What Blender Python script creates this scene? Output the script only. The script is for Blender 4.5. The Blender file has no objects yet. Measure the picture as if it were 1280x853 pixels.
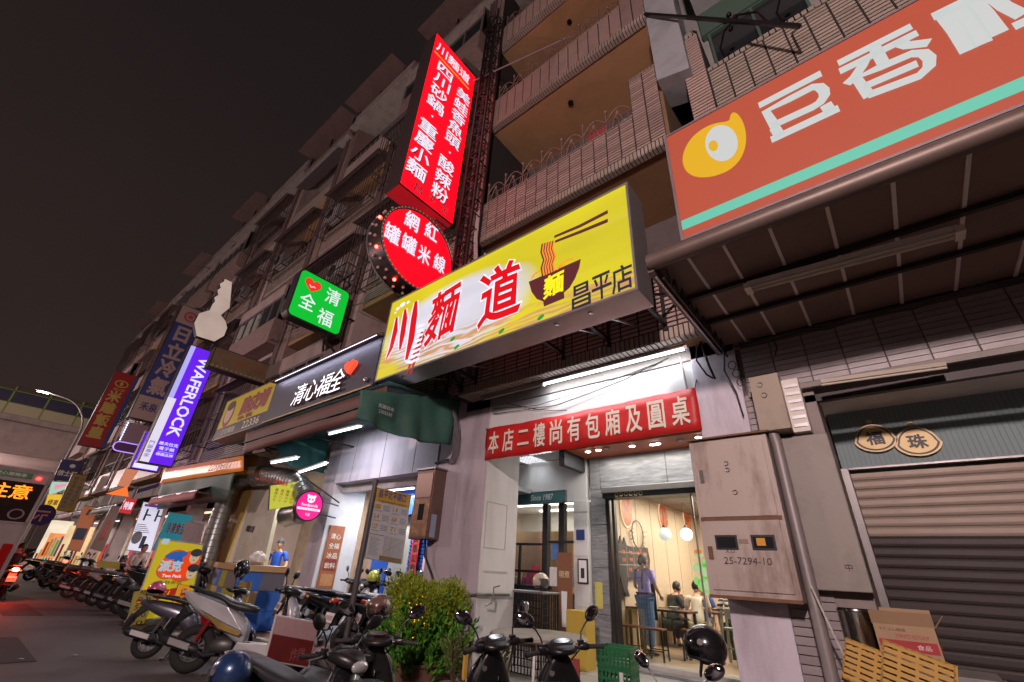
import bpy, bmesh, math, random
from mathutils import Vector as V, Matrix as Mx
PI = math.pi
rnd = random.Random(11)
SC = bpy.context.scene
COL = SC.collection

# ------------------------------------------------------------ camera
FPX, PITCH, YAW, ROLL = 544.23, 0.4906, 0.71414, 0.06006
CAM = V((0, 0, 1.5))
_fw = V((-math.sin(YAW)*math.cos(PITCH), math.cos(YAW)*math.cos(PITCH), math.sin(PITCH)))
_r0 = _fw.cross(V((0, 0, 1))).normalized(); _u0 = _r0.cross(_fw)
_r = math.cos(ROLL)*_r0 + math.sin(ROLL)*_u0
_u = -math.sin(ROLL)*_r0 + math.cos(ROLL)*_u0
cd = bpy.data.cameras.new('camera'); cam = bpy.data.objects.new('camera', cd); COL.objects.link(cam)
cd.sensor_width = 36; cd.lens = 36*FPX/1280; cd.clip_start = 0.05; cd.clip_end = 1500
cam.matrix_world = Mx(((_r.x, _u.x, -_fw.x, CAM.x), (_r.y, _u.y, -_fw.y, CAM.y), (_r.z, _u.z, -_fw.z, CAM.z), (0, 0, 0, 1)))
SC.camera = cam
def ray(px, py): return _fw + _r*((px-640)/FPX) - _u*((py-426.5)/FPX)
def at(px, py, ax, v):
    d = ray(px, py); t = (v-CAM[ax])/d[ax]; return CAM + d*t
def atX(px, py, v): return at(px, py, 0, v)
def atY(px, py, v): return at(px, py, 1, v)
def atZ(px, py, v): return at(px, py, 2, v)

# ------------------------------------------------------------ world: a night sky lit from below by the city
w = bpy.data.worlds.new('World'); SC.world = w; w.use_nodes = True
nt = w.node_tree; bg = nt.nodes['Background']
tc = nt.nodes.new('ShaderNodeTexCoord'); sp = nt.nodes.new('ShaderNodeSeparateXYZ'); rp = nt.nodes.new('ShaderNodeValToRGB')
nt.links.new(tc.outputs['Generated'], sp.inputs[0]); nt.links.new(sp.outputs['Z'], rp.inputs[0]); nt.links.new(rp.outputs[0], bg.inputs[0])
rp.color_ramp.elements[0].color = (.034, .0215, .0185, 1); rp.color_ramp.elements[0].position = 0
rp.color_ramp.elements[1].color = (.0135, .0095, .0098, 1); rp.color_ramp.elements[1].position = .85
sk = nt.nodes.new('ShaderNodeTexNoise'); sk.inputs['Scale'].default_value = 2.2; sk.inputs['Detail'].default_value = 5; sm = nt.nodes.new('ShaderNodeMapRange'); sm.inputs[3].default_value = .82; sm.inputs[4].default_value = 1.22
nt.links.new(tc.outputs['Generated'], sk.inputs['Vector']); nt.links.new(sk.outputs[0], sm.inputs[0]); nt.links.new(sm.outputs[0], bg.inputs[1])
SC.view_settings.view_transform = 'Standard'; SC.view_settings.look = 'None'; SC.view_settings.gamma = 1; SC.view_settings.exposure = 0.0
SC.cycles.use_denoising = True
SC.cycles.max_bounces = 6; SC.cycles.diffuse_bounces = 4; SC.cycles.glossy_bounces = 3; SC.cycles.transparent_max_bounces = 12
SC.cycles.caustics_reflective = False; SC.cycles.caustics_refractive = False
SC.cycles.sample_clamp_indirect = 4

# ------------------------------------------------------------ helpers
ORG = {}
def tag(o, label=None, cat=None, group=None, kind=None):
    if label: o['label'] = label
    if cat: o['category'] = cat
    if group: o['group'] = group
    if kind: o['kind'] = kind
    return o
def thing(name, label, cat, loc=(0, 0, 0), group=None):
    o = bpy.data.objects.new(name, None); COL.objects.link(o); o.location = loc; o.empty_display_size = .1
    ORG[o.name] = V(loc); return tag(o, label, cat, group)
def link(name, me, mat, parent=None, smooth=False, bevel=0):
    o = bpy.data.objects.new(name, me); COL.objects.link(o)
    if mat is not None and not me.materials: me.materials.append(mat)
    if parent is not None:
        o.parent = parent; ORG[o.name] = ORG[parent.name]
    else: ORG[o.name] = V((0, 0, 0))
    if smooth:
        for p in me.polygons: p.use_smooth = True
    if bevel:
        b = o.modifiers.new('bevel', 'BEVEL'); b.width = bevel; b.segments = 2; b.limit_method = 'ANGLE'; b.angle_limit = .7
    return o
class MB:
    def __init__(s): s.v = []; s.f = []
    def add(s, vs, fs):
        n = len(s.v); s.v += [tuple(v) for v in vs]; s.f += [tuple(i+n for i in f) for f in fs]; return s
    def box(s, x0, x1, y0, y1, z0, z1):
        if x0 > x1: x0, x1 = x1, x0
        if y0 > y1: y0, y1 = y1, y0
        if z0 > z1: z0, z1 = z1, z0
        return s.add([(x0,y0,z0),(x1,y0,z0),(x1,y1,z0),(x0,y1,z0),(x0,y0,z1),(x1,y0,z1),(x1,y1,z1),(x0,y1,z1)],
            [(0,3,2,1),(4,5,6,7),(0,1,5,4),(1,2,6,5),(2,3,7,6),(3,0,4,7)])
    def obox(s, c, r, u, n, w, h, d):     # oriented box: centre, unit axes, full sizes
        c, r, u, n = V(c), V(r), V(u), V(n); vs = []
        for k in (-1, 1):
            for a, b in ((-1,-1),(1,-1),(1,1),(-1,1)): vs.append(c + r*(a*w/2) + u*(b*h/2) + n*(k*d/2))
        return s.add(vs, [(0,3,2,1),(4,5,6,7),(0,1,5,4),(1,2,6,5),(2,3,7,6),(3,0,4,7)])
    def bar(s, a, b, w, h=None):
        a, b = V(a), V(b); d = b-a; L = d.length
        if L < 1e-6: return s
        d /= L; q = d.cross(V((0,0,1))); q = q.normalized() if q.length > 1e-3 else V((1,0,0)); p = q.cross(d)
        return s.obox((a+b)/2, d, q, p, L, w, h or w)
    def tube(s, pts, r, n=8, caps=True):
        pts = [V(p) for p in pts]; rs = r if isinstance(r, (list, tuple)) else [r]*len(pts)
        base = len(s.v); pn = None
        for i, p in enumerate(pts):
            d = (pts[min(i+1, len(pts)-1)] - pts[max(i-1, 0)]).normalized()
            if pn is None: pn = d.cross(V((0,0,1))); pn = pn.normalized() if pn.length > .05 else V((1,0,0))
            else:
                pn = pn - d*pn.dot(d); pn.normalize()
            q = d.cross(pn)
            for k in range(n):
                a = 2*PI*k/n; s.v.append(tuple(p + pn*(math.cos(a)*rs[i]) + q*(math.sin(a)*rs[i])))
        for i in range(len(pts)-1):
            for k in range(n):
                a = base+i*n+k; b = base+i*n+(k+1) % n; s.f.append((a, b, b+n, a+n))
        if caps:
            s.f.append(tuple(base+k for k in range(n))[::-1]); s.f.append(tuple(base+(len(pts)-1)*n+k for k in range(n)))
        return s
    def lathe(s, prof, c=(0,0,0), ax=(0,0,1), n=20):       # prof: (radius, height)
        ax = V(ax).normalized(); q = ax.orthogonal().normalized(); p = ax.cross(q); c = V(c); base = len(s.v)
        for r_, h in prof:
            for k in range(n):
                a = 2*PI*k/n; s.v.append(tuple(c + ax*h + q*(math.cos(a)*r_) + p*(math.sin(a)*r_)))
        for i in range(len(prof)-1):
            for k in range(n):
                a = base+i*n+k; b = base+i*n+(k+1) % n; s.f.append((a, b, b+n, a+n))
        return s
    def disc(s, c, ax, r, n=20, t=.01):
        return s.lathe([(0.0001, -t/2), (r, -t/2), (r, t/2), (0.0001, t/2)], c, ax, n)
    def ell(s, c, rx, ry, rz, nu=14, nv=9, m=None, v0=-PI/2, v1=PI/2, u0=0, u1=2*PI):
        c = V(c); base = len(s.v); full = abs(u1-u0-2*PI) < 1e-6; cols = nu if full else nu+1
        for j in range(nv+1):
            b = v0+(v1-v0)*j/nv
            for i in range(cols):
                a = u0+(u1-u0)*i/nu; p = V((math.cos(a)*math.cos(b)*rx, math.sin(a)*math.cos(b)*ry, math.sin(b)*rz))
                if m is not None: p = m @ p
                s.v.append(tuple(c+p))
        for j in range(nv):
            for i in range(nu):
                a = base+j*cols+i; b = base+j*cols+((i+1) % cols if full else i+1); s.f.append((a, b, b+cols, a+cols))
        return s
    def torus(s, c, ax, R, r, n=28, m=8, sq=1.0):
        ax = V(ax).normalized(); q = ax.orthogonal().normalized(); p = ax.cross(q); c = V(c); base = len(s.v)
        for i in range(n):
            a = 2*PI*i/n; d = q*math.cos(a)+p*math.sin(a)
            for k in range(m):
                b = 2*PI*k/m; s.v.append(tuple(c + d*(R+r*math.cos(b)) + ax*(r*sq*math.sin(b))))
        for i in range(n):
            for k in range(m):
                a = base+i*m+k; b = base+i*m+(k+1) % m; c_ = base+((i+1) % n)*m+(k+1) % m; d = base+((i+1) % n)*m+k
                s.f.append((a, b, c_, d))
        return s
    def loft(s, secs, n=14, e=2.6, caps=True):     # secs: (centre, width axis, height axis, half width, half height)
        base = len(s.v)
        for c, wa, ha, hw, hh in secs:
            c, wa, ha = V(c), V(wa), V(ha)
            for k in range(n):
                a = 2*PI*k/n; ca, sa = math.cos(a), math.sin(a)
                s.v.append(tuple(c + wa*(hw*math.copysign(abs(ca)**(2/e), ca)) + ha*(hh*math.copysign(abs(sa)**(2/e), sa))))
        for i in range(len(secs)-1):
            for k in range(n):
                a = base+i*n+k; b = base+i*n+(k+1) % n; s.f.append((a, b, b+n, a+n))
        if caps:
            s.f.append(tuple(base+k for k in range(n))[::-1]); s.f.append(tuple(base+(len(secs)-1)*n+k for k in range(n)))
        return s
    def lx(s, rows, n=14, e=2.6, y=0):             # loft along x: rows (x, z, half width, half height)
        return s.loft([((x, y, z), (0, 1, 0), (0, 0, 1), hw, hh) for x, z, hw, hh in rows], n, e)
    def prism(s, pts, d):                          # closed outline extruded by vector d
        pts = [V(p) for p in pts]; n = len(pts); d = V(d)
        return s.add(pts + [p+d for p in pts], [tuple(range(n))[::-1], tuple(range(n, 2*n))] + [(i, (i+1) % n, (i+1) % n+n, i+n) for i in range(n)])
    def build(s, name, mat, parent=None, smooth=False, bevel=0, kind=None, label=None):
        o = ORG[parent.name] if parent is not None else V((0, 0, 0))
        me = bpy.data.meshes.new(name); me.from_pydata([(x-o.x, y-o.y, z-o.z) for x, y, z in s.v], [], s.f); me.update()
        if s.f:
            bm = bmesh.new(); bm.from_mesh(me); bmesh.ops.recalc_face_normals(bm, faces=bm.faces); bm.to_mesh(me); bm.free()
        ob = link(name, me, mat, parent, smooth, bevel)
        if smooth and len(me.polygons) < 60000:
            try: me.set_sharp_from_angle(angle=.75)
            except Exception: pass
        if kind: ob['kind'] = kind
        if label: ob['label'] = label
        return ob
def copy_tree(o, parent=None):
    c = o.copy(); COL.objects.link(c)
    if parent is not None: c.parent = parent
    ORG[c.name] = ORG.get(o.name, V((0,0,0)))
    for ch in list(o.children): copy_tree(ch, c)
    return c
def place(o, loc, rz=0, lean=0, label=None, group=None, ry=0):
    o.location = loc; o.rotation_mode = 'ZYX' if False else 'XYZ'; o.rotation_euler = (lean, ry, rz)
    if label: o['label'] = label
    if group: o['group'] = group
    return o

# ------------------------------------------------------------ materials
def N(nt, t, **k):
    n = nt.nodes.new(t)
    for a, b in k.items():
        if a.startswith('i_'):
            key = a[2:].replace('_', ' '); n.inputs[int(key) if key.isdigit() else key].default_value = b
        else: setattr(n, a, b)
    return n
MATS = {}
def mat(name, col, rough=.6, metal=0, var=.12, scale=9, bump=0.0, bscale=60, dirt=0, dcol=(.03,.025,.02), dscale=2.5, objvar=0, coat=0, streak=0, spec=.5):
    if name in MATS: return MATS[name]
    m = bpy.data.materials.new(name); m.use_nodes = True; nt = m.node_tree; b = nt.nodes['Principled BSDF']; L = nt.links.new
    tcn = N(nt, 'ShaderNodeTexCoord'); c4 = (*col, 1)
    no = N(nt, 'ShaderNodeTexNoise', i_Scale=scale, i_Detail=6, i_Roughness=.65); L(tcn.outputs['Object'], no.inputs['Vector'])
    mx = N(nt, 'ShaderNodeMix', data_type='RGBA', blend_type='MIX'); L(no.outputs[0], mx.inputs[0])
    mx.inputs[6].default_value = tuple(c*(1-var) for c in col)+(1,); mx.inputs[7].default_value = tuple(min(1, c*(1+var)) for c in col)+(1,)
    out = mx.outputs[2]
    if objvar:
        oi = N(nt, 'ShaderNodeObjectInfo'); hs = N(nt, 'ShaderNodeHueSaturation'); mr = N(nt, 'ShaderNodeMapRange'); mr.inputs[3].default_value = 1-objvar; mr.inputs[4].default_value = 1+objvar
        L(oi.outputs['Random'], mr.inputs[0]); L(mr.outputs[0], hs.inputs['Value']); L(out, hs.inputs['Color']); out = hs.outputs[0]
    if dirt:
        n2 = N(nt, 'ShaderNodeTexNoise', i_Scale=dscale, i_Detail=8, i_Roughness=.7)
        if streak:
            mp = N(nt, 'ShaderNodeMapping'); mp.inputs['Scale'].default_value = (1, 1, streak); L(tcn.outputs['Object'], mp.inputs[0]); L(mp.outputs[0], n2.inputs['Vector'])
        else: L(tcn.outputs['Object'], n2.inputs['Vector'])
        cr = N(nt, 'ShaderNodeValToRGB'); cr.color_ramp.elements[0].position = .48; cr.color_ramp.elements[1].position = .72
        L(n2.outputs[0], cr.inputs[0]); mm = N(nt, 'ShaderNodeMath', operation='MULTIPLY'); mm.inputs[1].default_value = dirt; L(cr.outputs[0], mm.inputs[0])
        m2 = N(nt, 'ShaderNodeMix', data_type='RGBA'); L(mm.outputs[0], m2.inputs[0]); L(out, m2.inputs[6]); m2.inputs[7].default_value = (*dcol, 1); out = m2.outputs[2]
    L(out, b.inputs['Base Color'])
    b.inputs['Metallic'].default_value = metal; b.inputs['Specular IOR Level'].default_value = spec
    rr = N(nt, 'ShaderNodeMapRange'); rr.inputs[3].default_value = max(0, rough-.08); rr.inputs[4].default_value = min(1, rough+.1); L(no.outputs[0], rr.inputs[0]); L(rr.outputs[0], b.inputs['Roughness'])
    if coat: b.inputs['Coat Weight'].default_value = coat; b.inputs['Coat Roughness'].default_value = .06
    if bump:
        n3 = N(nt, 'ShaderNodeTexNoise', i_Scale=bscale, i_Detail=5); L(tcn.outputs['Object'], n3.inputs['Vector'])
        bp = N(nt, 'ShaderNodeBump'); bp.inputs['Strength'].default_value = bump; bp.inputs['Distance'].default_value = .01
        L(n3.outputs[0], bp.inputs['Height']); L(bp.outputs[0], b.inputs['Normal'])
    MATS[name] = m; return m
def emat(name, col, s=1.0, base=None, rough=.35, var=0):
    if name in MATS: return MATS[name]
    m = bpy.data.materials.new(name); m.use_nodes = True; nt = m.node_tree; b = nt.nodes['Principled BSDF']
    b.inputs['Base Color'].default_value = (*(base or tuple(min(.8, c*.5) for c in col)), 1); b.inputs['Roughness'].default_value = rough
    b.inputs['Emission Color'].default_value = (*col, 1); b.inputs['Emission Strength'].default_value = s
    if var:
        tcn = N(nt, 'ShaderNodeTexCoord'); no = N(nt, 'ShaderNodeTexNoise', i_Scale=1.3, i_Detail=3); nt.links.new(tcn.outputs['Object'], no.inputs['Vector'])
        mr = N(nt, 'ShaderNodeMapRange'); mr.inputs[3].default_value = s*(1-var); mr.inputs[4].default_value = s*(1+var); nt.links.new(no.outputs[0], mr.inputs[0]); nt.links.new(mr.outputs[0], b.inputs['Emission Strength'])
    MATS[name] = m; return m
def glassmat(name, tint=(.9,.95,.95), refl=.12, rough=.02):
    if name in MATS: return MATS[name]
    m = bpy.data.materials.new(name); m.use_nodes = True; nt = m.node_tree; L = nt.links.new; nt.nodes.remove(nt.nodes['Principled BSDF'])
    t = N(nt, 'ShaderNodeBsdfTransparent'); t.inputs[0].default_value = (*tint, 1); g = N(nt, 'ShaderNodeBsdfGlossy'); g.inputs['Roughness'].default_value = rough
    fr = N(nt, 'ShaderNodeFresnel'); fr.inputs[0].default_value = 1.45; ad = N(nt, 'ShaderNodeMath', operation='ADD'); ad.inputs[1].default_value = refl-.04; L(fr.outputs[0], ad.inputs[0])
    mx = N(nt, 'ShaderNodeMixShader'); L(ad.outputs[0], mx.inputs[0]); L(t.outputs[0], mx.inputs[1]); L(g.outputs[0], mx.inputs[2]); L(mx.outputs[0], nt.nodes['Material Output'].inputs[0])
    MATS[name] = m; return m

# ------------------------------------------------------------ lettering
_gl = {}
def glyph(ch, bold=0.0):
    k = (ch, round(bold, 3))
    if k in _gl: return _gl[k]
    c = bpy.data.curves.new('g', 'FONT'); c.body = ch; c.resolution_u = 2
    if bold: c.bevel_depth = bold; c.bevel_resolution = 1
    o = bpy.data.objects.new('g', c); COL.objects.link(o); dg = bpy.context.evaluated_depsgraph_get(); dg.update()
    me = bpy.data.meshes.new_from_object(o.evaluated_get(dg))
    vs = [(v.co.x, v.co.y, v.co.z*.06) for v in me.vertices]; fs = [tuple(p.vertices) for p in me.polygons if not bold or min(me.vertices[i].co.z for i in p.vertices) > -bold*.5]
    bpy.data.objects.remove(o); bpy.data.curves.remove(c); bpy.data.meshes.remove(me)
    _gl[k] = (vs, fs); return _gl[k]
class Face:                     # a flat sign face: centre, right, up, normal
    def __init__(s, c, r, u, n): s.c, s.r, s.u, s.n = V(c), V(r).normalized(), V(u).normalized(), V(n).normalized()
    def P(s, a, b, d=0): return s.c + s.r*a + s.u*b + s.n*d
    def text(s, parent, body, m, cx, cy, w, h, bold=0, d=.006, name='lettering', vertical=False, shear=0, rot=0, warp=None):
        mb = MB(); rows = []
        if vertical:
            n = len(body); ch = h/n
            for i, c in enumerate(body):
                if c == ' ': continue
                vs, fs = glyph(c, bold)
                if not vs: continue
                x0, x1 = min(v[0] for v in vs), max(v[0] for v in vs); y0, y1 = min(v[1] for v in vs), max(v[1] for v in vs)
                cjk = ord(c) > 0x2e80
                sc = min(w, ch*.92) if cjk else ch*.8
                mxx, myy = ((x0+x1)/2, (y0+y1)/2)
                kk = sc/max(.92, (y1-y0))
                kw = (w/.92)/max(.9, x1-x0) if cjk else kk
                rows.append(([((x-mxx)*kw, (y-myy)*(ch*.9/.95) + h/2-ch*(i+.5), z_) if cjk else ((x-mxx)*kk, (y-myy)*kk + h/2-ch*(i+.5), z_) for x, y, z_ in vs], fs))
        else:
            vs, fs = glyph(body, bold)
            x0, x1 = min(v[0] for v in vs), max(v[0] for v in vs); y0, y1 = min(v[1] for v in vs), max(v[1] for v in vs)
            rows.append(([((x-(x0+x1)/2)*w/(x1-x0), (y-(y0+y1)/2)*h/max(.05, y1-y0), z_) for x, y, z_ in vs], fs))
        cr, sr = math.cos(rot), math.sin(rot)
        for vs, fs in rows:
            out = []
            for x, y, z_ in vs:
                x += y*shear
                if warp: x, y = warp(x, y)
                x, y = x*cr-y*sr, x*sr+y*cr
                out.append(s.P(cx+x, cy+y, d+z_))
            mb.add(out, fs)
        o = ORG[parent.name]; me = bpy.data.meshes.new(name); me.from_pydata([tuple(V(v)-o) for v in mb.v], [], mb.f); me.update()
        return link(name, me, m, parent)
    def poly(s, parent, pts, m, d=.004, name='print', t=.002, smooth=0):
        for _ in range(smooth): pts = [q for i in range(len(pts)) for q in ((pts[i][0]*.75+pts[(i+1) % len(pts)][0]*.25, pts[i][1]*.75+pts[(i+1) % len(pts)][1]*.25), (pts[i][0]*.25+pts[(i+1) % len(pts)][0]*.75, pts[i][1]*.25+pts[(i+1) % len(pts)][1]*.75))]
        mb = MB(); mb.prism([s.P(a, b, d-t) for a, b in pts], s.n*t); return mb.build(name, m, parent)
    def rect(s, parent, x0, x1, y0, y1, m, d=.004, name='print', t=.002): return s.poly(parent, [(x0,y0),(x1,y0),(x1,y1),(x0,y1)], m, d, name, t)
    def oval(s, parent, cx, cy, rx, ry, m, d=.004, name='print', rot=0, n=28, t=.002):
        return s.poly(parent, [(cx+rx*math.cos(a)*math.cos(rot)-ry*math.sin(a)*math.sin(rot), cy+rx*math.cos(a)*math.sin(rot)+ry*math.sin(a)*math.cos(rot)) for a in [2*PI*k/n for k in range(n)]], m, d, name, t)
    def strokes(s, parent, lines, m, d=.004, name='print'):      # lines: list of [(x,y,halfwidth)...]
        mb = MB()
        for ln in lines:
            L_, R_ = [], []
            for i, (x, y, hw) in enumerate(ln):
                a = ln[max(i-1, 0)]; b = ln[min(i+1, len(ln)-1)]; dx, dy = b[0]-a[0], b[1]-a[1]; q = math.hypot(dx, dy) or 1
                L_.append(s.P(x-dy/q*hw, y+dx/q*hw, d)); R_.append(s.P(x+dy/q*hw, y-dx/q*hw, d))
            n = len(ln); mb.add(L_+R_, [(i, i+1, n+i+1, n+i) for i in range(n-1)])
        o = ORG[parent.name]; me = bpy.data.meshes.new(name); me.from_pydata([tuple(V(v)-o) for v in mb.v], [], mb.f); me.update()
        return link(name, me, m, parent)
def box_sign(name, label, cat, c, r, u, n, w, h, depth, fmat, cabmat, lip=.03, group=None, both=False):
    """a lit box sign: cabinet, lip frame and face; c is the centre of the face"""
    c, r, u, n = V(c), V(r).normalized(), V(u).normalized(), V(n).normalized()
    t = thing(name, label, cat, c - u*(h/2), group)
    MB().obox(c - n*(depth/2+.012), r, u, n, w, h, depth).build('cabinet', cabmat, t, bevel=.008)
    MB().obox(c - n*.006, r, u, n, w-2*lip, h-2*lip, .012).build('face', fmat, t)
    fr = MB()
    for sx in (-1, 1): fr.obox(c + r*(sx*(w/2-lip/2)) - n*.002, r, u, n, lip, h, .024)
    for sy in (-1, 1): fr.obox(c + u*(sy*(h/2-lip/2)) - n*.002, r, u, n, w-2*lip, lip, .024)
    fr.build('frame', cabmat, t)
    return t, Face(c, r, u, n)
XP, YP, ZP = V((1,0,0)), V((0,1,0)), V((0,0,1))

# ------------------------------------------------------------ shared materials
concrete = mat('concrete', (.30,.27,.25), .85, var=.2, scale=3, bump=.3, dirt=.5, dcol=(.09,.07,.06))
stucco = mat('stucco', (.60,.56,.64), .75, var=.08, scale=2, bump=.25, dirt=.6, dcol=(.20,.16,.16), dscale=1.6, streak=.25)
whitewall = mat('white_wall', (.66,.66,.66), .6, var=.05, scale=2, bump=.08, dirt=.4, dcol=(.34,.31,.29), dscale=1.5, streak=.25)
pinkwall = mat('grey_stucco', (.42,.36,.40), .7, var=.1, scale=2, bump=.15, dirt=.6, dcol=(.15,.12,.12), streak=.25)
tilem = mat('wall_tile', (.36,.26,.23), .45, var=.12, scale=5, objvar=.22, dirt=.35, dcol=(.12,.09,.08), dscale=3, bump=.1, bscale=90)
tilelt = mat('wall_tile_pale', (.36,.30,.25), .45, var=.12, scale=5, objvar=.16, dirt=.35, dcol=(.16,.13,.11), dscale=3, bump=.1, bscale=90)
tiled = mat('dark_tile', (.16,.10,.09), .5, var=.2, scale=4, dirt=.3)
grout = mat('dark_grout', (.025,.02,.019), .9, var=.2)
soff = mat('ochre_soffit', (.36,.21,.10), .8, var=.15, scale=2, bump=.1, dirt=.5, dcol=(.20,.12,.07), dscale=1.4)
iron = mat('dark_iron', (.035,.03,.03), .5, .6, var=.3)
steel = mat('grey_steel', (.22,.21,.21), .4, .6, var=.1, dirt=.35, dcol=(.1,.08,.07))
alu = mat('aluminium', (.42,.42,.43), .35, .8, var=.05)
blackpl = mat('black_plastic', (.010,.010,.011), .34, var=.3, scale=20, bump=.05, bscale=300)
rubber = mat('black_rubber', (.022,.021,.021), .75, var=.2, bump=.3, bscale=120)
chrome = mat('chrome', (.65,.65,.66), .16, 1, var=.03)
glass = glassmat('window_glass', (.92,.95,.95), .10)
darkglass = mat('dark_glass', (.02,.022,.025), .08, 0, var=.4, scale=1.5, spec=.8)
whitep = mat('white_paint', (.75,.75,.75), .5, var=.04)
redp = mat('red_print', (.62,.02,.02), .5, var=.06)
blkp = mat('black_print', (.02,.02,.02), .5)
yelp = mat('yellow_print', (.75,.60,.03), .5, var=.06)
tubeon = emat('fluorescent_tube_lit', (.93,.95,1), 7)
tubeoff = mat('unlit_tube', (.62,.57,.48), .4, var=.04)
skin = mat('skin', (.52,.31,.22), .55, var=.06)
hairm = mat('black_hair', (.012,.010,.009), .5)
cable = mat('black_cable', (.02,.018,.018), .6)
# ------------------------------------------------------------ street lamps (the street's own light, plus one added for the elevated road), first because they light everything
def street_lamp(x, y, side, label, h=9.5, energy=900, reach=2.6):
    t = thing('street_lamp', label, 'street lamp', (x, y, 0), 'street lamps along the road')
    pts = [(x, y, 0), (x, y, h*.55), (x, y, h*.8)]
    for k in range(1, 9):
        a = k/8*PI/2; pts.append((x, y+side*reach*(1-math.cos(a))*.75, h*.8+(h*.2)*math.sin(a)))
    pts.append((x, y+side*reach, h+.06))
    MB().tube(pts, [.09, .075, .07]+[.055]*8+[.04], 10).build('pole', steel, t, smooth=True)
    MB().lathe([(.16, 0), (.16, .05), (.11, .1), (.1, .5), (.09, .5)], (x, y, 0), n=14).build('base', steel, t, smooth=True)
    hy = y+side*(reach+.3)
    MB().ell((x, hy, h+.07), .15, .42, .07, 16, 8).build('lamp_head', steel, t, smooth=True)
    MB().box(x-.1, x+.1, hy-.3, hy+.3, h-.02, h+.012).build('led_panel', emat('lamp_led', (1, .82, .66), 22), t)
    ld = bpy.data.lights.new('lamp_light', 'POINT'); ld.shadow_soft_size = .3; ld.energy = energy; ld.color = (1, .76, .73)
    lo = bpy.data.objects.new('lamp_light', ld); COL.objects.link(lo); lo.parent = t; lo.location = (0, hy-y, h-.45)
    return t
street_lamp(-45, 3.9, -1, 'curved street lamp with a lit head beside the red and gold sign', 11.2, 500, 2.6)
street_lamp(1.5, -8.2, 1, 'lit street lamp on the far pavement opposite the orange sign', 6.4, 3900)
street_lamp(-20, -9.5, 1, 'lit street lamp on the far pavement opposite the purple sign', 7.6, 2000)
street_lamp(-43, -9.5, 1, 'lit street lamp on the far pavement opposite the red and gold sign', 7.6, 2100)
street_lamp(-66, -8.5, 1, 'added street lamp out of view that lights the elevated road', 7.6, 9000)  # strong lamp added out of view to brighten the elevated road

# ------------------------------------------------------------ ground
asph = mat('asphalt', (.10,.086,.082), .58, var=.35, scale=1.4, bump=.55, bscale=130, dirt=.5, dcol=(.04,.034,.034), dscale=.9)
paving = mat('red_paving', (.22,.11,.10), .75, var=.2, scale=6, bump=.3, dirt=.4)
floorc = mat('arcade_floor', (.45,.42,.39), .5, var=.12, scale=3, dirt=.45, dcol=(.12,.1,.09), bump=.1)
MB().box(-320, 120, -160, 160, -.5, 0).build('ground', asph, kind='structure')
MB().box(-75, 12, 5.0, 5.6, .004, .10).build('pavement', paving, kind='structure')
MB().box(-75, 12, 4.86, 5.0, .004, .12).build('kerb', concrete, kind='structure', bevel=.015)
MB().box(-75, 12, 5.6, 9.6, .0, .15).build('arcade_floor', floorc, kind='structure')
fl = bpy.data.objects['arcade_floor']
tm = MB().box(0, .57, 0, .57, 0, .008); me0 = None
for i in range(26):
    for j in range(6):
        x = -9.9+i*.6; y = 5.63+j*.6
        if me0 is None: o = MB().box(0, .585, 0, .585, 0, .008).build('floor_tile', mat('floor_tile', (.46,.43,.40), .42, var=.12, scale=4, objvar=.12, dirt=.5, dcol=(.13,.11,.1)), fl); me0 = o.data
        else: o = link('floor_tile', me0, None, fl)
        o.location = (x, y, .152)
pv = bpy.data.objects['pavement']; me0 = None
for i in range(60):
    for j in range(3):
        x = -9.9+i*.2+(.1 if j % 2 else 0); y = 5.005+j*.198
        if me0 is None: o = MB().box(0, .193, 0, .19, 0, .008).build('brick', mat('paver_brick', (.24,.115,.10), .75, var=.2, objvar=.25, dirt=.3, bump=.2), pv); me0 = o.data
        else: o = link('brick', me0, None, pv)
        o.location = (x, y, .10)

# ------------------------------------------------------------ tiled facades
TILE = {}
def tile_obj(parent, x, y, z, w, h, m, ax='y', d=.014):
    k = (round(w, 3), round(h, 3), m.name, ax)
    if k not in TILE:
        me = bpy.data.meshes.new('tile'); a = .006
        q = MB().box(-w/2, w/2, -d, 0, -h/2, h/2) if ax == 'y' else MB().box(0, d, -w/2, w/2, -h/2, h/2)
        me.from_pydata(q.v, [], q.f); me.materials.append(m); TILE[k] = me
    o = link('tile', TILE[k], None, parent); p = ORG[parent.name]; o.location = (x-p.x, y-p.y, z-p.z); return o
def tile_field(parent, x0, x1, z0, z1, Y, m, pw=.265, ph=.072, single=False, j=.026):
    """courses of long thin tiles standing 14 mm proud of a dark bed"""
    nx = max(1, round((x1-x0)/pw)); nz = max(1, round((z1-z0)/ph)); pw = (x1-x0)/nx; ph = (z1-z0)/nz; mb = MB()
    for a in range(nz):
        for b in range(nx):
            cx, cz = x0+(b+.5)*pw, z0+(a+.5)*ph
            if single: tile_obj(parent, cx, Y, cz, pw-j, ph-j, m)
            else: mb.box(cx-pw/2+j/2, cx+pw/2-j/2, Y-.014, Y, cz-ph/2+j*.5, cz+ph/2-j*.5)
    if mb.v: mb.build('tile_courses', m, parent, kind='stuff')
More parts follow.
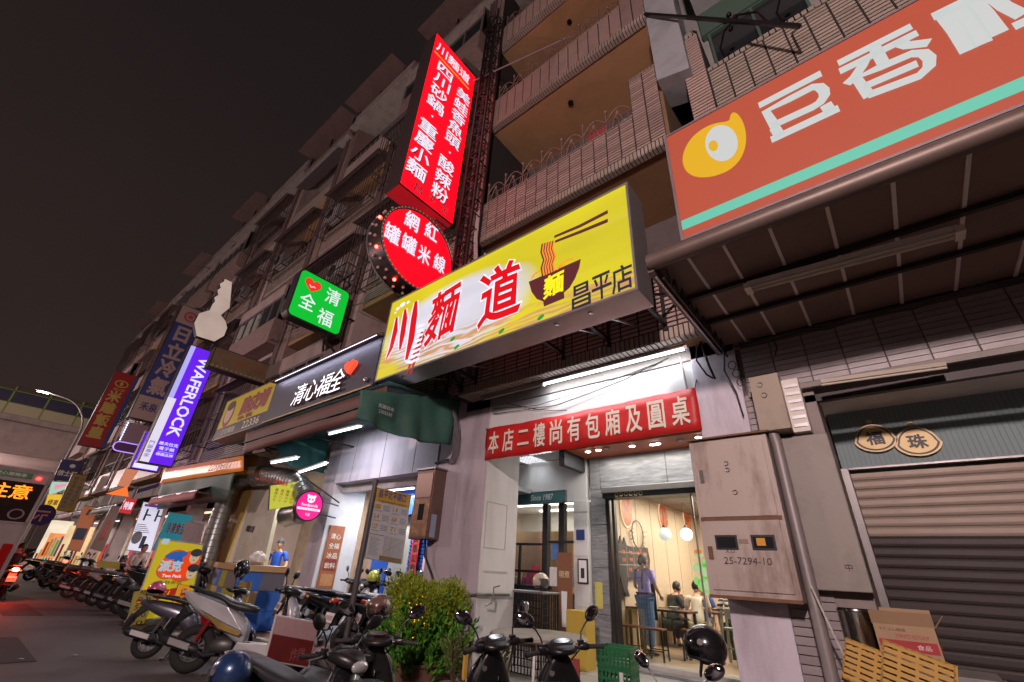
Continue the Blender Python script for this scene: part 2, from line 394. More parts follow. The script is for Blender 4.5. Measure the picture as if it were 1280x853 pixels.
def soldier(parent, x0, x1, z0, z1, Y, m, pw=.072, y1=None, zc=None):
    """a course of upright tiles; with y1 it also lies across the underside at height z0"""
    nx = round((x1-x0)/pw); pw = (x1-x0)/nx; mb = MB()
    for b in range(nx):
        cx = x0+(b+.5)*pw; mb.box(cx-pw/2+.009, cx+pw/2-.009, Y-.014, Y, z0, z1)
        if y1 is not None: mb.box(cx-pw/2+.009, cx+pw/2-.009, Y, y1, z0-.014, z0)
        if zc is not None: mb.box(cx-pw/2+.009, cx+pw/2-.009, Y-.014, zc, z1, z1+.014)
    mb.build('soldier_course', m, parent, kind='stuff')
def window(parent, x0, x1, z0, z1, Y, fm, gm, nx=2, nz=1, d=.06, sill=None):
    f = MB(); t = .045
    f.box(x0, x1, Y-d, Y, z1-t, z1); f.box(x0, x1, Y-d, Y, z0, z0+t)
    for k in range(nx+1):
        xx = x0+(x1-x0-t)*k/nx; f.box(xx, xx+t, Y-d, Y, z0+t, z1-t)
    for k in range(1, nz):
        zz = z0+(z1-z0)*k/nz; f.box(x0+t, x1-t, Y-d*.8, Y-.01, zz-.015, zz+.015)
    fo = f.build('window', fm, parent)
    for k in range(nx):
        a = x0+(x1-x0-t)*k/nx+t; b = x0+(x1-x0-t)*(k+1)/nx
        MB().box(a, b, Y-.03, Y-.022, z0+t, z1-t).build('pane', gm, fo)
    return fo
def scroll_rail(parent, x0, x1, Y, z0, m, n):
    """wrought iron balcony railing: posts, arched hoops and knobs, one child per bay"""
    for k in range(n):
        a = x0+(x1-x0)*k/n; b = x0+(x1-x0)*(k+1)/n; c = (a+b)/2; mb = MB(); hgt = .62
        mb.bar((a, Y, z0), (a, Y, z0+hgt+.06), .022); mb.ell((a, Y, z0+hgt+.1), .035, .035, .045, 8, 6)
        mb.tube([(a+(b-a)*q, Y-.02, z0+hgt*.55+math.sin(q*PI)*hgt*.42) for q in [i/8 for i in range(9)]], .014, 6)
        mb.tube([(a+(b-a)*.25+(b-a)*.5*q, Y-.05, z0+math.sin(q*PI)*hgt*.6) for q in [i/8 for i in range(9)]], .012, 6)
        mb.bar((a, Y, z0+hgt*.52), (b, Y, z0+hgt*.52), .016); mb.bar((a, Y, z0+.08), (b, Y, z0+.08), .016)
        mb.ell((c, Y-.03, z0+hgt*.72), .04, .03, .05, 8, 6)
        for q in (.12, .5, .88):
            xx = a+(b-a)*q; mb.bar((xx, Y, z0), (xx, Y, z0+hgt*.5), .012)
        mb.build('railing', m, parent)
def ac_unit(x, y, z, w, label, face=-1):
    t = thing('air_conditioner', label, 'air conditioner', (x, y, z), 'air conditioners hung on the facades')
    MB().box(x-w/2, x+w/2, y, y+.32, z, z+w*.68).build('case', mat('ac_case', (.36,.34,.33), .5, var=.1, dirt=.5, dcol=(.15,.12,.1)), t, bevel=.015)
    MB().torus((x-w*.12, y-.01, z+w*.34), (0,1,0), w*.25, .012, 20, 5).torus((x-w*.12, y-.01, z+w*.34), (0,1,0), w*.14, .01, 16, 5).build('fan_grille', iron, t)
    MB().disc((x-w*.12, y-.003, z+w*.34), (0,1,0), w*.25, 20, .006).build('fan', blackpl, t)
    MB().bar((x-w*.4, y+.3, z-.02), (x-w*.4, y+.02, z-.02), .03).bar((x+w*.4, y+.3, z-.02), (x+w*.4, y+.02, z-.02), .03).build('bracket', iron, t)
def cage(parent, x0, x1, Y0, Y1, z0, z1, m, p=.16, roof=None):
    """an iron burglar cage over a window: verticals, rails, floor bars"""
    mb = MB(); n = max(2, int((x1-x0)/p))
    for k in range(n+1):
        x = x0+(x1-x0)*k/n; mb.box(x-.009, x+.009, Y0-.009, Y0+.009, z0, z1)
    for z in (z0, z0+(z1-z0)*.5, z1): mb.box(x0, x1, Y0-.014, Y0+.014, z-.014, z+.014)
    for x in (x0, x1):
        for z in (z0, z0+(z1-z0)*.5, z1): mb.box(x-.014, x+.014, Y0, Y1, z-.014, z+.014)
        for k in range(1, 4): mb.box(x-.009, x+.009, Y0+(Y1-Y0)*k/4-.009, Y0+(Y1-Y0)*k/4+.009, z0, z1)
    for k in range(5): mb.box(x0, x1, Y0+(Y1-Y0)*k/4-.01, Y0+(Y1-Y0)*k/4+.01, z0-.02, z0)
    mb.build('window_cage', m, parent)
    if roof: MB().prism([(x0-.12, Y0-.12, z1-.02), (x1+.12, Y0-.12, z1-.02), (x1+.12, Y1, z1+.22), (x0-.12, Y1, z1+.22)], (0,0,.025)).build('rain_hood', roof, parent)
FZ = [4.38, 8.03, 12.0, 15.8]; ROOF = 19.7
gframe = mat('green_window_frame', (.07,.12,.09), .5, var=.1)
frame_al = mat('dull_frame', (.22,.21,.2), .45, .4, var=.1)

# ---- the noodle shop's building
B1 = thing('apartment_building', 'tiled apartment building with ochre balcony soffits and iron railings above the lit noodle shop', 'building', (-3.45, 5.6, 0))
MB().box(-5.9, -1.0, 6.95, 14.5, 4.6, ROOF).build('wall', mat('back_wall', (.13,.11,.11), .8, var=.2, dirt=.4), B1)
for k, z in enumerate(FZ):
    ht = 1.32 if k == 0 else 1.12; x1 = -1.86
    MB().box(-5.75, x1, 5.2, 5.34, z, z+ht).build('parapet', grout, B1)
    MB().box(-5.75, -1.32, 5.34, 6.95, z+.02, z+.17).build('balcony_soffit', soff, B1)
    sd = tilem
    if k in (0, 1, 2): tile_field(B1, -5.75, x1, z+.17, z+ht-.02, 5.2, tilem, single=(k == 1), pw=.27 if k == 1 else .28, ph=.071)
    else: tile_field(B1, -5.75, x1, z+.17, z+ht-.02, 5.2, tilem)
    soldier(B1, -5.75, x1, z, z+.16, 5.2, tilelt, y1=5.34 if k else 5.58)
    soldier(B1, -5.75, x1, z+ht, z+ht+.012, 5.2, tilelt, zc=5.34)
    # raised pier at the right end of every balcony
    pz = z+2.2 if k else z+1.32
    MB().box(-1.86, -1.32, 5.2, 5.34, z, pz).build('pier', grout, B1)
    tile_field(B1, -1.86, -1.32, z+.17, pz-.02, 5.2, tilem, single=(k == 1), pw=.27)
    soldier(B1, -1.86, -1.32, z, z+.16, 5.2, tilelt, y1=5.34)
    soldier(B1, -1.86, -1.32, pz, pz+.012, 5.2, tilelt, zc=5.34)
    if k:
        scroll_rail(B1, -5.6, -1.9, 5.27, z+ht+.012, mat('rust_iron', (.24,.16,.14), .6, .3, var=.3), 7)
    # rear wall of the balcony: door, windows, tile strip
    wz = z+.9 if k else z+1.5
    window(B1, -5.4, -3.9, wz, z+2.7, 6.93, frame_al, darkglass, 2, 1)
    window(B1, -3.6, -2.5, z+.2, z+2.6, 6.93, frame_al, darkglass, 1, 2)
    tile_field(B1, -2.45, -1.35, z+.2, z+2.9, 6.94, tilelt, pw=.3, ph=.08)
    MB().lathe([(.05,0),(.07,.03),(.07,.05),(0.001,.06)], (-3.6, 5.85, z+.02), (0,0,-1), 12).build('soffit_lamp_cap', blackpl, B1)
# party walls
for x in (-5.9,):
    MB().box(x, x+.15, 5.2, 6.95, 4.38, ROOF).build('party_wall', grout, B1)
    tile_field(B1, x-.0, x+.15, 4.4, ROOF-.1, 5.2, tilem, pw=.15, ph=.075)
MB().box(-6.1, -.9, 4.7, 14.5, ROOF, ROOF+.18).build('roof_slab', concrete, B1)
MB().prism([(-6.1, 4.2, ROOF+.2), (-.9, 4.2, ROOF+.2), (-.9, 9, ROOF+2.0), (-6.1, 9, ROOF+2.0)], (0,0,.06)).build('roof', mat('rusty_sheet', (.17,.11,.10), .7, .2, var=.3, dirt=.4), B1)
MB().box(-1.32, -1.26, 5.2, 6.95, 5.8, ROOF).build('party_wall', mat('ochre_party_wall', (.2,.12,.07), .8, var=.15, dirt=.4), B1)
# grey metal cladding panel between the two buildings
MB().prism([(-1.26, 4.95, 9.35), (-.72, 4.95, 9.15), (-.72, 5.6, 9.15), (-1.26, 5.6, 9.35)], (0,0,6)).build('cladding_panel', mat('grey_cladding', (.30,.31,.33), .6, var=.05, dirt=.3), B1)
# conduits and cable bundle
for i in range(2):
    pts = [(-5.72+i*.05, 5.1, 8.9), (-5.65+i*.05, 5.05, 8.0), (-5.5+i*.04, 5.02, 7.2), (-5.55+i*.04, 5.05, 6.2), (-5.5+i*.05, 5.08, 5.2), (-5.6+i*.05, 5.1, 4.7)]
    MB().tube(pts, .03, 8).build('conduit', mat('pvc_conduit', (.42,.36,.36), .6, var=.1, dirt=.4), B1, smooth=True)

# ---- steel lattice mast between the facades
ms = thing('lattice_mast', 'dark steel lattice mast carrying the red signs up the tiled facade', 'mast', (-5.72, 5.0, 4.3))
mb = MB(); mx0, mx1, my0, my1 = -6.02, -5.62, 4.85, 5.12
for x in (mx0, mx1):
    for y in (my0, my1): mb.box(x-.025, x+.025, y-.025, y+.025, 4.4, 17.5)
mb.build('leg', iron, ms); mb = MB(); z = 4.5; k = 0
while z < 17.2:
    for y in (my0, my1): mb.bar((mx0 if k % 2 else mx1, y, z), (mx1 if k % 2 else mx0, y, z+.42), .022)
    mb.bar((mx0, my0 if k % 2 else my1, z), (mx0, my1 if k % 2 else my0, z+.42), .022); mb.bar((mx1, my0, z), (mx1, my1, z), .02)
    mb.bar((mx0, my0, z), (mx1, my0, z), .022); z += .42; k += 1
mb.build('bracing', iron, ms)

# ---- right hand building
B0 = thing('apartment_building', 'pale tiled apartment building with green window frames above the orange sign', 'building', (1.4, 5.6, 0))
MB().box(-.98, 6.5, 6.0, 14.5, 4.3, ROOF).build('wall', mat('right_back_wall', (.30,.29,.28), .8, var=.08, dirt=.3), B0)
MB().box(-.5, 6.5, 5.2, 6.0, 4.3, 9.12).build('parapet', grout, B0)
tile_field(B0, -.5, 3.94, 8.05, 9.1, 5.2, tilelt, single=True, pw=.277, ph=.075)
soldier(B0, -.5, 6.5, 9.12, 9.2, 5.2, tilelt, zc=5.36, pw=.085)
MB().box(-.86, -.5, 5.15, 6.0, 4.3, 10.35).build('pier', grout, B0)
tile_field(B0, -.86, -.5, 8.0, 10.25, 5.15, tilem, pw=.36, ph=.075)
soldier(B0, -.86, -.5, 10.25, 10.4, 5.15, tilelt)
for a in range(4): window(B0, -.4+a*1.7, 1.15+a*1.7, 9.3, 11.2, 5.95, gframe, darkglass, 2, 1, d=.1)
MB().box(-.5, 6.5, 5.0, 6.0, 12.0, 12.2).build('balcony_slab', mat('grey_soffit', (.36,.36,.37), .8, var=.08, dirt=.3), B0)
MB().box(-.5, 6.5, 5.0, 5.15, 12.2, 13.3).build('parapet', grout, B0); tile_field(B0, -.5, 3, 12.2, 13.3, 5.0, tilelt)
MB().box(-.5, 6.5, 5.85, 5.99, 11.25, 12.0).build('lintel', gframe, B0)
for a in (0, 1):     # curled iron flag hooks with knobs
    x = .05+a*.85; mb = MB()
    mb.tube([(x-.25, 5.25, 9.2), (x-.28, 5.2, 9.55), (x-.15, 5.15, 9.85), (x+.1, 5.1, 9.95), (x+.35, 5.15, 9.8), (x+.42, 5.2, 9.5)], .018, 8)
    for dx, dz in ((-.1, .9), (-.02, 1.0), (.05, .84), (-.06, .62)): mb.ell((x+dx, 5.1, 9.1+dz), .045, .045, .045, 10, 8)
    mb.build('railing', mat('glossy_iron', (.05,.03,.035), .15, .8), B0, smooth=True)
bk = thing('sign_bracket', 'black steel bracket arm with a bolted end above the orange sign', 'bracket', (-.8, 5.0, 9.6))
p0, p1 = atY(806, 18, 4.9), atY(1000, 33, 4.7)
MB().bar(p0, p1, .05, .05).build('arm', blackpl, bk)
MB().bar(p0, atY(812, 45, 5.15), .04).bar(p1, atY(990, 42, 5.15), .03).build('brace', blackpl, bk)

# ---- the row of older buildings to the left
palep = mat('pale_plaster', (.38,.29,.27), .85, var=.12, scale=2, dirt=.6, dcol=(.13,.09,.08), dscale=1.5, streak=.3)
browntile = mat('brown_tile_wall', (.26,.17,.15), .7, var=.2, scale=3, dirt=.4)
rustsh = MATS['rusty_sheet']; greysh = mat('corrugated_sheet', (.22,.19,.19), .6, .3, var=.2, dirt=.4)
fxs = [-5.95, -10.65, -15.2, -19.9, -24.6, -29.4, -34, -38.8, -43.5, -48.5]
desc = ['brown apartment building with window cages over the dark tea shop sign', 'apartment building with a caged balcony above the yellow phone number sign',
 'pale apartment building behind the white key sign', 'dark brown apartment building behind the purple vertical sign', 'apartment building with stained pale parapets behind the blue cooling sign',
 'narrow apartment building with rooftop sheds behind the dotted light panel', 'apartment building behind the red and gold vertical sign', 'old apartment building past the red and gold sign',
 'farthest but one apartment building before the elevated road', 'farthest apartment building beside the elevated road']
ROWH = []
for i in range(len(fxs)):
    x1 = fxs[i]; x0 = fxs[i+1] if i+1 < len(fxs) else -53.5
    rr = random.Random(100+i); t = thing('apartment_building', desc[i], 'building', ((x0+x1)/2, 5.6, 0), 'row of apartment buildings down the street'); ROWH.append(t)
    wallm = [browntile, palep, browntile, palep][i % 4]; top = ROOF+rr.uniform(-.6, .4)
    MB().box(x0+.02, x1-.02, 6.2, 14.5, 4.6, top).build('wall', wallm, t)
    MB().box(x0+.02, x0+.3, 5.2, 6.2, 4.5, top).box(x1-.3, x1-.02, 5.2, 6.2, 4.5, top).build('pilaster', browntile if i % 2 else palep, t)
    for k, z in enumerate(FZ):
        z += rr.uniform(-.1, .1); kind = rr.choice(['tile', 'cage', 'plaster', 'cage', 'box']) if i else ['tile', 'cage', 'cage', 'box'][k]
        w0, w1 = x0+.32, x1-.32
        MB().box(w0, w1, 5.25, 6.2, z-.0, z+.16).build('balcony_slab', soff if rr.random() < .5 else palep, t)
        if kind in ('tile', 'cage'):
            MB().box(w0, w1, 5.25, 5.37, z+.16, z+1.1).build('parapet', grout, t)
            if i < 4: tile_field(t, w0, w1, z+.16, z+1.1, 5.25, tilelt if i % 2 == 0 else tilem, pw=.27, ph=.075)
            else: MB().box(w0, w1, 5.235, 5.25, z+.16, z+1.1).build('parapet_facing', tilem, t)
        elif kind == 'plaster':
            MB().box(w0, w1, 5.22, 5.37, z+.16, z+1.15).build('parapet', palep, t)
        else:
            MB().box(w0, w1, 4.75, 5.37, z+.2, z+1.2).build('parapet', browntile, t)
            MB().box(w0, w1, 4.75, 4.83, z+2.2, z+2.7).build('enclosed_balcony_lintel', palep, t)
            window(t, w0, w1, z+1.2, z+2.2, 4.83, frame_al, darkglass, 5, 1)
        n = 3; ww = (w1-w0)/n
        for a in range(n):
            if rr.random() < .85: window(t, w0+a*ww+.1, w0+(a+1)*ww-.1, z+1.2, z+2.6, 6.18, frame_al, darkglass, 2, 1)
        if kind == 'cage':
            c0 = w0 if i == 0 else w0+rr.uniform(0, 1); cage(t, c0, w1-.1, 4.45 if i == 0 else 4.78, 5.25, z+.6, z+2.7, mat('caged_iron', (.075,.055,.052), .6, .3, var=.3), .17, rustsh if rr.random() < .6 else greysh)
        elif rr.random() < .6:
            MB().prism([(w0, 4.8, z+2.65), (w1, 4.8, z+2.65), (w1, 5.4, z+3.0), (w0, 5.4, z+3.0)], (0,0,.03)).build('rain_hood', greysh, t)
        if rr.random() < .7:
            mb = MB(); 
            for q in range(12): mb.box(w0+(w1-w0)*q/11-.012, w0+(w1-w0)*q/11+.012, 5.28, 5.31, z+1.1, z+1.75)
            mb.box(w0, w1, 5.27, 5.32, z+1.72, z+1.76); mb.build('railing', iron, t)
    # down pipes and rooftop clutter
    for q in range(3):
        px = x1-.15-q*.12; MB().tube([(px, 5.12, 4.7), (px, 5.12, top)], .035, 6).build('drain_pipe', mat('old_pipe', (.16,.1,.1), .6, var=.2), t, smooth=True)
    MB().box(x0, x1, 4.9, 14.5, top, top+.15).build('roof_slab', concrete, t)
    MB().box(x0+.1, x1-.1, 5.0, 5.12, top+.15, top+rr.uniform(.6, 1.1)).build('parapet', palep if i % 2 else browntile, t)
    if rr.random() < .75 or i == 0:
        h = rr.uniform(1.2, 2.0); a, b = x0+rr.uniform(0, 1.2), x1-rr.uniform(0, 1.2)
        MB().box(a+.2, b-.2, 6.2, 12, top+.15, top+h).build('roof_shed', browntile, t)
        MB().prism([(a, 4.3, top+h-.3), (b, 4.3, top+h-.3), (b, 12, top+h+.6), (a, 12, top+h+.6)], (0,0,.05)).build('roof', rustsh, t)
        mb = MB()
        for xx in (a+.1, (a+b)/2, b-.1): mb.box(xx-.03, xx+.03, 5.05, 5.11, top+.15, top+h-.1)
        mb.build('roof_post', iron, t)
for j, (x, y, z, s, l) in enumerate([(-8.3, 4.9, 9.3, .8, 'air conditioner on a bracket under the caged third floor balcony by the red sign'), (-7.2, 4.85, 12.9, .85, 'air conditioner on the fourth floor balcony left of the tall red sign'),
     (-9.6, 4.9, 13.3, .8, 'air conditioner hanging at the left end of the fourth floor above the green sign'), (-16.6, 4.9, 9.2, .9, 'air conditioner beside the white key sign'), (-12.2, 4.9, 9.7, .85, 'air conditioner on the pale facade above the brown sign'),
     (-7.3, 4.88, 9.2, .8, 'air conditioner just left of the lattice mast on the third floor'), (-9.0, 4.95, 16.9, .85, 'air conditioner high on the fifth floor left of the tall red sign'), (-13.9, 4.88, 13.2, .9, 'air conditioner on the fourth floor above the yellow fascia'), (-18.2, 4.9, 12.9, .9, 'air conditioner on the fourth floor above the key sign'), (-22.4, 4.9, 12.8, .9, 'air conditioner on the fourth floor behind the blue vertical sign'), (-14.0, 4.88, 5.9, .8, 'air conditioner beside the brown projecting sign')]):
    ac_unit(x, y, z, s, l)
# ------------------------------------------------------------ ground floor of the noodle shop
P5 = 5.6
# pillars and beam
MB().box(-5.92, -5.28, 5.6, 6.5, .15, 4.4).build('pillar', pinkwall, B1, bevel=.01)
MB().box(-5.28, -5.262, 5.62, 6.5, .15, 3.95).build('pillar_facing', whitewall, B1)
MB().box(-1.62, -1.06, 5.6, 6.5, .15, 4.4).build('pillar', stucco, B1, bevel=.01)
MB().box(-5.28, -1.62, 5.63, 5.9, 3.33, 4.37).build('beam', whitewall, B1)
mb = MB()
for a, b, c, d in ((5.68, 6.2, 2.55, 2.56), (5.68, 6.2, 1.85, 1.86), (5.68, 5.69, 1.85, 2.55), (6.2, 6.21, 1.85, 2.55), (5.72, 6.3, 1.5, 1.53)): mb.box(-5.262, -5.256, a, b, c, d)
mb.build('wall_trunking', mat('trunking_edge', (.42,.42,.42), .6), B1)
# underside boards between beam and the arcade
MB().box(-5.9, -1.0, 5.6, 8.8, 4.2, 4.4).build('slab', concrete, B1)
CZ = 3.93
MB().box(-5.26, -1.0, 5.92, 7.85, CZ+.01, CZ+.04).build('ceiling_backing', concrete, B1)
ctile = mat('ceiling_tile', (.62,.62,.61), .8, var=.04, objvar=.05, bump=.1, dirt=.15); me0 = None
for i in range(10):
    for j in range(4):
        x, y = -7.3+i*.62, 5.95+j*.66
        if (i, j) in ((1, 3), (2, 2), (5, 1)): continue
        if me0 is None:
            me0 = bpy.data.meshes.new('ceiling_tile'); qq = MB().box(0, .605, 0, .645, 0, .012); me0.from_pydata(qq.v, [], qq.f); me0.materials.append(ctile)
        o = link('ceiling_tile', me0, None, B1)
        o.location = V((x, y, CZ-.01)) - ORG[B1.name]
for x, y in ((-6.68, 7.93), (-6.06, 7.27), (-4.2, 6.61)):      # louvred panel lights in the arcade ceiling
    t = thing('ceiling_light', {-6.68: 'square louvred light in the arcade ceiling deepest over the bakery door', -6.06: 'square louvred light in the arcade ceiling beside the red banner end', -4.2: 'square louvred light in the arcade ceiling behind the middle of the red banner'}[x], 'light', (x, y, CZ), 'louvred ceiling lights')
    MB().box(x, x+.6, y, y+.64, CZ+.0, CZ+.01).build('diffuser', emat('panel_light', (.95,.97,1), 7), t)
    mb = MB()
    for k in range(7): mb.box(x+k*.1-.006, x+k*.1+.006, y, y+.64, CZ-.035, CZ-.002)
    for k in range(7): mb.box(x, x+.6, y+k*.106-.006, y+k*.106+.006, CZ-.03, CZ-.004)
    mb.build('louvre', alu, t)
# the marble shopfront: slabs with open joints
orange = mat('orange_soffit', (.55,.13,.05), .5, var=.05)
MB().box(-5.1, -1.0, 7.85, 8.72, CZ-.05, CZ+.02).build('orange_soffit', orange, B1)
MB().box(-5.26, -5.12, 7.83, 8.72, CZ-.35, CZ+.0).build('ceiling_beam', mat('dark_beam', (.05,.055,.06), .5), B1)
marble = None
def marble_mat():
    m = mat('grey_marble', (.20,.21,.225), .3, var=.1, scale=3, objvar=.1)
    nt = m.node_tree; L = nt.links.new; b = nt.nodes['Principled BSDF']; tc = N(nt, 'ShaderNodeTexCoord'); mp = N(nt, 'ShaderNodeMapping'); mp.inputs['Scale'].default_value = (1.1, 1, 9)
    n = N(nt, 'ShaderNodeTexNoise', i_Scale=2.2, i_Detail=9, i_Roughness=.7, i_Distortion=.6); L(tc.outputs['Object'], mp.inputs[0]); L(mp.outputs[0], n.inputs['Vector'])
    cr = N(nt, 'ShaderNodeValToRGB'); cr.color_ramp.elements[0].position = .3; cr.color_ramp.elements[0].color = (.10,.105,.115,1); cr.color_ramp.elements[1].position = .72; cr.color_ramp.elements[1].color = (.36,.37,.39,1)
    L(n.outputs[0], cr.inputs[0]); L(cr.outputs[0], b.inputs['Base Color']); return m
marble = marble_mat()
MB().box(-5.04, -1.0, 8.74, 8.86, .15, CZ).build('shopfront_bed', grout, B1)
slabs = [(-5.03, -4.68, .16, .9), (-5.03, -4.68, .91, 1.7), (-5.03, -4.68, 1.71, 2.5), (-5.03, -4.68, 2.51, 3.2), (-5.03, -4.78, 3.21, 3.92), (-4.77, -3.3, 3.21, 3.92), (-3.29, -1.9, 3.21, 3.92), (-1.89, -1.0, 3.21, 3.92)]
for a, b, c, d in slabs: MB().box(a, b, 8.70, 8.74, c, d).build('marble_slab', marble, B1)
bpy.data.objects.remove(bpy.data.objects['shopfront_bed'])
MB().box(-5.04, -4.66, 8.745, 8.9, .15, 3.2).box(-5.04, -1.0, 8.745, 8.9, 3.2, CZ).build('shopfront_bed', grout, B1)
# glazed shopfront
t = thing('shop_window', 'large glazed restaurant front in a dark frame under a roller shutter box', 'window', (-3.2, 8.78, .15))
dfr = mat('charcoal_frame', (.045,.042,.042), .35, .4, var=.1)
MB().box(-4.66, -1.0, 8.55, 8.86, 2.99, 3.19).build('shutter_box', mat('shutter_box', (.05,.06,.062), .4, .3), t)
MB().box(-4.66, -1.0, 8.50, 8.56, 3.08, 3.2).build('shutter_lip', steel, t, bevel=.01)
MB().box(-4.66, -4.6, 8.72, 8.86, .27, 2.99).box(-4.56, -4.5, 8.74, 8.84, .27, 2.99).box(-1.15, -1.05, 8.74, 8.84, .27, 2.99).build('frame', dfr, t, bevel=.004)
MB().box(-4.66, -1.0, 8.6, 8.9, .15, .27).build('sill', mat('cream_sill', (.55,.52,.48), .35, var=.05, dirt=.2), t, bevel=.01)
MB().box(-4.66, -1.0, 8.35, 8.6, .15, .2).build('step', marble, t)
MB().box(-4.5, -2.92, 8.785, 8.793, .27, 2.99).build('pane', glass, t)
MB().box(-2.9, -1.15, 8.785, 8.793, .27, 2.99).build('pane', glass, t)
MB().box(-2.925, -2.895, 8.77, 8.80, .27, 2.99).build('mullion', alu, t)
f = Face((-3.98, 8.54, 3.045), XP, ZP, -YP)
for k in range(6):
    MB().torus((-4.33+k*.105, 8.545, 3.045), YP, .034, .009, 14, 5).build('emblem_ring', mat('brass_ring', (.65,.55,.35), .4, .5), t)
# restaurant interior
inn = mat('cream_wall', (.56,.45,.34), .6, var=.04, scale=2)
MB().box(-5.06, -4.95, 8.9, 15.2, .25, 3.6).build('interior_wall', inn, B1)
for k in range(7): MB().box(-4.95, -4.942, 9.0+k*.86, 9.006+k*.86+.0, .25, 3.6).build('wall_joint', mat('joint', (.4,.32,.24), .7), B1)
MB().box(-5.0, 1.0, 15.1, 15.2, .25, 3.6).build('interior_wall', inn, B1)
MB().box(-5.0, 1.0, 8.9, 15.1, .13, .25).build('interior_floor', mat('wood_tile_floor', (.40,.29,.19), .35, var=.15, scale=3), B1)
MB().box(-5.0, 1.0, 8.9, 15.1, 3.4, 3.5).build('interior_ceiling', mat('dark_ceiling', (.20,.17,.15), .8), B1)
MB().box(-1.0, -.9, 8.9, 15.1, .25, 3.4).build('interior_wall', mat('side_wall', (.4,.32,.25), .7), B1)
for i in range(9):
    for j in range(3):
        pass
ld = bpy.data.lights.new('room_light', 'AREA'); ld.shape = 'RECTANGLE'; ld.size = 2.6; ld.size_y = 4.5; ld.energy = 420; ld.color = (1, .84, .66)
lo = bpy.data.objects.new('room_light', ld); COL.objects.link(lo); lo.location = (-3.0, 12, 3.36)
t = thing('ceiling_panel_light', 'warm lit panels recessed in the restaurant ceiling', 'light', (-3, 12, 3.38))
lo.parent = t; lo.location = (0, 0, -.04)
for y in (10.2, 12, 13.8): MB().box(-3.3, -2.7, y-.3, y+.3, 3.36, 3.38).build('light_panel', emat('warm_panel', (1,.84,.62), 6), t)
pend = []
for k, (px, py, Y) in enumerate(((831,668,11.2),(858,668,12.2),(886,668,11.2))):
    c = atY(px, py, Y); nm = ['left', 'middle', 'right'][k]
    t = thing('pendant_lamp', f'{nm}most of the three globe pendant lamps in the restaurant window' if k != 1 else 'brightest middle globe pendant lamp of the three in the restaurant window', 'lamp', tuple(c), 'globe pendant lamps in the restaurant')
    MB().ell(c, .15, .15, .15, 20, 12).build('globe', emat('globe_warm', (1,.93,.8), 3.2 if k else 1.2) if k else emat('globe_dim', (.75,.8,.75), .9), t, smooth=True)
    MB().tube([c+V((0,0,.15)), (c.x, c.y, 3.4)], .006, 6).build('cord', cable, t); MB().lathe([(.03,0),(.05,.04),(.03,.08)], c+V((0,0,.13)), n=12).build('holder', blackpl, t)
# lit oval food pictures on the side wall
for k, (px, py, h, y) in enumerate(((783,636,.85,10.1),(829,645,.8,12.3),(859,650,.75,14.0))):
    c = atX(px, py, -4.92); t = thing('picture', ['largest oval backlit chilli picture above the wreath', 'oval backlit food picture above the dim globe lamp', 'smallest oval backlit food picture farthest along the wall'][k], 'picture', tuple(c), 'oval backlit pictures')
    F_ = Face(c, YP, ZP, XP); F_.oval(t, 0, 0, .3, h/2, emat('picture_glow', (1,.75,.45), .9), 0, 'backing')
    m = MATS.get('chilli_print')
    if not m:
        m = emat('chilli_print', (.55,.13,.04), .55); nt_ = m.node_tree; no = N(nt_, 'ShaderNodeTexVoronoi', i_Scale=9); cr = N(nt_, 'ShaderNodeValToRGB'); tcn = N(nt_, 'ShaderNodeTexCoord')
        nt_.links.new(tcn.outputs['Object'], no.inputs['Vector']); nt_.links.new(no.outputs['Color'], cr.inputs[0]); cr.color_ramp.elements[0].color = (.06,.01,.01,1); cr.color_ramp.elements[1].color = (.9,.35,.05,1); e = cr.color_ramp.elements.new(.5); e.color = (.5,.06,.02,1)
        nt_.links.new(cr.outputs[0], nt_.nodes['Principled BSDF'].inputs['Emission Color'])
    F_.oval(t, 0, 0, .27, h/2-.04, m, .012, 'print')
# wreath with red tassel
c = atX(797, 668, -4.9); t = thing('wreath', 'dried twig wreath with a red tassel above the black bull board', 'wreath', tuple(c))
mb = MB(); mb.torus(c, XP, .3, .012, 24, 6)
for k in range(60):
    a = rnd.uniform(-.1, PI+.6)+PI*.9; p = c+V((0, .3*math.cos(a), .3*math.sin(a))); d = V((rnd.uniform(0,.05), math.cos(a)*rnd.uniform(-.05,.16), math.sin(a)*rnd.uniform(-.05,.16))); mb.bar(p, p+d, .014, .006)
mb.build('twigs', mat('dried_twigs', (.09,.07,.035), .8), t)
MB().tube([c+V((.02,0,-.3)), c+V((.02,0,-.42)), c+V((.02,0,-.62))], [.012,.03,.012], 8).build('tassel', mat('tassel', (.45,.03,.02), .7), t)
# bull butcher board
t = thing('bull_board', 'black bull shaped butcher chart with orange lettering on the cream wall', 'wall board', (-4.9, 10.2, 1.2))
pts = [(765,700),(768,682),(772,680),(774,670),(777,681),(779,672),(782,682),(790,684),(808,685),(811,700),(810,722),(806,727),(800,726),(797,721),(790,724),(784,722),(783,735),(786,746),(781,746),(777,733),(773,718),(768,708)]
q = [atX(a, b, -4.9) for a, b in pts]; MB().prism(q, (.03, 0, 0)).build('board', mat('black_board', (.03,.028,.028), .5), t)
F_ = Face((-4.865, 0, 0), YP, ZP, XP); lines = []
for a, b in (((773,690),(809,693)),((775,706),(810,707)),((783,683),(785,722)),((792,684),(794,722)),((801,685),(803,724))):
    A, B = atX(*a, -4.865), atX(*b, -4.865); lines.append([(A.y, A.z, .008), (B.y, B.z, .008)])
F_.strokes(t, lines, mat('chalk_grey', (.35,.33,.3), .7), .0, 'cut_lines')
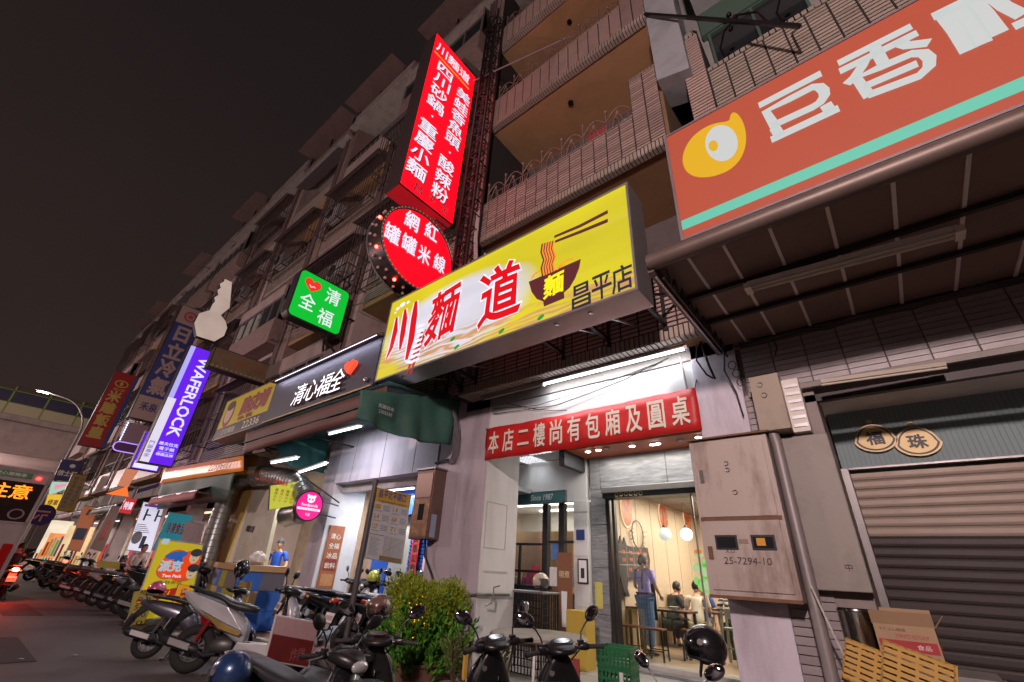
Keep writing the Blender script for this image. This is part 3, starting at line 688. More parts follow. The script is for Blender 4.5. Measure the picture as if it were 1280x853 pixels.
for k, (a, b) in enumerate(((779,690),(788,691),(797,692),(806,693),(780,700),(789,700),(798,701),(806,702),(788,712),(797,712))):
    A = atX(a, b, -4.865); F_.text(t, '牛肉', mat('orange_letters', (.8,.2,.03), .5), A.y, A.z, .16, .09, .01, .003)
# wall plaque and green shopkeeper style window stickers: plain round leafy shapes
st = thing('window_sticker', 'pale green vegetable sticker on the restaurant glass beside the meter cabinet', 'sticker', tuple(atY(883, 724, 8.78)))
F_ = Face(atY(883, 724, 8.778), XP, ZP, -YP); g1 = emat('sticker_green', (.25,.62,.15), .35, base=(.3,.6,.2)); g2 = emat('sticker_pale', (.55,.8,.45), .4)
for a, b, r1, r2, m in ((0,-.1,.17,.13,g1),(0,.12,.11,.12,g1),(-.12,.2,.06,.05,g1),(.1,.2,.06,.05,g1),(0,.24,.05,.06,g1),(0,.1,.07,.07,g2),(0,-.1,.09,.07,g2),(-.17,-.03,.05,.07,g1),(.17,-.03,.05,.07,g1)): F_.oval(st, a, b, r1, r2, m, .002+(.003 if m is g2 else 0), 'print', n=16)
for k, (a, b) in enumerate(((873,694),(871,711),(902,730))):
    st = thing('window_sticker', ['small orange and green bowl sticker, highest on the restaurant glass', 'small pale green sticker under the bowl sticker on the glass', 'green sticker on the restaurant glass half behind the meter cabinet'][k], 'sticker', tuple(atY(a, b, 8.78)))
    F_ = Face(atY(a, b, 8.778), XP, ZP, -YP); F_.oval(st, 0, 0, .08, .05, g2, .003, n=14)
    if k == 0: F_.oval(st, 0, .05, .07, .04, emat('sticker_orange', (.9,.3,.05), .4), .005, n=14)
    if k == 2: F_.oval(st, 0, .1, .1, .12, g1, .005, n=14)
# ---- bakery front to the left of the marble column
MB().box(-8.5, -5.1, 8.66, 8.8, 2.98, CZ).build('fascia', whitewall, B1)
MB().box(-5.4, -5.06, 8.6, 8.9, .15, 2.98).build('column', whitewall, B1, bevel=.005)
for z in (1.0, 1.9, 2.75): MB().box(-5.4, -5.06, 8.594, 8.6, z, z+.01).build('joint_line', mat('joint_grey', (.5,.48,.46), .7), B1)
t, F_ = box_sign('shop_sign', 'teal sign reading Since 1987 over the bakery door', 'sign', (-6.5, 8.6, 3.1), XP, ZP, -YP, 1.8, .26, .05, mat('teal_sign', (.05,.15,.15), .5, var=.04), steel, .01)
F_.text(t, 'Since 1987', whitep, .25, 0, .62, .13, .004, .008, shear=.15)
t2, F2 = box_sign('shop_sign', 'small red square sign with black writing at the left end of the teal sign', 'sign', (-7.52, 8.58, 3.1), XP, ZP, -YP, .22, .26, .06, redp, redp, .005); F2.text(t2, '福', blkp, 0, 0, .15, .17, .01, .008)
t = thing('glass_door_front', 'dark framed bakery glass door and windows under the teal sign', 'shopfront', (-6.4, 8.8, .15))
for a, b, y in ((-7.6,-7.54,0),(-6.30,-6.16,-.03),(-5.86,-5.72,-.03),(-5.44,-5.40,0)): MB().box(a, b, 8.74+y, 8.84, .17, 2.97).build('stile', dfr, t)
for z in (2.1, 1.55): MB().box(-7.54, -6.3, 8.76, 8.82, z, z+.05).build('rail', dfr, t)
MB().box(-6.16, -5.86, 8.76, 8.82, 2.15, 2.2).box(-5.72, -5.44, 8.76, 8.82, 2.15, 2.2).build('rail', dfr, t)
MB().box(-7.0, -6.96, 8.76, 8.82, 1.2, 2.1).build('rail', dfr, t)
for a, b in ((-7.54,-6.3),(-6.16,-5.86),(-5.72,-5.44)): MB().box(a, b, 8.79, 8.797, .3, 2.97).build('pane', glass, t)
wood = mat('orange_wood', (.30,.12,.055), .45, var=.2, scale=6)
MB().box(-7.54, -6.16, 8.8, 8.86, .17, 1.25).box(-5.72, -5.44, 8.82, 8.86, .17, 1.2).build('wooden_panel', wood, t); MB().box(-7.54, -6.16, 8.74, 8.9, 1.25, 1.3).build('ledge', dfr, t)
# bakery inside: back wall, warm shelf, posters
ld = bpy.data.lights.new('bakery_light', 'AREA'); ld.shape = 'RECTANGLE'; ld.size = 3; ld.size_y = 2; ld.energy = 170; ld.color = (1,.95,.88); lo = bpy.data.objects.new('bakery_light', ld); COL.objects.link(lo); lo.location = (-7.1, 10.6, 3.22)
MB().box(-9.9, -5.08, 12.4, 12.5, .15, 3.6).build('interior_wall', mat('bakery_wall', (.5,.47,.42), .7, var=.06), B1); MB().box(-9.9, -5.08, 8.9, 12.4, 3.3, 3.4).build('interior_ceiling', whitewall, B1)
MB().box(-9.95, -9.85, 8.9, 12.4, .15, 3.4).build('interior_wall', inn, B1); MB().box(-9.9, -5.08, 8.9, 12.4, .14, .155).build('interior_floor', floorc, B1)
t = thing('ceiling_light', 'long bright strips in the bakery ceiling seen through the door glass', 'light', (-7, 10.4, 3.28)); 
for y in (9.5, 10.6, 11.7): MB().box(-8.6, -5.6, y, y+.12, 3.26, 3.295).build('light_strip', emat('strip_cool', (.95,.97,1), 6), t)
sh = thing('display_shelf', 'wooden bakery shelf with coloured packs behind the glass', 'shelf', (-7.6, 9.6, .15)); MB().box(-8.4, -6.2, 9.6, 9.95, .15, 1.3).box(-8.4, -6.2, 9.85, 9.95, 1.3, 2.5).build('cabinet', mat('light_wood', (.50,.30,.14), .5, var=.15), sh)
cols = [(.6,.08,.1),(.7,.68,.6),(.15,.3,.5),(.75,.75,.72),(.65,.4,.1),(.6,.15,.25)]
for k in range(14):
    x = -8.3+k*.15; c_ = cols[k % 6]; h = rnd.uniform(.16,.34)
    o = MB().box(x, x+.11, 9.62, 9.7, 1.3, 1.3+h).build('snack_bag', mat('pack%d' % (k % 6), c_, .4, var=.25, scale=20), bevel=.01); tag(o, None, 'snack bag', 'packs along the bakery shelf'); o['label'] = ['red','cream','blue','white','orange','crimson'][k % 6] + ' pack on the bakery shelf, ' + ['first','second','third','fourth','fifth','sixth','seventh','eighth','ninth','tenth','eleventh','twelfth','thirteenth','last'][k] + ' from the left'
for k, (x, z, c_) in enumerate(((-6.5,1.5,(.55,.05,.08)),(-6.02,1.5,(.75,.72,.7)),(-5.98,2.0,(.1,.2,.45)),(-5.6,1.5,(.75,.74,.7)))):
    o = MB().box(x-.11, x+.11, 8.77, 8.775, z-.18, z+.18).build('poster', mat('poster%d' % k, c_, .5, var=.35, scale=14)); tag(o, ['red poster on the bakery glass left of the door', 'white poster low on the bakery door glass', 'dark blue poster high on the bakery door glass', 'white poster on the narrow bakery side glass'][k], 'poster')
t = thing('banner_stand', 'brown standing banner with a white cup picture beside the bakery door', 'banner', (-5.5, 8.45, .15)); MB().box(-5.72, -5.36, 8.45, 8.47, .25, 1.95).build('board', mat('brown_banner', (.22,.09,.04), .5, var=.15), t)
F_ = Face((-5.54, 8.445, 1.1), XP, ZP, -YP); F_.text(t, '現煮', mat('cream_letters', (.7,.55,.35), .5), 0, .45, .26, .13, .01, .004); F_.poly(t, [(-.07,.15),(.07,.15),(.05,-.45),(-.05,-.45)], whitep, .004)
o = MB().box(-5.33, -5.13, 8.585, 8.594, 2.2, 2.4).build('wall_sign', mat('navy', (.03,.05,.18), .4)); tag(o, 'small dark blue house number plate on the white column', 'sign')
t = thing('framed_notice', 'small framed black and white notice on the white column', 'notice', (-5.2, 8.59, 1.6)); MB().box(-5.3, -5.06, 8.57, 8.59, 1.4, 1.85).build('frame', blkp, t); MB().box(-5.27, -5.09, 8.566, 8.57, 1.43, 1.82).build('sheet', whitep, t); MB().box(-5.22, -5.14, 8.563, 8.566, 1.5, 1.68).build('print', blkp, t)
o = MB().box(-4.98, -4.82, 8.69, 8.70, 1.0, 1.45).build('notice_sheet', mat('yellow_paper', (.55,.50,.12), .7)); tag(o, 'pale yellow paper notice taped to the marble column', 'notice')
# orange soffit spotlights
sp_ = [(735,565),(748,563),(758,561),(790,558),(816,556),(822,555),(850,551),(873,547)]
for k, (a, b) in enumerate(sp_):
    c = atZ(a, b, CZ-.07); on = k not in (2, 6)
    t = thing('spotlight', 'round spotlight on the orange soffit under the red banner, number %s from its left end' % ['one','two','three','four','five','six','seven','eight'][k], 'spotlight', tuple(c), 'spotlights on the orange soffit')
    MB().lathe([(.065,0),(.07,.03),(.0001,.03)], c, n=14).build('housing', alu, t)
    MB().disc(c-V((0,0,.004)), ZP, .055, 14, .006).build('bulb', emat('spot_on', (1,.92,.8), 26) if on else tubeoff, t)
ld = bpy.data.lights.new('soffit_wash', 'AREA'); ld.shape = 'RECTANGLE'; ld.size = 3.2; ld.size_y = .3; ld.energy = 60; ld.color = (1,.93,.85)
lo = bpy.data.objects.new('soffit_wash', ld); COL.objects.link(lo); lo.parent = t; lo.location = V((-3.2, 8.2, CZ-.09))-V(c)
# the long red banner
bn = thing('banner', 'long red cloth banner with white writing stretched between the pillars over the entrance', 'banner', (-3.5, 5.56, 3.2))
mb = MB(); n = 40; top = []; bot = []
x0, x1, z0, z1 = -5.31, -1.60, 3.22, 3.78; nz = 4
for i in range(n+1):
    for j in range(nz+1):
        x = x0+(x1-x0)*i/n; z = z0+(z1-z0)*j/nz; edge = min(i, n-i)/n
        mb.v.append((x, 5.565-.012*math.sin(x*7+z*3)-.008*math.sin(x*17)-.01*math.sin(z*9+x), z-(.012*math.sin(PI*i/n) if j == 0 else 0)+(.0 if j < nz else -.014*math.sin(PI*i/n))))
for i in range(n):
    for j in range(nz): a = i*(nz+1)+j; mb.f.append((a, a+nz+1, a+nz+2, a+1))
o = mb.build('cloth', mat('banner_red', (.55,.02,.018), .45, var=.1, bump=.1, bscale=30), bn, smooth=True); sm = o.modifiers.new('solid', 'SOLIDIFY'); sm.thickness = .004
F_ = Face((-3.455, 5.535, 3.5), XP, ZP, -YP)
chars = '本店二樓尚有包廂及圓桌'
for k, c in enumerate(chars): F_.text(bn, c, mat('cream_print', (.78,.74,.62), .5), -1.62+k*.325, -.005, .235,   .39 if c != '二' else .25, .016, .006, 'character')
MB().tube([(-5.33,5.6,3.8),(-5.31,5.56,3.77)], .006).tube([(-1.58,5.6,3.9),(-1.60,5.56,3.78)], .006).build('cord', cable, bn)
# fluorescent batten under the projecting tiles
t = thing('tube_light', 'long lit fluorescent batten under the tiled ledge over the banner', 'light', (-2.9, 5.42, 4.33))
MB().box(-5.35, -1.58, 5.40, 5.46, 4.315, 4.36).build('batten', alu, t); MB().tube([(-3.95, 5.43, 4.295), (-1.62, 5.43, 4.295)], .016, 10).build('tube', emat('tube_hot', (.93,.95,1), 8), t, smooth=True)
MB().tube([(-5.3, 5.43, 4.295), (-4.0, 5.43, 4.295)], .014, 10).build('tube', tubeoff, t, smooth=True); MB().box(-1.62, -1.58, 5.39, 5.47, 4.27, 4.33).box(-3.99, -3.95, 5.4, 5.46, 4.27, 4.32).build('end_cap', whitep, t)
ld = bpy.data.lights.new('batten_light', 'AREA'); ld.shape = 'RECTANGLE'; ld.size = 2.3; ld.size_y = .05; ld.energy = 15; ld.color = (.92,.94,1)
lo = bpy.data.objects.new('batten_light', ld); COL.objects.link(lo); lo.parent = t; lo.location = V((-2.8,5.43,4.265))-V(t.location); lo.rotation_euler = (.5,0,0)
# cables across the white beam
for k, pts in enumerate([[(-5.2,5.6,4.15),(-4.2,5.58,4.02),(-3.2,5.58,4.1),(-2.0,5.58,4.27)], [(-4.9,5.6,4.2),(-4.3,5.58,3.98),(-3.9,5.58,3.88),(-3.6,5.58,3.83)], [(-5.2,5.6,4.05),(-3.8,5.58,3.95),(-2.6,5.58,4.12),(-1.9,5.57,4.3)]]):
    o = MB().tube(pts, .006, 6).build('cable', cable); tag(o, ['highest thin cable sagging across the white beam', 'short cable drooping to the red banner from the ledge', 'lowest thin cable sagging across the white beam'][k], 'cable')
o = MB().tube([(-1.45,5.4,4.3),(-1.5,5.45,4.1),(-1.42,5.5,3.9),(-1.36,5.55,3.85)], .012, 6).tube([(-1.4,5.4,4.33),(-1.36,5.45,4.0),(-1.34,5.56,3.84)], .015, 6).build('cable', cable); tag(o, 'black cables hanging in a loop from the right end of the lit batten', 'cable')
o = MB().tube([(-1.75,5.6,4.3),(-1.72,5.6,3.8)], .014, 6).build('conduit', MATS['pvc_conduit']); tag(o, 'thin grey conduit on the beam beside the banner corner', 'conduit')

# ------------------------------------------------------------ unit two: grey fascia, opening to the motorcycle arcade
B2 = ROWH[0]
MB().box(-10.2, -6.58, 5.6, 5.85, 3.18, 4.6).build('fascia', stucco, B2)
for x in (-9.55, -8.4, -7.3): MB().box(x, x+.008, 5.594, 5.6, 3.18, 4.6).build('fascia_joint', mat('joint_dark', (.2,.19,.2), .7), B2)
MB().box(-6.58, -5.93, 5.62, 6.3, .15, 4.6).build('pillar', pinkwall, B2, bevel=.01)
MB().box(-10.75, -10.2, 5.6, 6.5, .15, 4.6).build('pillar', pinkwall, B2, bevel=.01); MB().box(-10.2, -10.185, 5.62, 6.5, .15, 3.4).build('pillar_facing', whitewall, B2)
MB().box(-10.2, -6.58, 5.85, 9.2, 3.2, 3.3).build('slab', mat('arcade_soffit', (.5,.5,.48), .8, dirt=.2), B2)
MB().box(-10.2, -6.6, 5.86, 5.95, 3.0, 3.2).build('downstand', whitewall, B2)
blue = mat('blue_paint', (.02,.10,.50), .35, var=.08, coat=.3); blued = mat('blue_slats', (.02,.09,.38), .45, var=.1)
# blue boxed shopfront at the back of the arcade
MB().box(-10.15, -7.74, 7.0, 7.12, 2.62, 3.2).build('blue_fascia', blue, B2); MB().box(-7.86, -7.74, 6.98, 7.3, .15, 2.62).build('blue_jamb', blue, B2); MB().box(-10.15, -9.75, 7.0, 7.3, .15, 2.62).build('blue_jamb', blue, B2); MB().box(-9.75, -8.98, 7.2, 7.3, .15, 2.62).build('grey_door', mat('grey_door', (.40,.38,.33), .6, var=.1, dirt=.3), B2)
MB().box(-14.5, -7.9, 9.25, 9.4, .15, 3.2).build('interior_wall', mat('arcade_back_wall', (.42,.42,.38), .7, var=.1, dirt=.3), B2)
sh = thing('roller_shutter', 'blue roller shutter with a red paper strip behind the parked motorcycles', 'shutter', (-8.4, 7.15, .15)); me0 = None
for k in range(32):
    if me0 is None:
        me0 = bpy.data.meshes.new('slat'); q = MB().prism([(0,0,0),(0,-.022,.02),(0,-.022,.06),(0,0,.075)], (1.1,0,0)); me0.from_pydata(q.v, [], q.f); me0.materials.append(blued)
    o = link('slat', me0, None, sh); o.location = V((-8.97, 7.17, .15+k*.077))-ORG[sh.name]
o = MB().box(-8.80, -8.56, 7.08, 7.10, 1.35, 2.25).build('couplet_paper', redp); tag(o, 'red paper couplet strip with black writing on the blue shutter', 'paper strip')
e = thing('couplet', 'vertical black writing on the red couplet strip', 'writing', (-11.1, 9.03, 1.2)); bpy.data.objects.remove(e)
Fc = Face((-8.68, 7.075, 1.8), XP, ZP, -YP); mb_t = Fc.text(o, '萬事如意', blkp, 0, 0, .16, .8, .01, 0, vertical=True)
o = MB().box(-8.35, -8.13, 7.08, 7.095, 1.45, 1.75).build('paper_notice', mat('pink_paper', (.7,.45,.5), .6, var=.3, scale=14)); tag(o, 'small pink and white notice on the blue shutter beside the red strip', 'notice')
ld = bpy.data.lights.new('arcade_light', 'AREA'); ld.shape = 'RECTANGLE'; ld.size = 1.2; ld.size_y = .1; ld.energy = 70; ld.color = (.93,.96,1)
t = thing('tube_light', 'fluorescent fitting on the motorcycle arcade ceiling behind the bus stop panel', 'light', (-9, 6.6, 3.17)); lo = bpy.data.objects.new('arcade_light', ld); COL.objects.link(lo); lo.parent = t; lo.location = (0,0,-.06)
MB().box(-9.6, -8.4, 6.55, 6.65, 3.14, 3.19).build('batten', whitep, t); MB().tube([(-9.57,6.6,3.12),(-8.43,6.6,3.12)], .014).build('tube', tubeon, t)
# rusty meter box on the pillar
t = thing('meter_box', 'rusty brown metal meter box with flaking paint on the grey pillar', 'meter box', (-6.4, 5.5, 1.95))
rustbox = mat('rust_box', (.22,.11,.06), .5, .3, var=.3, scale=5, dirt=.8, dcol=(.48,.30,.13), dscale=6, bump=.2)
a, b = -6.78, -6.28
MB().box(a, b, 5.34, 5.62, 1.95, 3.12).build('case', mat('meter_case_brown', (.17,.10,.08), .45, .4, var=.2, dirt=.4), t, bevel=.01)
MB().box(a+.03, b-.03, 5.325, 5.34, 1.98, 2.6).build('door', rustbox, t, bevel=.004); MB().box(a+.03, b-.03, 5.325, 5.34, 2.63, 3.06).build('door', mat('brown_door', (.22,.13,.10), .4, .4, var=.2), t, bevel=.004)
MB().box(a-.02, b+.03, 5.3, 5.62, 3.12, 3.15).build('hood', steel, t); MB().box(a+.2, a+.34, 5.318, 5.325, 2.25, 2.52).build('window', darkglass, t); MB().box(b+.002, b+.01, 5.38, 5.5, 1.98, 2.35).build('sticker', mat('blue_grey', (.25,.3,.38), .6), t)
o = MB().tube([(-6.5,5.5,1.95),(-6.48,5.52,1.7),(-6.3,5.55,1.45),(-6.12,5.55,1.2),(-6.12,5.57,.2)], .02, 8).build('conduit', cable, smooth=True); tag(o, 'black conduit dropping from the rusty meter box down the pillar', 'conduit')
o = MB().tube([(-6.12,5.55,1.18),(-5.6,5.55,1.17),(-5.22,5.57,1.2),(-5.2,6.3,1.2)], .022, 8).build('pipe', steel, smooth=True); tag(o, 'horizontal grey pipe round the white pillar at waist height', 'pipe')
t = thing('tap', 'bent metal tap on the horizontal pipe beside the white pillar face', 'tap', (-5.2, 5.85, 1.2)); MB().tube([(-5.2,5.85,1.2),(-5.1,5.8,1.2),(-5.08,5.75,1.1),(-5.16,5.7,1.06)], .014).tube([(-5.14,5.85,1.2),(-5.14,5.85,1.3),(-5.02,5.85,1.33)], .01).build('spout', steel, t, smooth=True)
# bundle of cables between the two units
mb = MB()
for k in range(14):
    o_ = rnd.uniform(-.11,.11); mb.tube([(-6.35+o_,5.1,4.6),(-6.1+o_,5.2,4.35+o_),(-5.98+o_,5.35,4.0),(-5.99,5.5+o_,3.7),(-6.05+o_,5.55,3.4),(-6.15+o_,5.58,3.25)], rnd.choice([.008,.012,.02]), 6)
o = mb.build('cable_bundle', mat('dusty_cable', (.13,.11,.12), .7, var=.3), smooth=True); tag(o, 'thick bundle of dusty cables running down where the green tarpaulin meets the pillar', 'cable bundle')
o = MB().tube([(-6.6,5.58,3.3),(-6.2,5.55,3.32)], .02).build('cable_bracket', iron); tag(o, 'short iron bracket under the cable bundle', 'bracket')
# rust poster board on the white pillar face
t = thing('poster_board', 'tall narrow rust red menu board on the white pillar', 'menu board', (-10.17, 5.95, .3))
MB().box(-10.18, -10.15, 5.72, 6.12, .32, 2.28).build('board', mat('rust_poster', (.36,.12,.05), .5, var=.4, scale=5), t, bevel=.02)
F_ = Face((-10.148, 5.92, 1.3), YP, ZP, XP)
for k, s_ in enumerate(('清心', '全福', '冰品', '飲料')): F_.text(t, s_, mat('cream_print', (.7,.6,.45), .5), 0, .75-k*.2, .26, .12, .01, .002)
for k in range(4): F_.rect(t, -.15, .15, -.85+k*.3, -.62+k*.3, mat('poster_patch%d' % (k % 2), [(.5,.25,.1),(.25,.04,.03)][k % 2], .5, var=.4, scale=20), .002)
# ------------------------------------------------------------ right hand shop
tst = mat('small_white_tile', (.30,.265,.27), .4, var=.1, dirt=.5, dcol=(.13,.11,.11), objvar=.12)
MB().box(-1.05, -.95, 5.63, 6.5, .15, 4.3).build('pillar', mat('pale_grout', (.13,.11,.11), .9, var=.15), B1)
MB().box(-1.04, -.36, 5.66, 6.3, .15, 3.6).build('pillar', mat('brown_pillar', (.28,.23,.22), .6, var=.1, dirt=.4), B0)
MB().box(-1.0, 5, 5.62, 5.9, 3.52, 4.27).build('beam', mat('pale_grout', (.13,.11,.11), .9, var=.15), B0)
for r_ in range(10):     # long pale tiles on the beam
    for c_ in range(11):
        x = -1.0+c_*.34; z = 3.60+r_*.066
        if z+.06 > 4.25: continue
        tile_obj(B0, x+.165, 5.62, z+.03, .325, .058, tst)
for r_ in range(46):
    for c_ in range(2): tile_obj(B0, -.96+c_*.0+.0 if c_ == 0 else -.76, 5.655 if c_ else 5.62, .2+r_*.074, .19, .066, tst)
MB().box(-1.0, 5, 5.56, 5.62, 3.52, 3.58).build('moulding', concrete, B0); MB().box(-.9, 5, 5.66, 5.74, 3.38, 3.46).build('shutter_rail', iron, B0)
MB().box(-1.0, 5, 5.9, 6.68, 3.5, 3.56).build('ceiling', mat('dim_ceiling', (.80,.75,.70), .8, var=.03, dirt=.2), B0)
MB().box(-.36, 5, 6.62, 6.8, 2.83, 3.5).build('teal_wall', mat('teal_panel', (.22,.30,.31), .6, var=.05), B0)
mb = MB()
for k in range(100): mb.box(-.34+k*.045, -.335+k*.045, 6.614, 6.62, 2.84, 3.49)
mb.build('wall_ribs', mat('teal_rib', (.15,.20,.21), .6), B0, kind='stuff')
MB().box(-.36, 5, 6.6, 6.66, 2.805, 2.825).build('trim', steel, B0)
MB().box(-.40, -.30, 6.56, 6.8, .15, 2.82).build('shutter_guide', steel, B0, bevel=.006)
MB().box(-.62, -.40, 6.6, 6.8, .15, 2.7).build('side_wall', mat('pale_teal_glazed', (.30,.38,.38), .4), B0)
t = thing('roller_shutter', 'closed roller shutter, pale upper slats and dark brown lower slats, on the right', 'shutter', (2, 6.7, .15)); meA = {}
sl_a = mat('shutter_pale', (.30,.24,.195), .5, .2, var=.06, dirt=.3, dcol=(.2,.15,.13)); sl_b = mat('shutter_dark', (.036,.026,.024), .5, .2, var=.1, dirt=.3, dcol=(.04,.028,.025))
for k in range(26):
    z = 2.80-(k+1)*.102; m = sl_a if k < 7 else sl_b
    if m.name not in meA:
        me0 = bpy.data.meshes.new('slat'); q = MB().prism([(0,0,0),(0,-.007,.006),(0,-.012,.03),(0,-.012,.075),(0,-.006,.09),(0,0,.1)], (5.2,0,0)); me0.from_pydata(q.v, [], q.f); me0.materials.append(m); meA[m.name] = me0
    o = link('slat', meA[m.name], None, t); o.location = V((-.31, 6.72, z))-ORG[t.name]
# two round gilt name plaques
for k, (px, py, ch, lb) in enumerate(((1093,547,'福','left gilt charm shaped plaque with a blue character on the teal wall'),(1146,551,'珠','right gilt charm shaped plaque with a blue character on the teal wall'))):
    c = atY(px, py, 6.59); t = thing('plaque', lb, 'plaque', tuple(c), 'gilt plaques on the teal wall'); F_ = Face(c, XP, ZP, -YP)
    gold = mat('gilt', (.68,.50,.22), .45, .1, var=.1); dk = mat('plaque_dark', (.05,.055,.08), .5)
    def egg(s, fx=1): return [(s*.185*math.cos(a)*(1+(.12 if math.sin(a) < 0 else -.14*math.sin(a))), s*.165*math.sin(a)-.01) for a in [2*PI*i/28 for i in range(28)]]
    F_.poly(t, egg(1.0), gold, .02, 'disc', .02); F_.poly(t, egg(.9), dk, .024, 'ring', .004); F_.poly(t, egg(.8), gold, .028, 'ring', .004)
    F_.text(t, ch, dk, 0, -.015, .17, .16, .03, .031); F_.oval(t, 0, .19, .028, .022, gold, .02, 'loop', t=.02)
# unlit tubes on the ceiling
t = thing('tube_light', 'unlit fluorescent fitting on the pale ceiling over the teal wall', 'light', (.3, 6.2, 3.48)); q0, q1 = atZ(1026,478,3.47), atZ(1182,456,3.47)
MB().bar(q0, q1, .06, .04).build('batten', mat('cream_metal', (.38,.33,.26), .5), t); MB().tube([q0+V((0,0,-.03)), q1+V((0,0,-.03))], .014).build('tube', tubeoff, t)
# awning / canopy over the pavement
CY, CZ2 = 3.42, 4.26
cn = thing('canopy', 'brown panelled canopy carrying the orange sign over the right hand shop', 'canopy', (1, 4.5, 4.2))
canm = mat('canopy_panel', (.22,.145,.115), .7, var=.15, scale=5, objvar=.12, bump=.15, dirt=.3); seamm = mat('canopy_seam', (.75,.68,.62), .6, var=.1)
xs = [-1.22, -.90, -.58, -.2, .22, .64, 1.06, 1.48, 1.9, 2.4, 3.0, 3.6]; ys = [3.46, 4.2, 4.82, 5.58]
MB().box(-1.22, 3.6, 3.46, 5.58, 4.30, 4.36).build('deck', iron, cn)
for i in range(len(xs)-1):
    for j in range(3): MB().box(xs[i]+.006, xs[i+1]-.006, ys[j]+.006, ys[j+1]-.006, 4.275, 4.298).build('panel', canm, cn)
    if i: MB().box(xs[i]-.014, xs[i]+.014, 3.46, 5.58, 4.262, 4.275).build('seam', seamm, cn)
for y in ys[1:3]: MB().box(-1.2, 3.6, y-.025, y+.025, 4.215, 4.26).build('purlin', iron, cn)
MB().tube([(-1.24, 3.42, 4.27), (3.6, 3.42, 4.27)], .085, 14).build('edge_tube', mat('brown_metal', (.14,.10,.085), .45, .3, var=.15, dirt=.3), cn, smooth=True)
MB().box(-1.26, -1.2, 3.42, 5.58, 4.16, 4.36).build('side_beam', MATS['brown_metal'], cn); MB().bar((-1.21,3.5,4.14),(-1.21,5.5,4.14), .02, .02).build('trim', alu, cn)
mb = MB()
for k in range(9): mb.bar((-1.14, 3.6+k*.22, 4.27), (-1.14, 3.7+k*.22, 4.1), .018); mb.bar((-1.14, 3.7+k*.22, 4.1), (-1.14, 3.82+k*.22, 4.27), .018)
mb.bar((-1.14,3.5,4.1),(-1.14,5.55,4.1), .02); mb.build('truss', iron, cn)
t = thing('tube_light', 'unlit double batten hanging under the brown canopy', 'light', (.5, 4.5, 4.2)); q0, q1 = atZ(935,358,4.17), atZ(1197,288,4.17)
MB().bar(q0, q1, .10, .05).build('batten', mat('beige_metal', (.78,.73,.66), .5, dirt=.2), t); dd = V((-.035,.0,-.035)); MB().tube([q0+V((0,-.035,-.04)), q1+V((0,-.035,-.04))], .014).build('tube', tubeoff, t); MB().tube([q0+V((0,.035,-.04)), q1+V((0,.035,-.04))], .014).build('tube', tubeoff, t)
for q in (q0, q1): MB().box(q.x-.03, q.x+.03, q.y-.07, q.y+.07, q.z-.06, q.z).build('end_cap', MATS['beige_metal'], t)
# loose wires along the canopy edge and the pillar
mb = MB(); pts = [(-1.05+.25*k, 5.5+.03*math.sin(k*2), 4.2+.025*math.sin(k*3)) for k in range(18)]; mb.tube(pts, .009, 5); pts = [(-1.05+.25*k, 5.52, 4.17+.03*math.cos(k*2.3)) for k in range(18)]; mb.tube(pts, .007, 5)
for k in range(3): mb.torus((-1.1+k*.03, 5.5, 3.95-k*.12), (.3,1,.2), .05, .006, 14, 5)
mb.tube([(-.6,5.55,4.2),(-.58,5.5,4.05),(-.62,5.5,3.95)], .008, 5).tube([(-1.15,5.5,4.2),(-1.2,5.5,3.9),(-1.12,5.52,3.6),(-1.1,5.55,3.3)], .01, 6)
o = mb.build('wires', cable); tag(o, 'tangled black wires along the wall under the brown canopy', 'wires')
# grey-beige meter cabinet on the pillar
t = thing('meter_cabinet', 'large rust streaked beige meter cabinet with handwritten number on the white pillar', 'meter cabinet', (-1.3, 5.4, 1.35))
cab = mat('cabinet_beige', (.46,.39,.35), .5, .1, var=.08, scale=3, dirt=.8, dcol=(.13,.07,.045), dscale=3.2, streak=.25, bump=.08)
a, b, c, d = -1.70, -.87, 1.40, 3.0
MB().box(a, b, 5.3, 5.6, c, d).build('case', cab, t, bevel=.006); MB().prism([(a-.03,5.25,d),(b+.03,5.25,d),(b+.03,5.6,d+.05),(a-.03,5.6,d+.05)], (0,0,.02)).build('hood', mat('rust_edge', (.16,.08,.04), .7, var=.4, scale=14), t)
MB().box(a+.05, b-.05, 5.285, 5.3, 2.16, 2.94).build('door', cab, t, bevel=.004); MB().box(a+.05, b-.05, 5.285, 5.3, 1.47, 2.12).build('door', cab, t, bevel=.004)
MB().box(a+.02, b-.02, 5.292, 5.3, 2.12, 2.16).build('rust_seam', MATS['rust_edge'], t); MB().box(a, b, 5.28, 5.3, 1.395, 1.425).build('rust_edge', MATS['rust_edge'], t)
for x in (a+.14, a+.49): 
    MB().box(x, x+.22, 5.278, 5.285, 1.84, 1.98).build('window_frame', blkp, t, bevel=.003); MB().box(x+.02, x+.20, 5.275, 5.278, 1.86, 1.96).build('window', darkglass, t)
MB().box(a+.54, a+.62, 5.272, 5.2745, 1.88, 1.95).build('meter_dial', emat('amber_reading', (.8,.35,.05), .25), t)
MB().box(a+.37, a+.46, 5.28, 5.285, 1.90, 1.94).build('label_plate', mat('label_brown', (.3,.2,.15), .5), t)
MB().box(a+.08, a+.12, 5.27, 5.285, 2.52, 2.66).build('latch', steel, t); MB().box(a+.055, a+.1, 5.27, 5.285, 1.75, 1.87).build('latch', MATS['rust_edge'], t)
for x, z in ((a+.38,2.71),(a+.38,2.64),(a+.42,2.4)): MB().torus((x,5.282,z), (0,1,0), .022, .006, 12, 5).build('knob', steel, t)
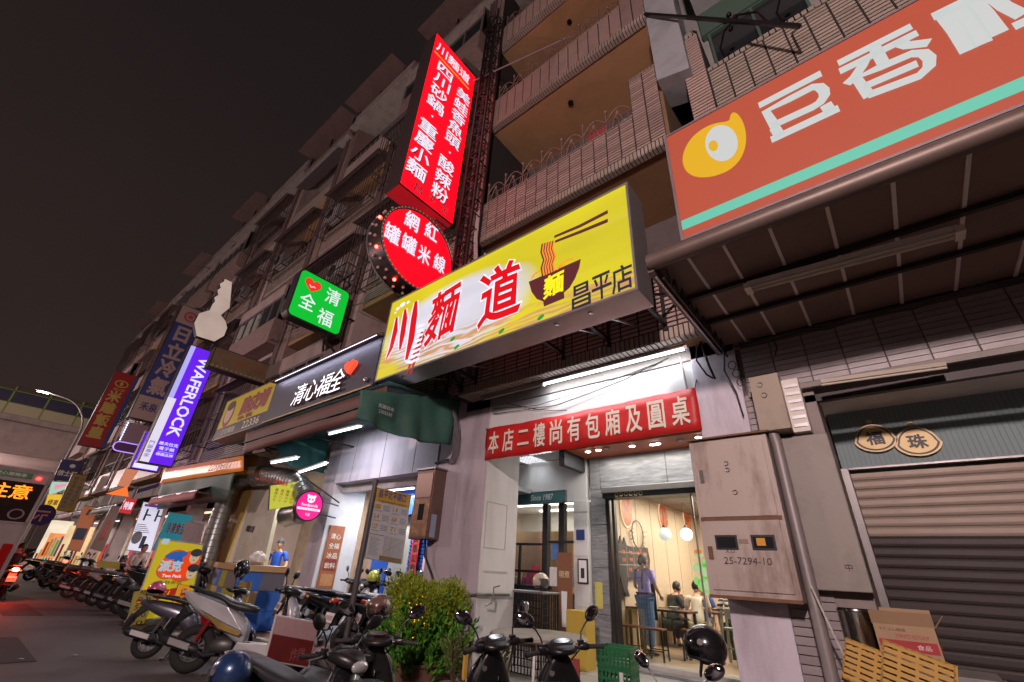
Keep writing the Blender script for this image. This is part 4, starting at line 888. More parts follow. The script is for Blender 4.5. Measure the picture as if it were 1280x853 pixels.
F_ = Face((a+.42, 5.283, 1.7), XP, ZP, -YP); F_.text(t, '25-7294-10', mat('marker_ink', (.05,.045,.05), .6), .0, .04, .44, .065, 0, .003, 'handwriting', shear=.1); F_.text(t, 'X.O.', MATS['marker_ink'], -.14, .13, .1, .04, 0, .003, 'handwriting')
# beige switch box, long grey box, conduit pipe
t = thing('switch_box', 'beige switch box with a louvred side above the big conduit pipe', 'switch box', (-.65, 5.5, 3.1)); MB().box(-.92, -.62, 5.3, 5.6, 3.02, 3.66).build('case', mat('box_beige', (.36,.30,.23), .5, var=.06, dirt=.3), t, bevel=.006)
for x, z in ((-.82,3.55),(-.8,3.42)): MB().torus((x,5.296,z),(0,1,0),.028,.005,14,5).build('knockout', steel, t)
MB().box(-.62, -.46, 5.42, 5.6, 3.0, 3.6).build('louvre_frame', mat('beige_metal', (.3,.3,.3)), t)
for k in range(6): MB().box(-.60, -.47, 5.408, 5.42, 3.05+k*.09, 3.085+k*.09).build('slat', alu, t)
t = thing('cable_cabinet', 'tall flat grey beige cabinet leaning out beside the conduit pipe', 'cabinet', (-.5, 5.8, 1.5)); MB().box(-.82, -.34, 5.5, 5.66, 1.52, 2.98).build('case', mat('grey_beige', (.29,.26,.23), .5, var=.06, dirt=.35), t, bevel=.008)
MB().box(-.345, -.335, 5.53, 5.62, 1.6, 2.7).build('hinge', iron, t); F_ = Face((-.47,5.497,1.72), XP, ZP, -YP); F_.text(t, '中', MATS['marker_ink'], 0, 0, .06, .06, 0, .003)
o = MB().tube([(-.80,5.4,.15),(-.80,5.4,2.9),(-.82,5.42,3.04)], .055, 14).build('conduit_pipe', mat('grey_conduit', (.28,.25,.25), .5, .3, var=.1, dirt=.3), smooth=True); tag(o, 'thick grey conduit pipe rising beside the beige meter cabinet', 'pipe')
o = MB().tube([(-.78,5.3,1.55),(-.7,5.3,1.2),(-.6,5.35,.8),(-.55,5.4,.2)], .01, 6).build('cable', mat('white_cable', (.5,.48,.45), .6)); tag(o, 'thin white cable curving down the brown pillar', 'cable')
# ------------------------------------------------------------ the big yellow sign
def noodle_face():
    m = bpy.data.materials.new('noodle_sign_print'); m.use_nodes = True; nt = m.node_tree; L = nt.links.new; b = nt.nodes['Principled BSDF']
    tc = N(nt, 'ShaderNodeTexCoord'); sp = N(nt, 'ShaderNodeSeparateXYZ'); L(tc.outputs['Generated'], sp.inputs[0])
    no = N(nt, 'ShaderNodeTexNoise', i_Scale=2.2, i_Detail=4); mp = N(nt, 'ShaderNodeMapping'); mp.inputs['Scale'].default_value = (1.2, 1, 1.4); mp.inputs['Rotation'].default_value = (0, .25, 0); L(tc.outputs['Generated'], mp.inputs[0]); L(mp.outputs[0], no.inputs['Vector'])
    def mth(op, a, b_=None, cl=False):
        n = N(nt, 'ShaderNodeMath', operation=op, use_clamp=cl)
        for i, q in enumerate((a, b_)):
            if q is None: continue
            if isinstance(q, (int, float)): n.inputs[i].default_value = q
            else: L(q, n.inputs[i])
        return n.outputs[0]
    x, z = sp.outputs['X'], sp.outputs['Z']
    # white glow printed around the centre left
    d = mth('ADD', mth('POWER', mth('MULTIPLY', mth('SUBTRACT', x, .36), 1.9), 2), mth('POWER', mth('MULTIPLY', mth('SUBTRACT', z, .42), 1.5), 2))
    wmask = mth('SUBTRACT', 1.22, mth('ADD', mth('MULTIPLY', d, 1.9), mth('MULTIPLY', no.outputs[0], .55)), True)
    wmask = mth('MULTIPLY', wmask, 2.6, True)
    mx = N(nt, 'ShaderNodeMix', data_type='RGBA'); L(wmask, mx.inputs[0]); mx.inputs[6].default_value = (.68, .57, .003, 1); mx.inputs[7].default_value = (.72, .70, .80, 1)
    # streaks
    wv = N(nt, 'ShaderNodeTexNoise', i_Scale=2.4, i_Detail=6, i_Distortion=1.4); m3 = N(nt, 'ShaderNodeMapping'); m3.inputs['Scale'].default_value = (.9, 1, 3.2); m3.inputs['Rotation'].default_value = (0, -.12, 0); L(tc.outputs['Generated'], m3.inputs[0]); L(m3.outputs[0], wv.inputs['Vector'])
    st = mth('MULTIPLY', mth('SUBTRACT', wv.outputs[0], .58, True), 1.2, True)
    mx2 = N(nt, 'ShaderNodeMix', data_type='RGBA'); L(st, mx2.inputs[0]); L(mx.outputs[2], mx2.inputs[6]); mx2.inputs[7].default_value = (.74, .68, .22, 1)
    # noodles swirling along the bottom
    w2 = N(nt, 'ShaderNodeTexWave', wave_type='BANDS', bands_direction='Z', i_Scale=1.9, i_Distortion=14, i_Detail=3.0); w2.inputs['Detail Scale'].default_value = 1.2
    m4 = N(nt, 'ShaderNodeMapping'); m4.inputs['Scale'].default_value = (1.6, 1, 3.2); m4.inputs['Rotation'].default_value = (0, .1, 0); L(tc.outputs['Generated'], m4.inputs[0]); L(m4.outputs[0], w2.inputs['Vector'])
    env = mth('SUBTRACT', mth('ADD', .40, mth('MULTIPLY', no.outputs[0], .12)), mth('ADD', mth('MULTIPLY', x, .22), z), True)
    band2 = mth('MULTIPLY', mth('MULTIPLY', env, 5, True), mth('MULTIPLY', w2.outputs[0], 1.0))
    right = mth('MULTIPLY', mth('SUBTRACT', x, .80, True), 12, True); low = mth('MULTIPLY', mth('SUBTRACT', .27, z, True), 8, True)
    band2 = mth('ADD', mth('MULTIPLY', band2, mth('SUBTRACT', 1, right)), mth('MULTIPLY', mth('MULTIPLY', right, low), w2.outputs[0]), True)
    mx3 = N(nt, 'ShaderNodeMix', data_type='RGBA'); L(mth('MULTIPLY', mth('SUBTRACT', band2, .25, True), 1.5, True), mx3.inputs[0]); L(mx2.outputs[2], mx3.inputs[6]); mx3.inputs[7].default_value = (.62, .30, .12, 1)
    # yellow corner, bottom left
    cor = mth('MULTIPLY', mth('MULTIPLY', mth('SUBTRACT', .16, z, True), 20, True), mth('MULTIPLY', mth('SUBTRACT', .13, x, True), 30, True))
    mx4 = N(nt, 'ShaderNodeMix', data_type='RGBA'); L(cor, mx4.inputs[0]); L(mx3.outputs[2], mx4.inputs[6]); mx4.inputs[7].default_value = (.72, .58, .004, 1)
    L(mx4.outputs[2], b.inputs['Emission Color']); em = N(nt, 'ShaderNodeTexNoise', i_Scale=2.5, i_Detail=2); L(tc.outputs['Generated'], em.inputs['Vector']); L(mth('ADD', .72, mth('MULTIPLY', em.outputs[0], .56)), b.inputs['Emission Strength']); b.inputs['Base Color'].default_value = (.05,.05,.03,1); b.inputs['Roughness'].default_value = .4
    return m
YX, YZ = -4.055, 5.215
t, F_ = box_sign('shop_sign', 'big lit yellow sign of the noodle shop with red characters, chopsticks and bowl', 'sign', (YX, 3.9, YZ), XP, ZP, -YP, 4.98, 1.69, .42, noodle_face(), mat('sign_cabinet', (.36,.34,.34), .35, .6, var=.06, dirt=.2), .03)
def q(px, py): p = atY(px, py, 3.895); return (p.x-YX, p.z-YZ)
red_e = emat('sign_red', (.62,.004,.010), .9); wht_e = emat('sign_white', (.78,.76,.88), 1.0); brown_e = emat('bowl_brown', (.085,.018,.022), 1.0); dk_e = emat('sign_black', (.02,.02,.03), 1.0)
or_e = emat('noodle_orange', (.75,.22,.03), 1.0); yel_e = emat('sign_yellow', (.75,.68,.01), 1.0); grn_e = emat('leaf_green', (.02,.25,.03), 1.0)
def pstroke(px, hw): return [(*q(a, b), w) for (a, b), w in zip(px, hw)]
chuan = [([(496,397),(494,415),(489,435),(483,449)], [.03,.075,.06,.02]), ([(506.5,387),(506,400),(503,420),(500,437)], [.03,.075,.075,.03]), ([(520,377),(518,395),(514,425),(508,450)], [.04,.085,.085,.04])]
for grow, m, d in ((.03, wht_e, .004), (0, red_e, .007)):
    F_.strokes(t, [pstroke(a, [w+grow for w in b]) for a, b in chuan], m, d, 'character')
def wob(k): return lambda x, y: (x+.035*math.sin(y*5+k)+.02*math.sin(y*11), y+.03*math.sin(x*4+k))
for ch, c0, w_, h_, k in (('麵', (553,392), .72, 1.02, 0), ('道', (624,366), .82, 1.04, 2)):
    cx, cy = q(*c0)
    F_.text(t, ch, wht_e, cx, cy, w_+.05, h_+.05, .048, .005, 'character', shear=.06, rot=.06, warp=wob(k))
    F_.text(t, ch, red_e, cx, cy, w_, h_, .022, .008, 'character', shear=.06, rot=.06, warp=wob(k))
bowl = [(661,352.5),(726,324),(724,335),(719,348),(712,360),(705,366),(705.5,373),(680,383.5),(679,377),(671,374),(664.5,365)]
F_.poly(t, [q(*p) for p in bowl], brown_e, .007, 'bowl'); cx, cy = q(692, 356); F_.text(t, '麵', yel_e, cx, cy, .33, .36, .03, .010, 'character', shear=.1, rot=.08)
F_.strokes(t, [pstroke(a, [.022, .028, .03]) for a in ([(693,296.5),(725,283),(760,265)], [(694,302.5),(726,290),(760,276)])], brown_e, .009, 'chopsticks')
ln = []
for k in range(5):
    x = 678.5+k*3.2; ln.append(([(x,305-k*.9),(x-1.5,315-k),(x+1.8,325-k),(x-1.2,335-k*1.2),(x+.5,345-k*1.4)]))
F_.strokes(t, [pstroke(a, [.02]*5) for a in ln], dk_e, .008, 'noodles'); F_.strokes(t, [pstroke([(a+1.4, b) for a, b in l_], [.014]*5) for l_ in ln], or_e, .0095, 'noodles')
F_.strokes(t, [pstroke(a, [.01]*len(a)) for a in ([(666,348),(670,341),(676,339),(680,343)], [(664,350),(667,344),(672,341)], [(697,336),(703,329),(710,325),(717,324)], [(696,338),(701,333),(706,331)])], or_e, .008, 'noodles')
for ch, c0 in (('昌', (726.5,370)), ('平', (752,358)), ('店', (777.5,348))):
    cx, cy = q(*c0); F_.text(t, ch, dk_e, cx, cy, .27, .37, .014, .009, 'character', shear=.05, rot=.05)
for a, b in ((566,424),(571,434),(627,414),(676,397)): cx, cy = q(a, b); F_.oval(t, cx, cy, .06, .03, grn_e, .009, 'leaf', rot=.4, n=12)
for a, b, r_ in ((497,386,.035),(494,391,.02),(503,381,.05),(510,378,.03)): cx, cy = q(a, b); F_.oval(t, cx, cy, r_*1.6, r_, wht_e, .0035, 'splash', n=12)
ln = []     # the red chopsticks wound with white noodles, lower left
F_.strokes(t, [pstroke(a, [.03,.035,.035]) for a in ([(508,468),(519,440),(528,415)], [(513,467),(523,438),(533,412)])], emat('stick_red', (.35,.02,.02), 1.0), .005, 'chopsticks')
F_.strokes(t, [pstroke([(507+k*1.2,452-k*6.2),(514+k*1.3,453-k*6.4),(524+k*.9,448-k*6)], [.02,.03,.02]) for k in range(8)], wht_e, .0056, 'noodles')
# struts and bolts under the sign
mb = MB()
for x in (-5.9, -4.9, -2.75, -2.25): MB().bar((x, 4.0, 4.36), (x+.12, 5.2, 4.7), .035, .02).build('strut', alu, t)
for x in (-5.3, -3.4, -2.6, -1.75): MB().bar((x, 4.32, 4.6), (x, 5.2, 4.6), .05).bar((x, 4.32, 4.6), (x+.3, 5.2, 5.0), .03).bar((x, 5.19, 4.5), (x, 5.19, 5.6), .05).build('bracket', iron, t)
MB().ell(t.location+V((0,-.01,1.69)), .03, .03, .03, 8, 6).build('bolt', alu, t)

# ------------------------------------------------------------ red vertical sign and round sign, facing down the street
redface = emat('red_lit_face', (.80,.001,.007), 2.4, var=.12)
RX = -6.25
t, F_ = box_sign('vertical_sign', 'tall lit red vertical sign with two columns of white characters above the round sign', 'sign', (RX, 4.07, 11.52), YP, ZP, XP, 1.56, 5.8, .5, redface, mat('brown_cabinet', (.09,.06,.06), .4, .5, var=.1), .02)
MB().box(RX-.49, RX-.03, 3.31, 4.83, 8.606, 8.617).build('base_panel', emat('red_under', (.5,.01,.02), .45), t)
F_.text(t, '川麵道', wht_e, -.05, 2.45, 1.25, .42, .015, .006, 'character', shear=.05); F_.rect(t, -.7, .6, 2.08, 2.13, emat('gold_line', (.85,.35,.02), 1), .004, 'rule')
blu_sh = emat('pale_shadow', (.30,.30,.60), 1.0)
for d, m, o_ in ((.004, blkp, .03), (.007, wht_e, 0)):
    if m is blkp: m = emat('deep_red', (.22,.0,.02), .8)
    F_.text(t, '四川砂鍋·重慶小麵', m, -.36+o_, -.22-o_, .50, 4.45, .016, d, 'character', vertical=True, shear=.05); F_.text(t, '美蛙香魚頭·酸辣粉', m, .36+o_, -.35-o_, .46, 4.4, .014, d, 'character', vertical=True, shear=.05)
for k, c in enumerate('昌平店'): F_.text(t, c, dk_e, -.3+k*.38, -2.66, .24, .26, .02, .006, 'character')
o = MB().tube([(RX, 4.8, 14.2), (-3.4, 5.6, 14.4)], .022, 8).build('brace_rod', mat('pinkish_rod', (.4,.3,.35), .4, .4)); tag(o, 'long thin brace rod from the top of the tall red sign to the facade', 'rod')
for z in (9.2, 11, 12.8, 14): MB().bar((RX-.25, 4.85, z), (RX-.0, 5.2, z), .04).build('bracket', iron, t)
c = V((-6.27, 4.10, 7.38)); t = thing('round_sign', 'round lit red sign ringed with red bulbs under the tall red sign', 'sign', (c.x, c.y, c.z-.95)); F_ = Face(c, YP, ZP, XP); R_ = .97
MB().lathe([(.0001, 0), (R_-.07, 0)], c, XP, 48).build('face', redface, t); MB().lathe([(R_-.07, -.02), (R_-.07, .015), (R_, .015), (R_, -.42), (.0001, -.42)], c, XP, 48).build('cabinet', mat('dark_cabinet', (.06,.045,.045), .35, .5), t, smooth=True)
MB().torus(c+V((.02,0,0)), XP, R_-.035, .018, 60, 6).torus(c+V((-.42,0,0)), XP, R_, .02, 60, 6).build('rim', steel, t, smooth=True)
mb = MB()
for k in range(60): a = 2*PI*k/60; mb.ell(c+V((.035, math.cos(a)*(R_-.035), math.sin(a)*(R_-.035))), .012, .016, .016, 6, 4)
mb.build('bead_ring', emat('bead_glow', (.6,.35,.2), .4), t)
for row in (0, 1):
    for k in range(26):
        a = 2*PI*(k+.5*row)/26; p = c+V((-.12-.17*row, math.cos(a)*(R_+.02), math.sin(a)*(R_+.02))); on = k % 3 == 0 and row == 0
        MB().ell(p, .034, .034, .034, 8, 6).build('bulb', emat('bulb_red', (1,.03,.02), 30) if on else mat('bulb_off', (.35,.25,.22), .3), t, smooth=True)
for ch, a, b, w_ in (('網',515.7,276,.36),('紅',540,289.5,.36),('罐',491,291.7,.36),('罐',512,305,.36),('米',531,318.5,.32),('線',550,329,.32)):
    pq = atX(a, b, -6.25); a, b = pq.y-c.y, pq.z-c.z
    F_.text(t, ch, emat('grey_shadow', (.25,.05,.12), 1), a+.02, b-.02, w_, .44, .018, .004, 'character'); F_.text(t, ch, wht_e, a, b, w_, .44, .018, .007, 'character')
for z in (-.3,.3): MB().bar(c+V((-.2,.95,z)), c+V((-.2,1.1,z)), .06).build('bracket', iron, t)
# ------------------------------------------------------------ green sign
def rrect(w, h, r, n=5):
    o = []
    for cx, cy, a0 in ((w/2-r, h/2-r, 0), (-w/2+r, h/2-r, PI/2), (-w/2+r, -h/2+r, PI), (w/2-r, -h/2+r, 1.5*PI)):
        for k in range(n+1): a = a0+PI/2*k/n; o.append((cx+r*math.cos(a), cy+r*math.sin(a)))
    return o
c = V((-10.4, 4.12, 7.62)); t = thing('box_sign', 'lit green rounded square sign with a red heart and white characters', 'sign', (c.x, c.y, c.z-.7)); F_ = Face(c, YP, ZP, XP)
MB().prism([F_.P(a, b, -.32) for a, b in rrect(1.5, 1.46, .16)], (.31,0,0)).build('cabinet', mat('charcoal_cabinet', (.05,.05,.05), .4, .3), t, bevel=.01)
F_.poly(t, rrect(1.4, 1.36, .12), emat('green_lit', (.005,.50,.035), .95, var=.08), .0, 'face', .01)
for ch, a, b in (('清', .27, .32), ('全', -.33, -.15), ('福', .22, -.36)): F_.text(t, ch, wht_e, a, b, .42, .46, .006, .006, 'character')
heart = [(.0,-.17),(.19,.02),(.19,.12),(.12,.18),(.05,.17),(0,.11),(-.05,.17),(-.12,.18),(-.19,.12),(-.19,.02)]
F_.poly(t, [(-.33+x*1.15, .33+y*1.1) for x, y in heart], emat('heart_red', (.8,.03,.02), 1), .006, 'heart'); F_.strokes(t, [[(-.42,.34,.01),(-.36,.28,.012),(-.30,.33,.012),(-.25,.31,.01)]], wht_e, .01, 'mark')
MB().bar((-10.55,4.5,6.9),(-10.55,4.6,6.4), .05).bar((-10.55,4.3,6.9),(-10.5,5.2,6.3), .04).build('bracket', iron, t); MB().bar((-10.5,4.8,7.6),(-10.5,5.25,7.6), .05).build('bracket', iron, t)
# ------------------------------------------------------------ tea shop sign: dark fascia, raised lit characters
fas = mat('midnight_fascia', (.035,.035,.06), .5, .0, var=.05)
CSX, CSZ = -8.85, 4.83
t = thing('fascia_sign', 'dark tea shop fascia with raised white lit characters and a small red heart', 'sign', (CSX, 3.9, 4.33)); F_ = Face((CSX, 3.88, CSZ), XP, ZP, -YP)
MB().box(-11.0, -6.6, 3.9, 4.5, 4.34, 5.32).build('cabinet', fas, t, bevel=.01)
MB().box(-11.0, -6.6, 3.86, 4.52, 5.33, 5.40).build('top_rail', mat('copper_brown', (.16,.10,.08), .5, .3), t); MB().box(-11.0, -6.6, 3.87, 3.9, 4.31, 4.34).build('bottom_rail', mat('brass_trim', (.4,.28,.15), .4, .5), t)
MB().box(-10.8, -6.65, 3.79, 3.80, 5.312, 5.318).build('led_strip', emat('led_white', (.8,.8,1), 3), t); MB().box(-11.0, -6.6, 3.76, 3.88, 5.32, 5.335).build('light_shield', mat('copper_brown'  , (.16,.10,.08)), t)
ld = bpy.data.lights.new('led_wash', 'AREA'); ld.shape = 'RECTANGLE'; ld.size = 4.1; ld.size_y = .02; ld.energy = 9; ld.color = (.78,.78,1); lo = bpy.data.objects.new('led_wash', ld); COL.objects.link(lo); lo.parent = t; lo.location = V((-8.8,3.80,5.305))-V(t.location); lo.rotation_euler = (.35,0,0)
ltr = emat('letter_white', (.95,.95,1), 1.6)
for ch, px, py in (('清',374,493),('心',389.5,487),('福',405.5,481),('全',421.5,475)):
    p = atY(px, py, 3.82)
    mb = MB(); vs, fs = glyph(ch, 0); x0, x1 = min(v[0] for v in vs), max(v[0] for v in vs); y0, y1 = min(v[1] for v in vs), max(v[1] for v in vs)
    W_, H_ = .50, .46; fr = [(p.x+(x-(x0+x1)/2)/(x1-x0)*W_+(y-(y0+y1)/2)*.12, 3.82, p.z+(y-(y0+y1)/2)/(y1-y0)*H_) for x, y, z_ in vs]
    n = len(fr); mb.add(fr, fs); mb.build('character', ltr, t)
    mb = MB(); mb.add([(x, 3.825, z) for x, y, z in fr]+[(x, 3.89, z) for x, y, z in fr], []); 
    ed = {}
    for f in fs:
        for i in range(len(f)):
            e = (f[i], f[(i+1) % len(f)]); k = (min(e), max(e)); ed[k] = ed.get(k, 0)+1
    for (a, b), cnt in ed.items():
        if cnt == 1: mb.f.append((a, b, b+n, a+n))
    mb.build('character_return', mat('copper_return', (.3,.17,.14), .35, .6), t)
p = atY(467-32+4, 458, 3.8)
p = atY(435.5, 459, 3.8)
MB().prism([(p.x+x*.9, 3.80, p.z+y*.8) for x, y in heart], (0,.08,0)).build('heart', emat('heart_lit', (.85,.08,.03), 1.1), t)
MB().ell((-6.8,3.86,4.46), .05,.04,.05,10,6).build('stud', alu, t)
# yellow fascia with phone number
t, F_ = box_sign('fascia_sign', 'unlit yellow and black fascia sign with red characters and the number 22336', 'sign', (-12.7, 3.95, 4.93), XP, ZP, -YP, 3.3, 1.18, .5, mat('dull_yellow', (.70,.56,.01), .4, var=.06), steel, .02)
F_.rect(t, -1.63, 1.63, -.57, -.26, mat('dark_band', (.05,.045,.05), .4), .004, 'band'); F_.text(t, '22336', mat('cream_print', (.7,.6,.45)), .75, -.415, 1.0, .2, .01, .008); F_.text(t, '訂位電話', MATS['cream_print'], -.7, -.415, .9, .16, .005, .008)
F_.text(t, '脆皮烤', mat('brown_red', (.28,.03,.02), .5), .55, .17, 1.75, .55, .07, .007, 'character', shear=.1); F_.text(t, '專賣', MATS['brown_red'], .2, -.17, 1.0, .12, .01, .007)
F_.oval(t, -1.1, .12, .33, .38, MATS['brown_red'], .005); F_.oval(t, -1.1, .15, .26, .3, mat('poster_skin', (.62,.50,.36), .6), .008); F_.oval(t, -1.1, .36, .27, .14, mat('poster_hair', (.06,.045,.04), .6), .011)
# brown unlit projecting sign
t, F_ = box_sign('projecting_sign', 'unlit dusty brown projecting sign with a dotted lower edge', 'sign', (-14.43, 3.98, 6.72), YP, ZP, XP, 1.66, .66, .35, mat('dusty_brown', (.20,.13,.07), .6, var=.2, dirt=.5), iron, .02)
F_.text(t, '滷味小吃', mat('faded_rust', (.26,.10,.05), .6), .25, .05, .9, .26, .02, .006)
for k in range(12): F_.rect(t, -.78+k*.135, -.71+k*.135, -.28, -.22, mat('dusty_square', (.3,.24,.16), .6), .004)
# white key shaped sign
c = V((-20.9, 4.05, 11.1)); t = thing('key_sign', 'white sign cut in the shape of a key with its teeth upward', 'sign', (c.x, c.y, 9.7))
kp = [(268,427),(246,420),(243,404),(249,392),(262,388),(266,380),(269,377),(268,372),(273,369),(272,363),(276,360),(275,355),(280,352),(281,349),(290,353),(287,385),(276,394),(282,402),(284,410),(280,420)]
pts = [atX(a, b, -20.9) for a, b in kp]; MB().prism([p-V((.3,0,0)) for p in pts], (.29,0,0)).build('cabinet', iron, t)
cc = sum(pts, V())/len(pts); MB().prism([p+V((-.009,0,0)) for p in pts], (.012,0,0)).build('face', emat('dim_white_face', (.55,.42,.36), .75, var=.3), t)
MB().bar(c+V((-.1,.3,-.9)), c+V((-.1,1.2,-.9)), .06).build('bracket', iron, t)
# purple vertical sign
t, F_ = box_sign('vertical_sign', 'lit purple vertical sign with large white letters reading down', 'sign', (-20.76, 4.2, 6.78), YP, ZP, XP, 1.06, 4.8, .4, emat('purple_lit', (.13,.015,.80), 1.0, var=.15), iron, .025)
F_.rect(t, -.52, -.33, -2.37, 2.37, emat('lilac_strip', (.42,.40,.85), 1), .004); F_.rect(t, -.52, -.22, -2.37, .1, emat('white_strip', (.70,.66,.80), 1), .006)
F_.text(t, 'WAFERLOCK', wht_e, .15, .35, 3.35, .42, .02, .008, rot=-PI/2)
F_.text(t, '維夫拉克', wht_e, .15, -1.62, .62, .13, .01, .008); F_.text(t, '電子鎖', wht_e, .15, -1.80, .5, .13, .01, .008); F_.rect(t, -.1, .42, -1.93, -1.92, wht_e, .007); F_.text(t, '德國品牌', wht_e, .15, -2.02, .55, .11, .01, .008); F_.text(t, '門鎖專家', emat('dim_purple', (.2,.15,.45), 1), -.37, -1.9, .16, .62, .01, .009, vertical=True)
# its small sister signs
t, F_ = box_sign('projecting_sign', 'small lit purple and white sign low behind the big purple sign', 'sign', (-22.6, 4.3, 5.1), YP, ZP, XP, .95, 1.5, .3, MATS['purple_lit'], iron, .02); F_.poly(t, [(-.4,-.7),(.4,-.7),(.4,-.1),(-.4,-.45)], wht_e, .005); F_.text(t, '鎖', wht_e, .05, .25, .5, .5, .02, .006)
t = thing('oval_sign', 'small oval sign outlined in purple light under the dotted panel', 'sign', (-27, 4.2, 5.55)); F_ = Face((-27, 4.2, 5.75), YP, ZP, XP); F_.poly(t, rrect(1.1,.42,.2), mat('oval_dark', (.10,.04,.12), .5), 0, 'face', .12); MB().tube([F_.P(a, b, .01) for a, b in rrect(1.1,.42,.2)+[rrect(1.1,.42,.2)[0]]], .025, 6).build('neon_outline', emat('neon_violet', (.45,.25,.95), 1.2), t)
t = thing('panel_sign', 'dim panel edged with a dotted line of white lights', 'sign', (-27.3, 4.25, 5.9)); F_ = Face((-27.3, 4.25, 6.45), YP, ZP, XP); F_.rect(t, -.42, .42, -.5, .5, mat('dim_mauve', (.26,.17,.20), .6), 0, 'face', .15)
for k in range(9): F_.rect(t, -.45, -.41, -.5+k*.115, -.43+k*.115, emat('led_dots', (.55,.6,1), 4), .02, 'light_dot')
for k in range(7): F_.rect(t, -.4+k*.12, -.33+k*.12, -.54, -.5, MATS['led_dots'], .02, 'light_dot')
# blue cooling shop sign
t, F_ = box_sign('vertical_sign', 'unlit blue vertical sign with four big cream characters behind the purple sign', 'sign', (-26.7, 4.2, 10.2), YP, ZP, XP, 1.15, 6.3, .4, mat('faded_cream', (.33,.24,.21), .6, var=.1), iron, .025)
F_.rect(t, -.55, .55, -2.0, 2.1, mat('faded_navy', (.035,.04,.16), .5, var=.15), .004, 'panel'); F_.text(t, '日立冷氣', MATS['faded_cream'], 0, .05, .72, 3.9, .04, .008, 'character', vertical=True); F_.text(t, '禾泉', MATS['faded_navy'], 0, -2.5, .7, .42, .02, .008)
F_.oval(t, 0, 2.6, .3, .3, mat('faded_red', (.33,.06,.07), .5), .005); F_.oval(t, 0, 2.6, .2, .2, MATS['faded_cream'], .007); F_.oval(t, 0, 2.6, .12, .12, MATS['faded_red'], .009)
# red and gold sign
t, F_ = box_sign('vertical_sign', 'unlit red vertical sign with gold characters and a blue edge, farthest of the tall signs', 'sign', (-34.3, 3.72, 8.85), YP, ZP, XP, 1.2, 4.5, .4, mat('dull_red', (.33,.015,.015), .5, var=.15), iron, .02)
F_.rect(t, .42, .6, -2.2, 2.2, mat('edge_blue', (.03,.06,.25), .5), .004); gold2 = mat('gold_print', (.50,.36,.08), .5); F_.text(t, '米雕飯皇', gold2, -.1, -.35, .62, 2.9, .04, .006, 'character', vertical=True); F_.oval(t, -.05, 1.55, .33, .22, gold2, .004); F_.oval(t, -.05, 1.55, .27, .16, MATS['dull_red'], .006); F_.oval(t, -.05, 1.55, .08, .12, gold2, .008); F_.text(t, '老店', gold2, -.05, 1.18, .6, .15, .01, .006)
# blue hotel-like sign, coloured panel, yellow notice sign, round blue road sign
def psign(name, label, x, pxy, m, depth=.15, cat='sign'):
    P = [atX(a, b, x) for a, b in pxy]; c = sum(P, V())/len(P); t = thing(name, label, cat, (x, c.y, min(p.z for p in P)))
    MB().prism([p-V((depth+.02,0,0)) for p in P], (depth,0,0)).build('cabinet', iron, t); MB().prism([c+(p-c)*.97-V((.02,0,0)) for p in P], (.02,0,0)).build('face', m, t)
    ys = [p.y for p in P]; zs = [p.z for p in P]; return t, Face(c, YP, ZP, XP), max(ys)-min(ys), max(zs)-min(zs)
t, F_, w_, h_ = psign('projecting_sign', 'dark blue sign with cream characters near the elevated road', -44, [(78,574),(106,577),(96,602),(66,600)], mat('sign_navy', (.04,.04,.15), .5)); F_.text(t, '信士旺', MATS['cream_print'], -.02, -.22, w_*.8, .38, .03, .006); F_.oval(t, .05, .3, .16, .13, MATS['cream_print'], .004)
t, F_, w_, h_ = psign('projecting_sign', 'green, white and pink lit sign under the dark blue sign', -43.9, [(64,602),(92,603),(82,612),(60,620)], emat('mint_lit', (.45,.7,.55), .8)); F_.poly(t, [(-.2,-.2),(.4,.2),(.1,.25),(-.3,.1)], emat('pink_lit', (.9,.35,.5), .8), .006)
t, F_, w_, h_ = psign('projecting_sign', 'mustard notice sign with rows of dark characters', -38.7, [(91,592),(110,594),(92,641),(70,638)], mat('mustard', (.38,.25,.04), .6, var=.1)); 
F_.text(t, '請勿停車隨時拖吊', dk_e, -.13, 0, .2, h_*.85, .02, .005, vertical=True, shear=0); F_.text(t, '出入請減速慢行', dk_e, .17, .05, .2, h_*.8, .02, .005, vertical=True)
t, F_, w_, h_ = psign('projecting_sign', 'lit yellow sign low behind the mustard notice sign', -41.5, [(60,618),(78,618),(72,640),(54,637)], emat('amber_lit', (.85,.5,.03), .9)); F_.text(t, '修車', dk_e, 0, 0, .5, .35, .02, .005)
t = thing('road_sign', 'round blue road sign with white arrows on a pole by the parked motorcycles', 'road sign', tuple(V((-24.5, 3.0, 0)))); c = atX(53, 644, -24.5); F_ = Face(c, YP, ZP, XP)
MB().tube([(c.x-.03, c.y, 0), (c.x-.03, c.y, c.z+.3)], .03, 8).build('pole', steel, t); t.location.y = c.y; t.location.y = c.y
for ch in t.children: ch.location.y -= c.y-3.0
ORG[t.name] = V((-24.5, c.y, 0)); MB().disc(c, XP, .36, 28, .02).build('disc', mat('road_blue', (.03,.05,.35), .4), t); F_.strokes(t, [[(-.2,.12,.03),(.18,.12,.03)],[(0,-.22,.03),(0,0,.03),(.15,.0,.03)],[(-.18,-.15,.03),(-.08,0,.03)]], whitep, .014)
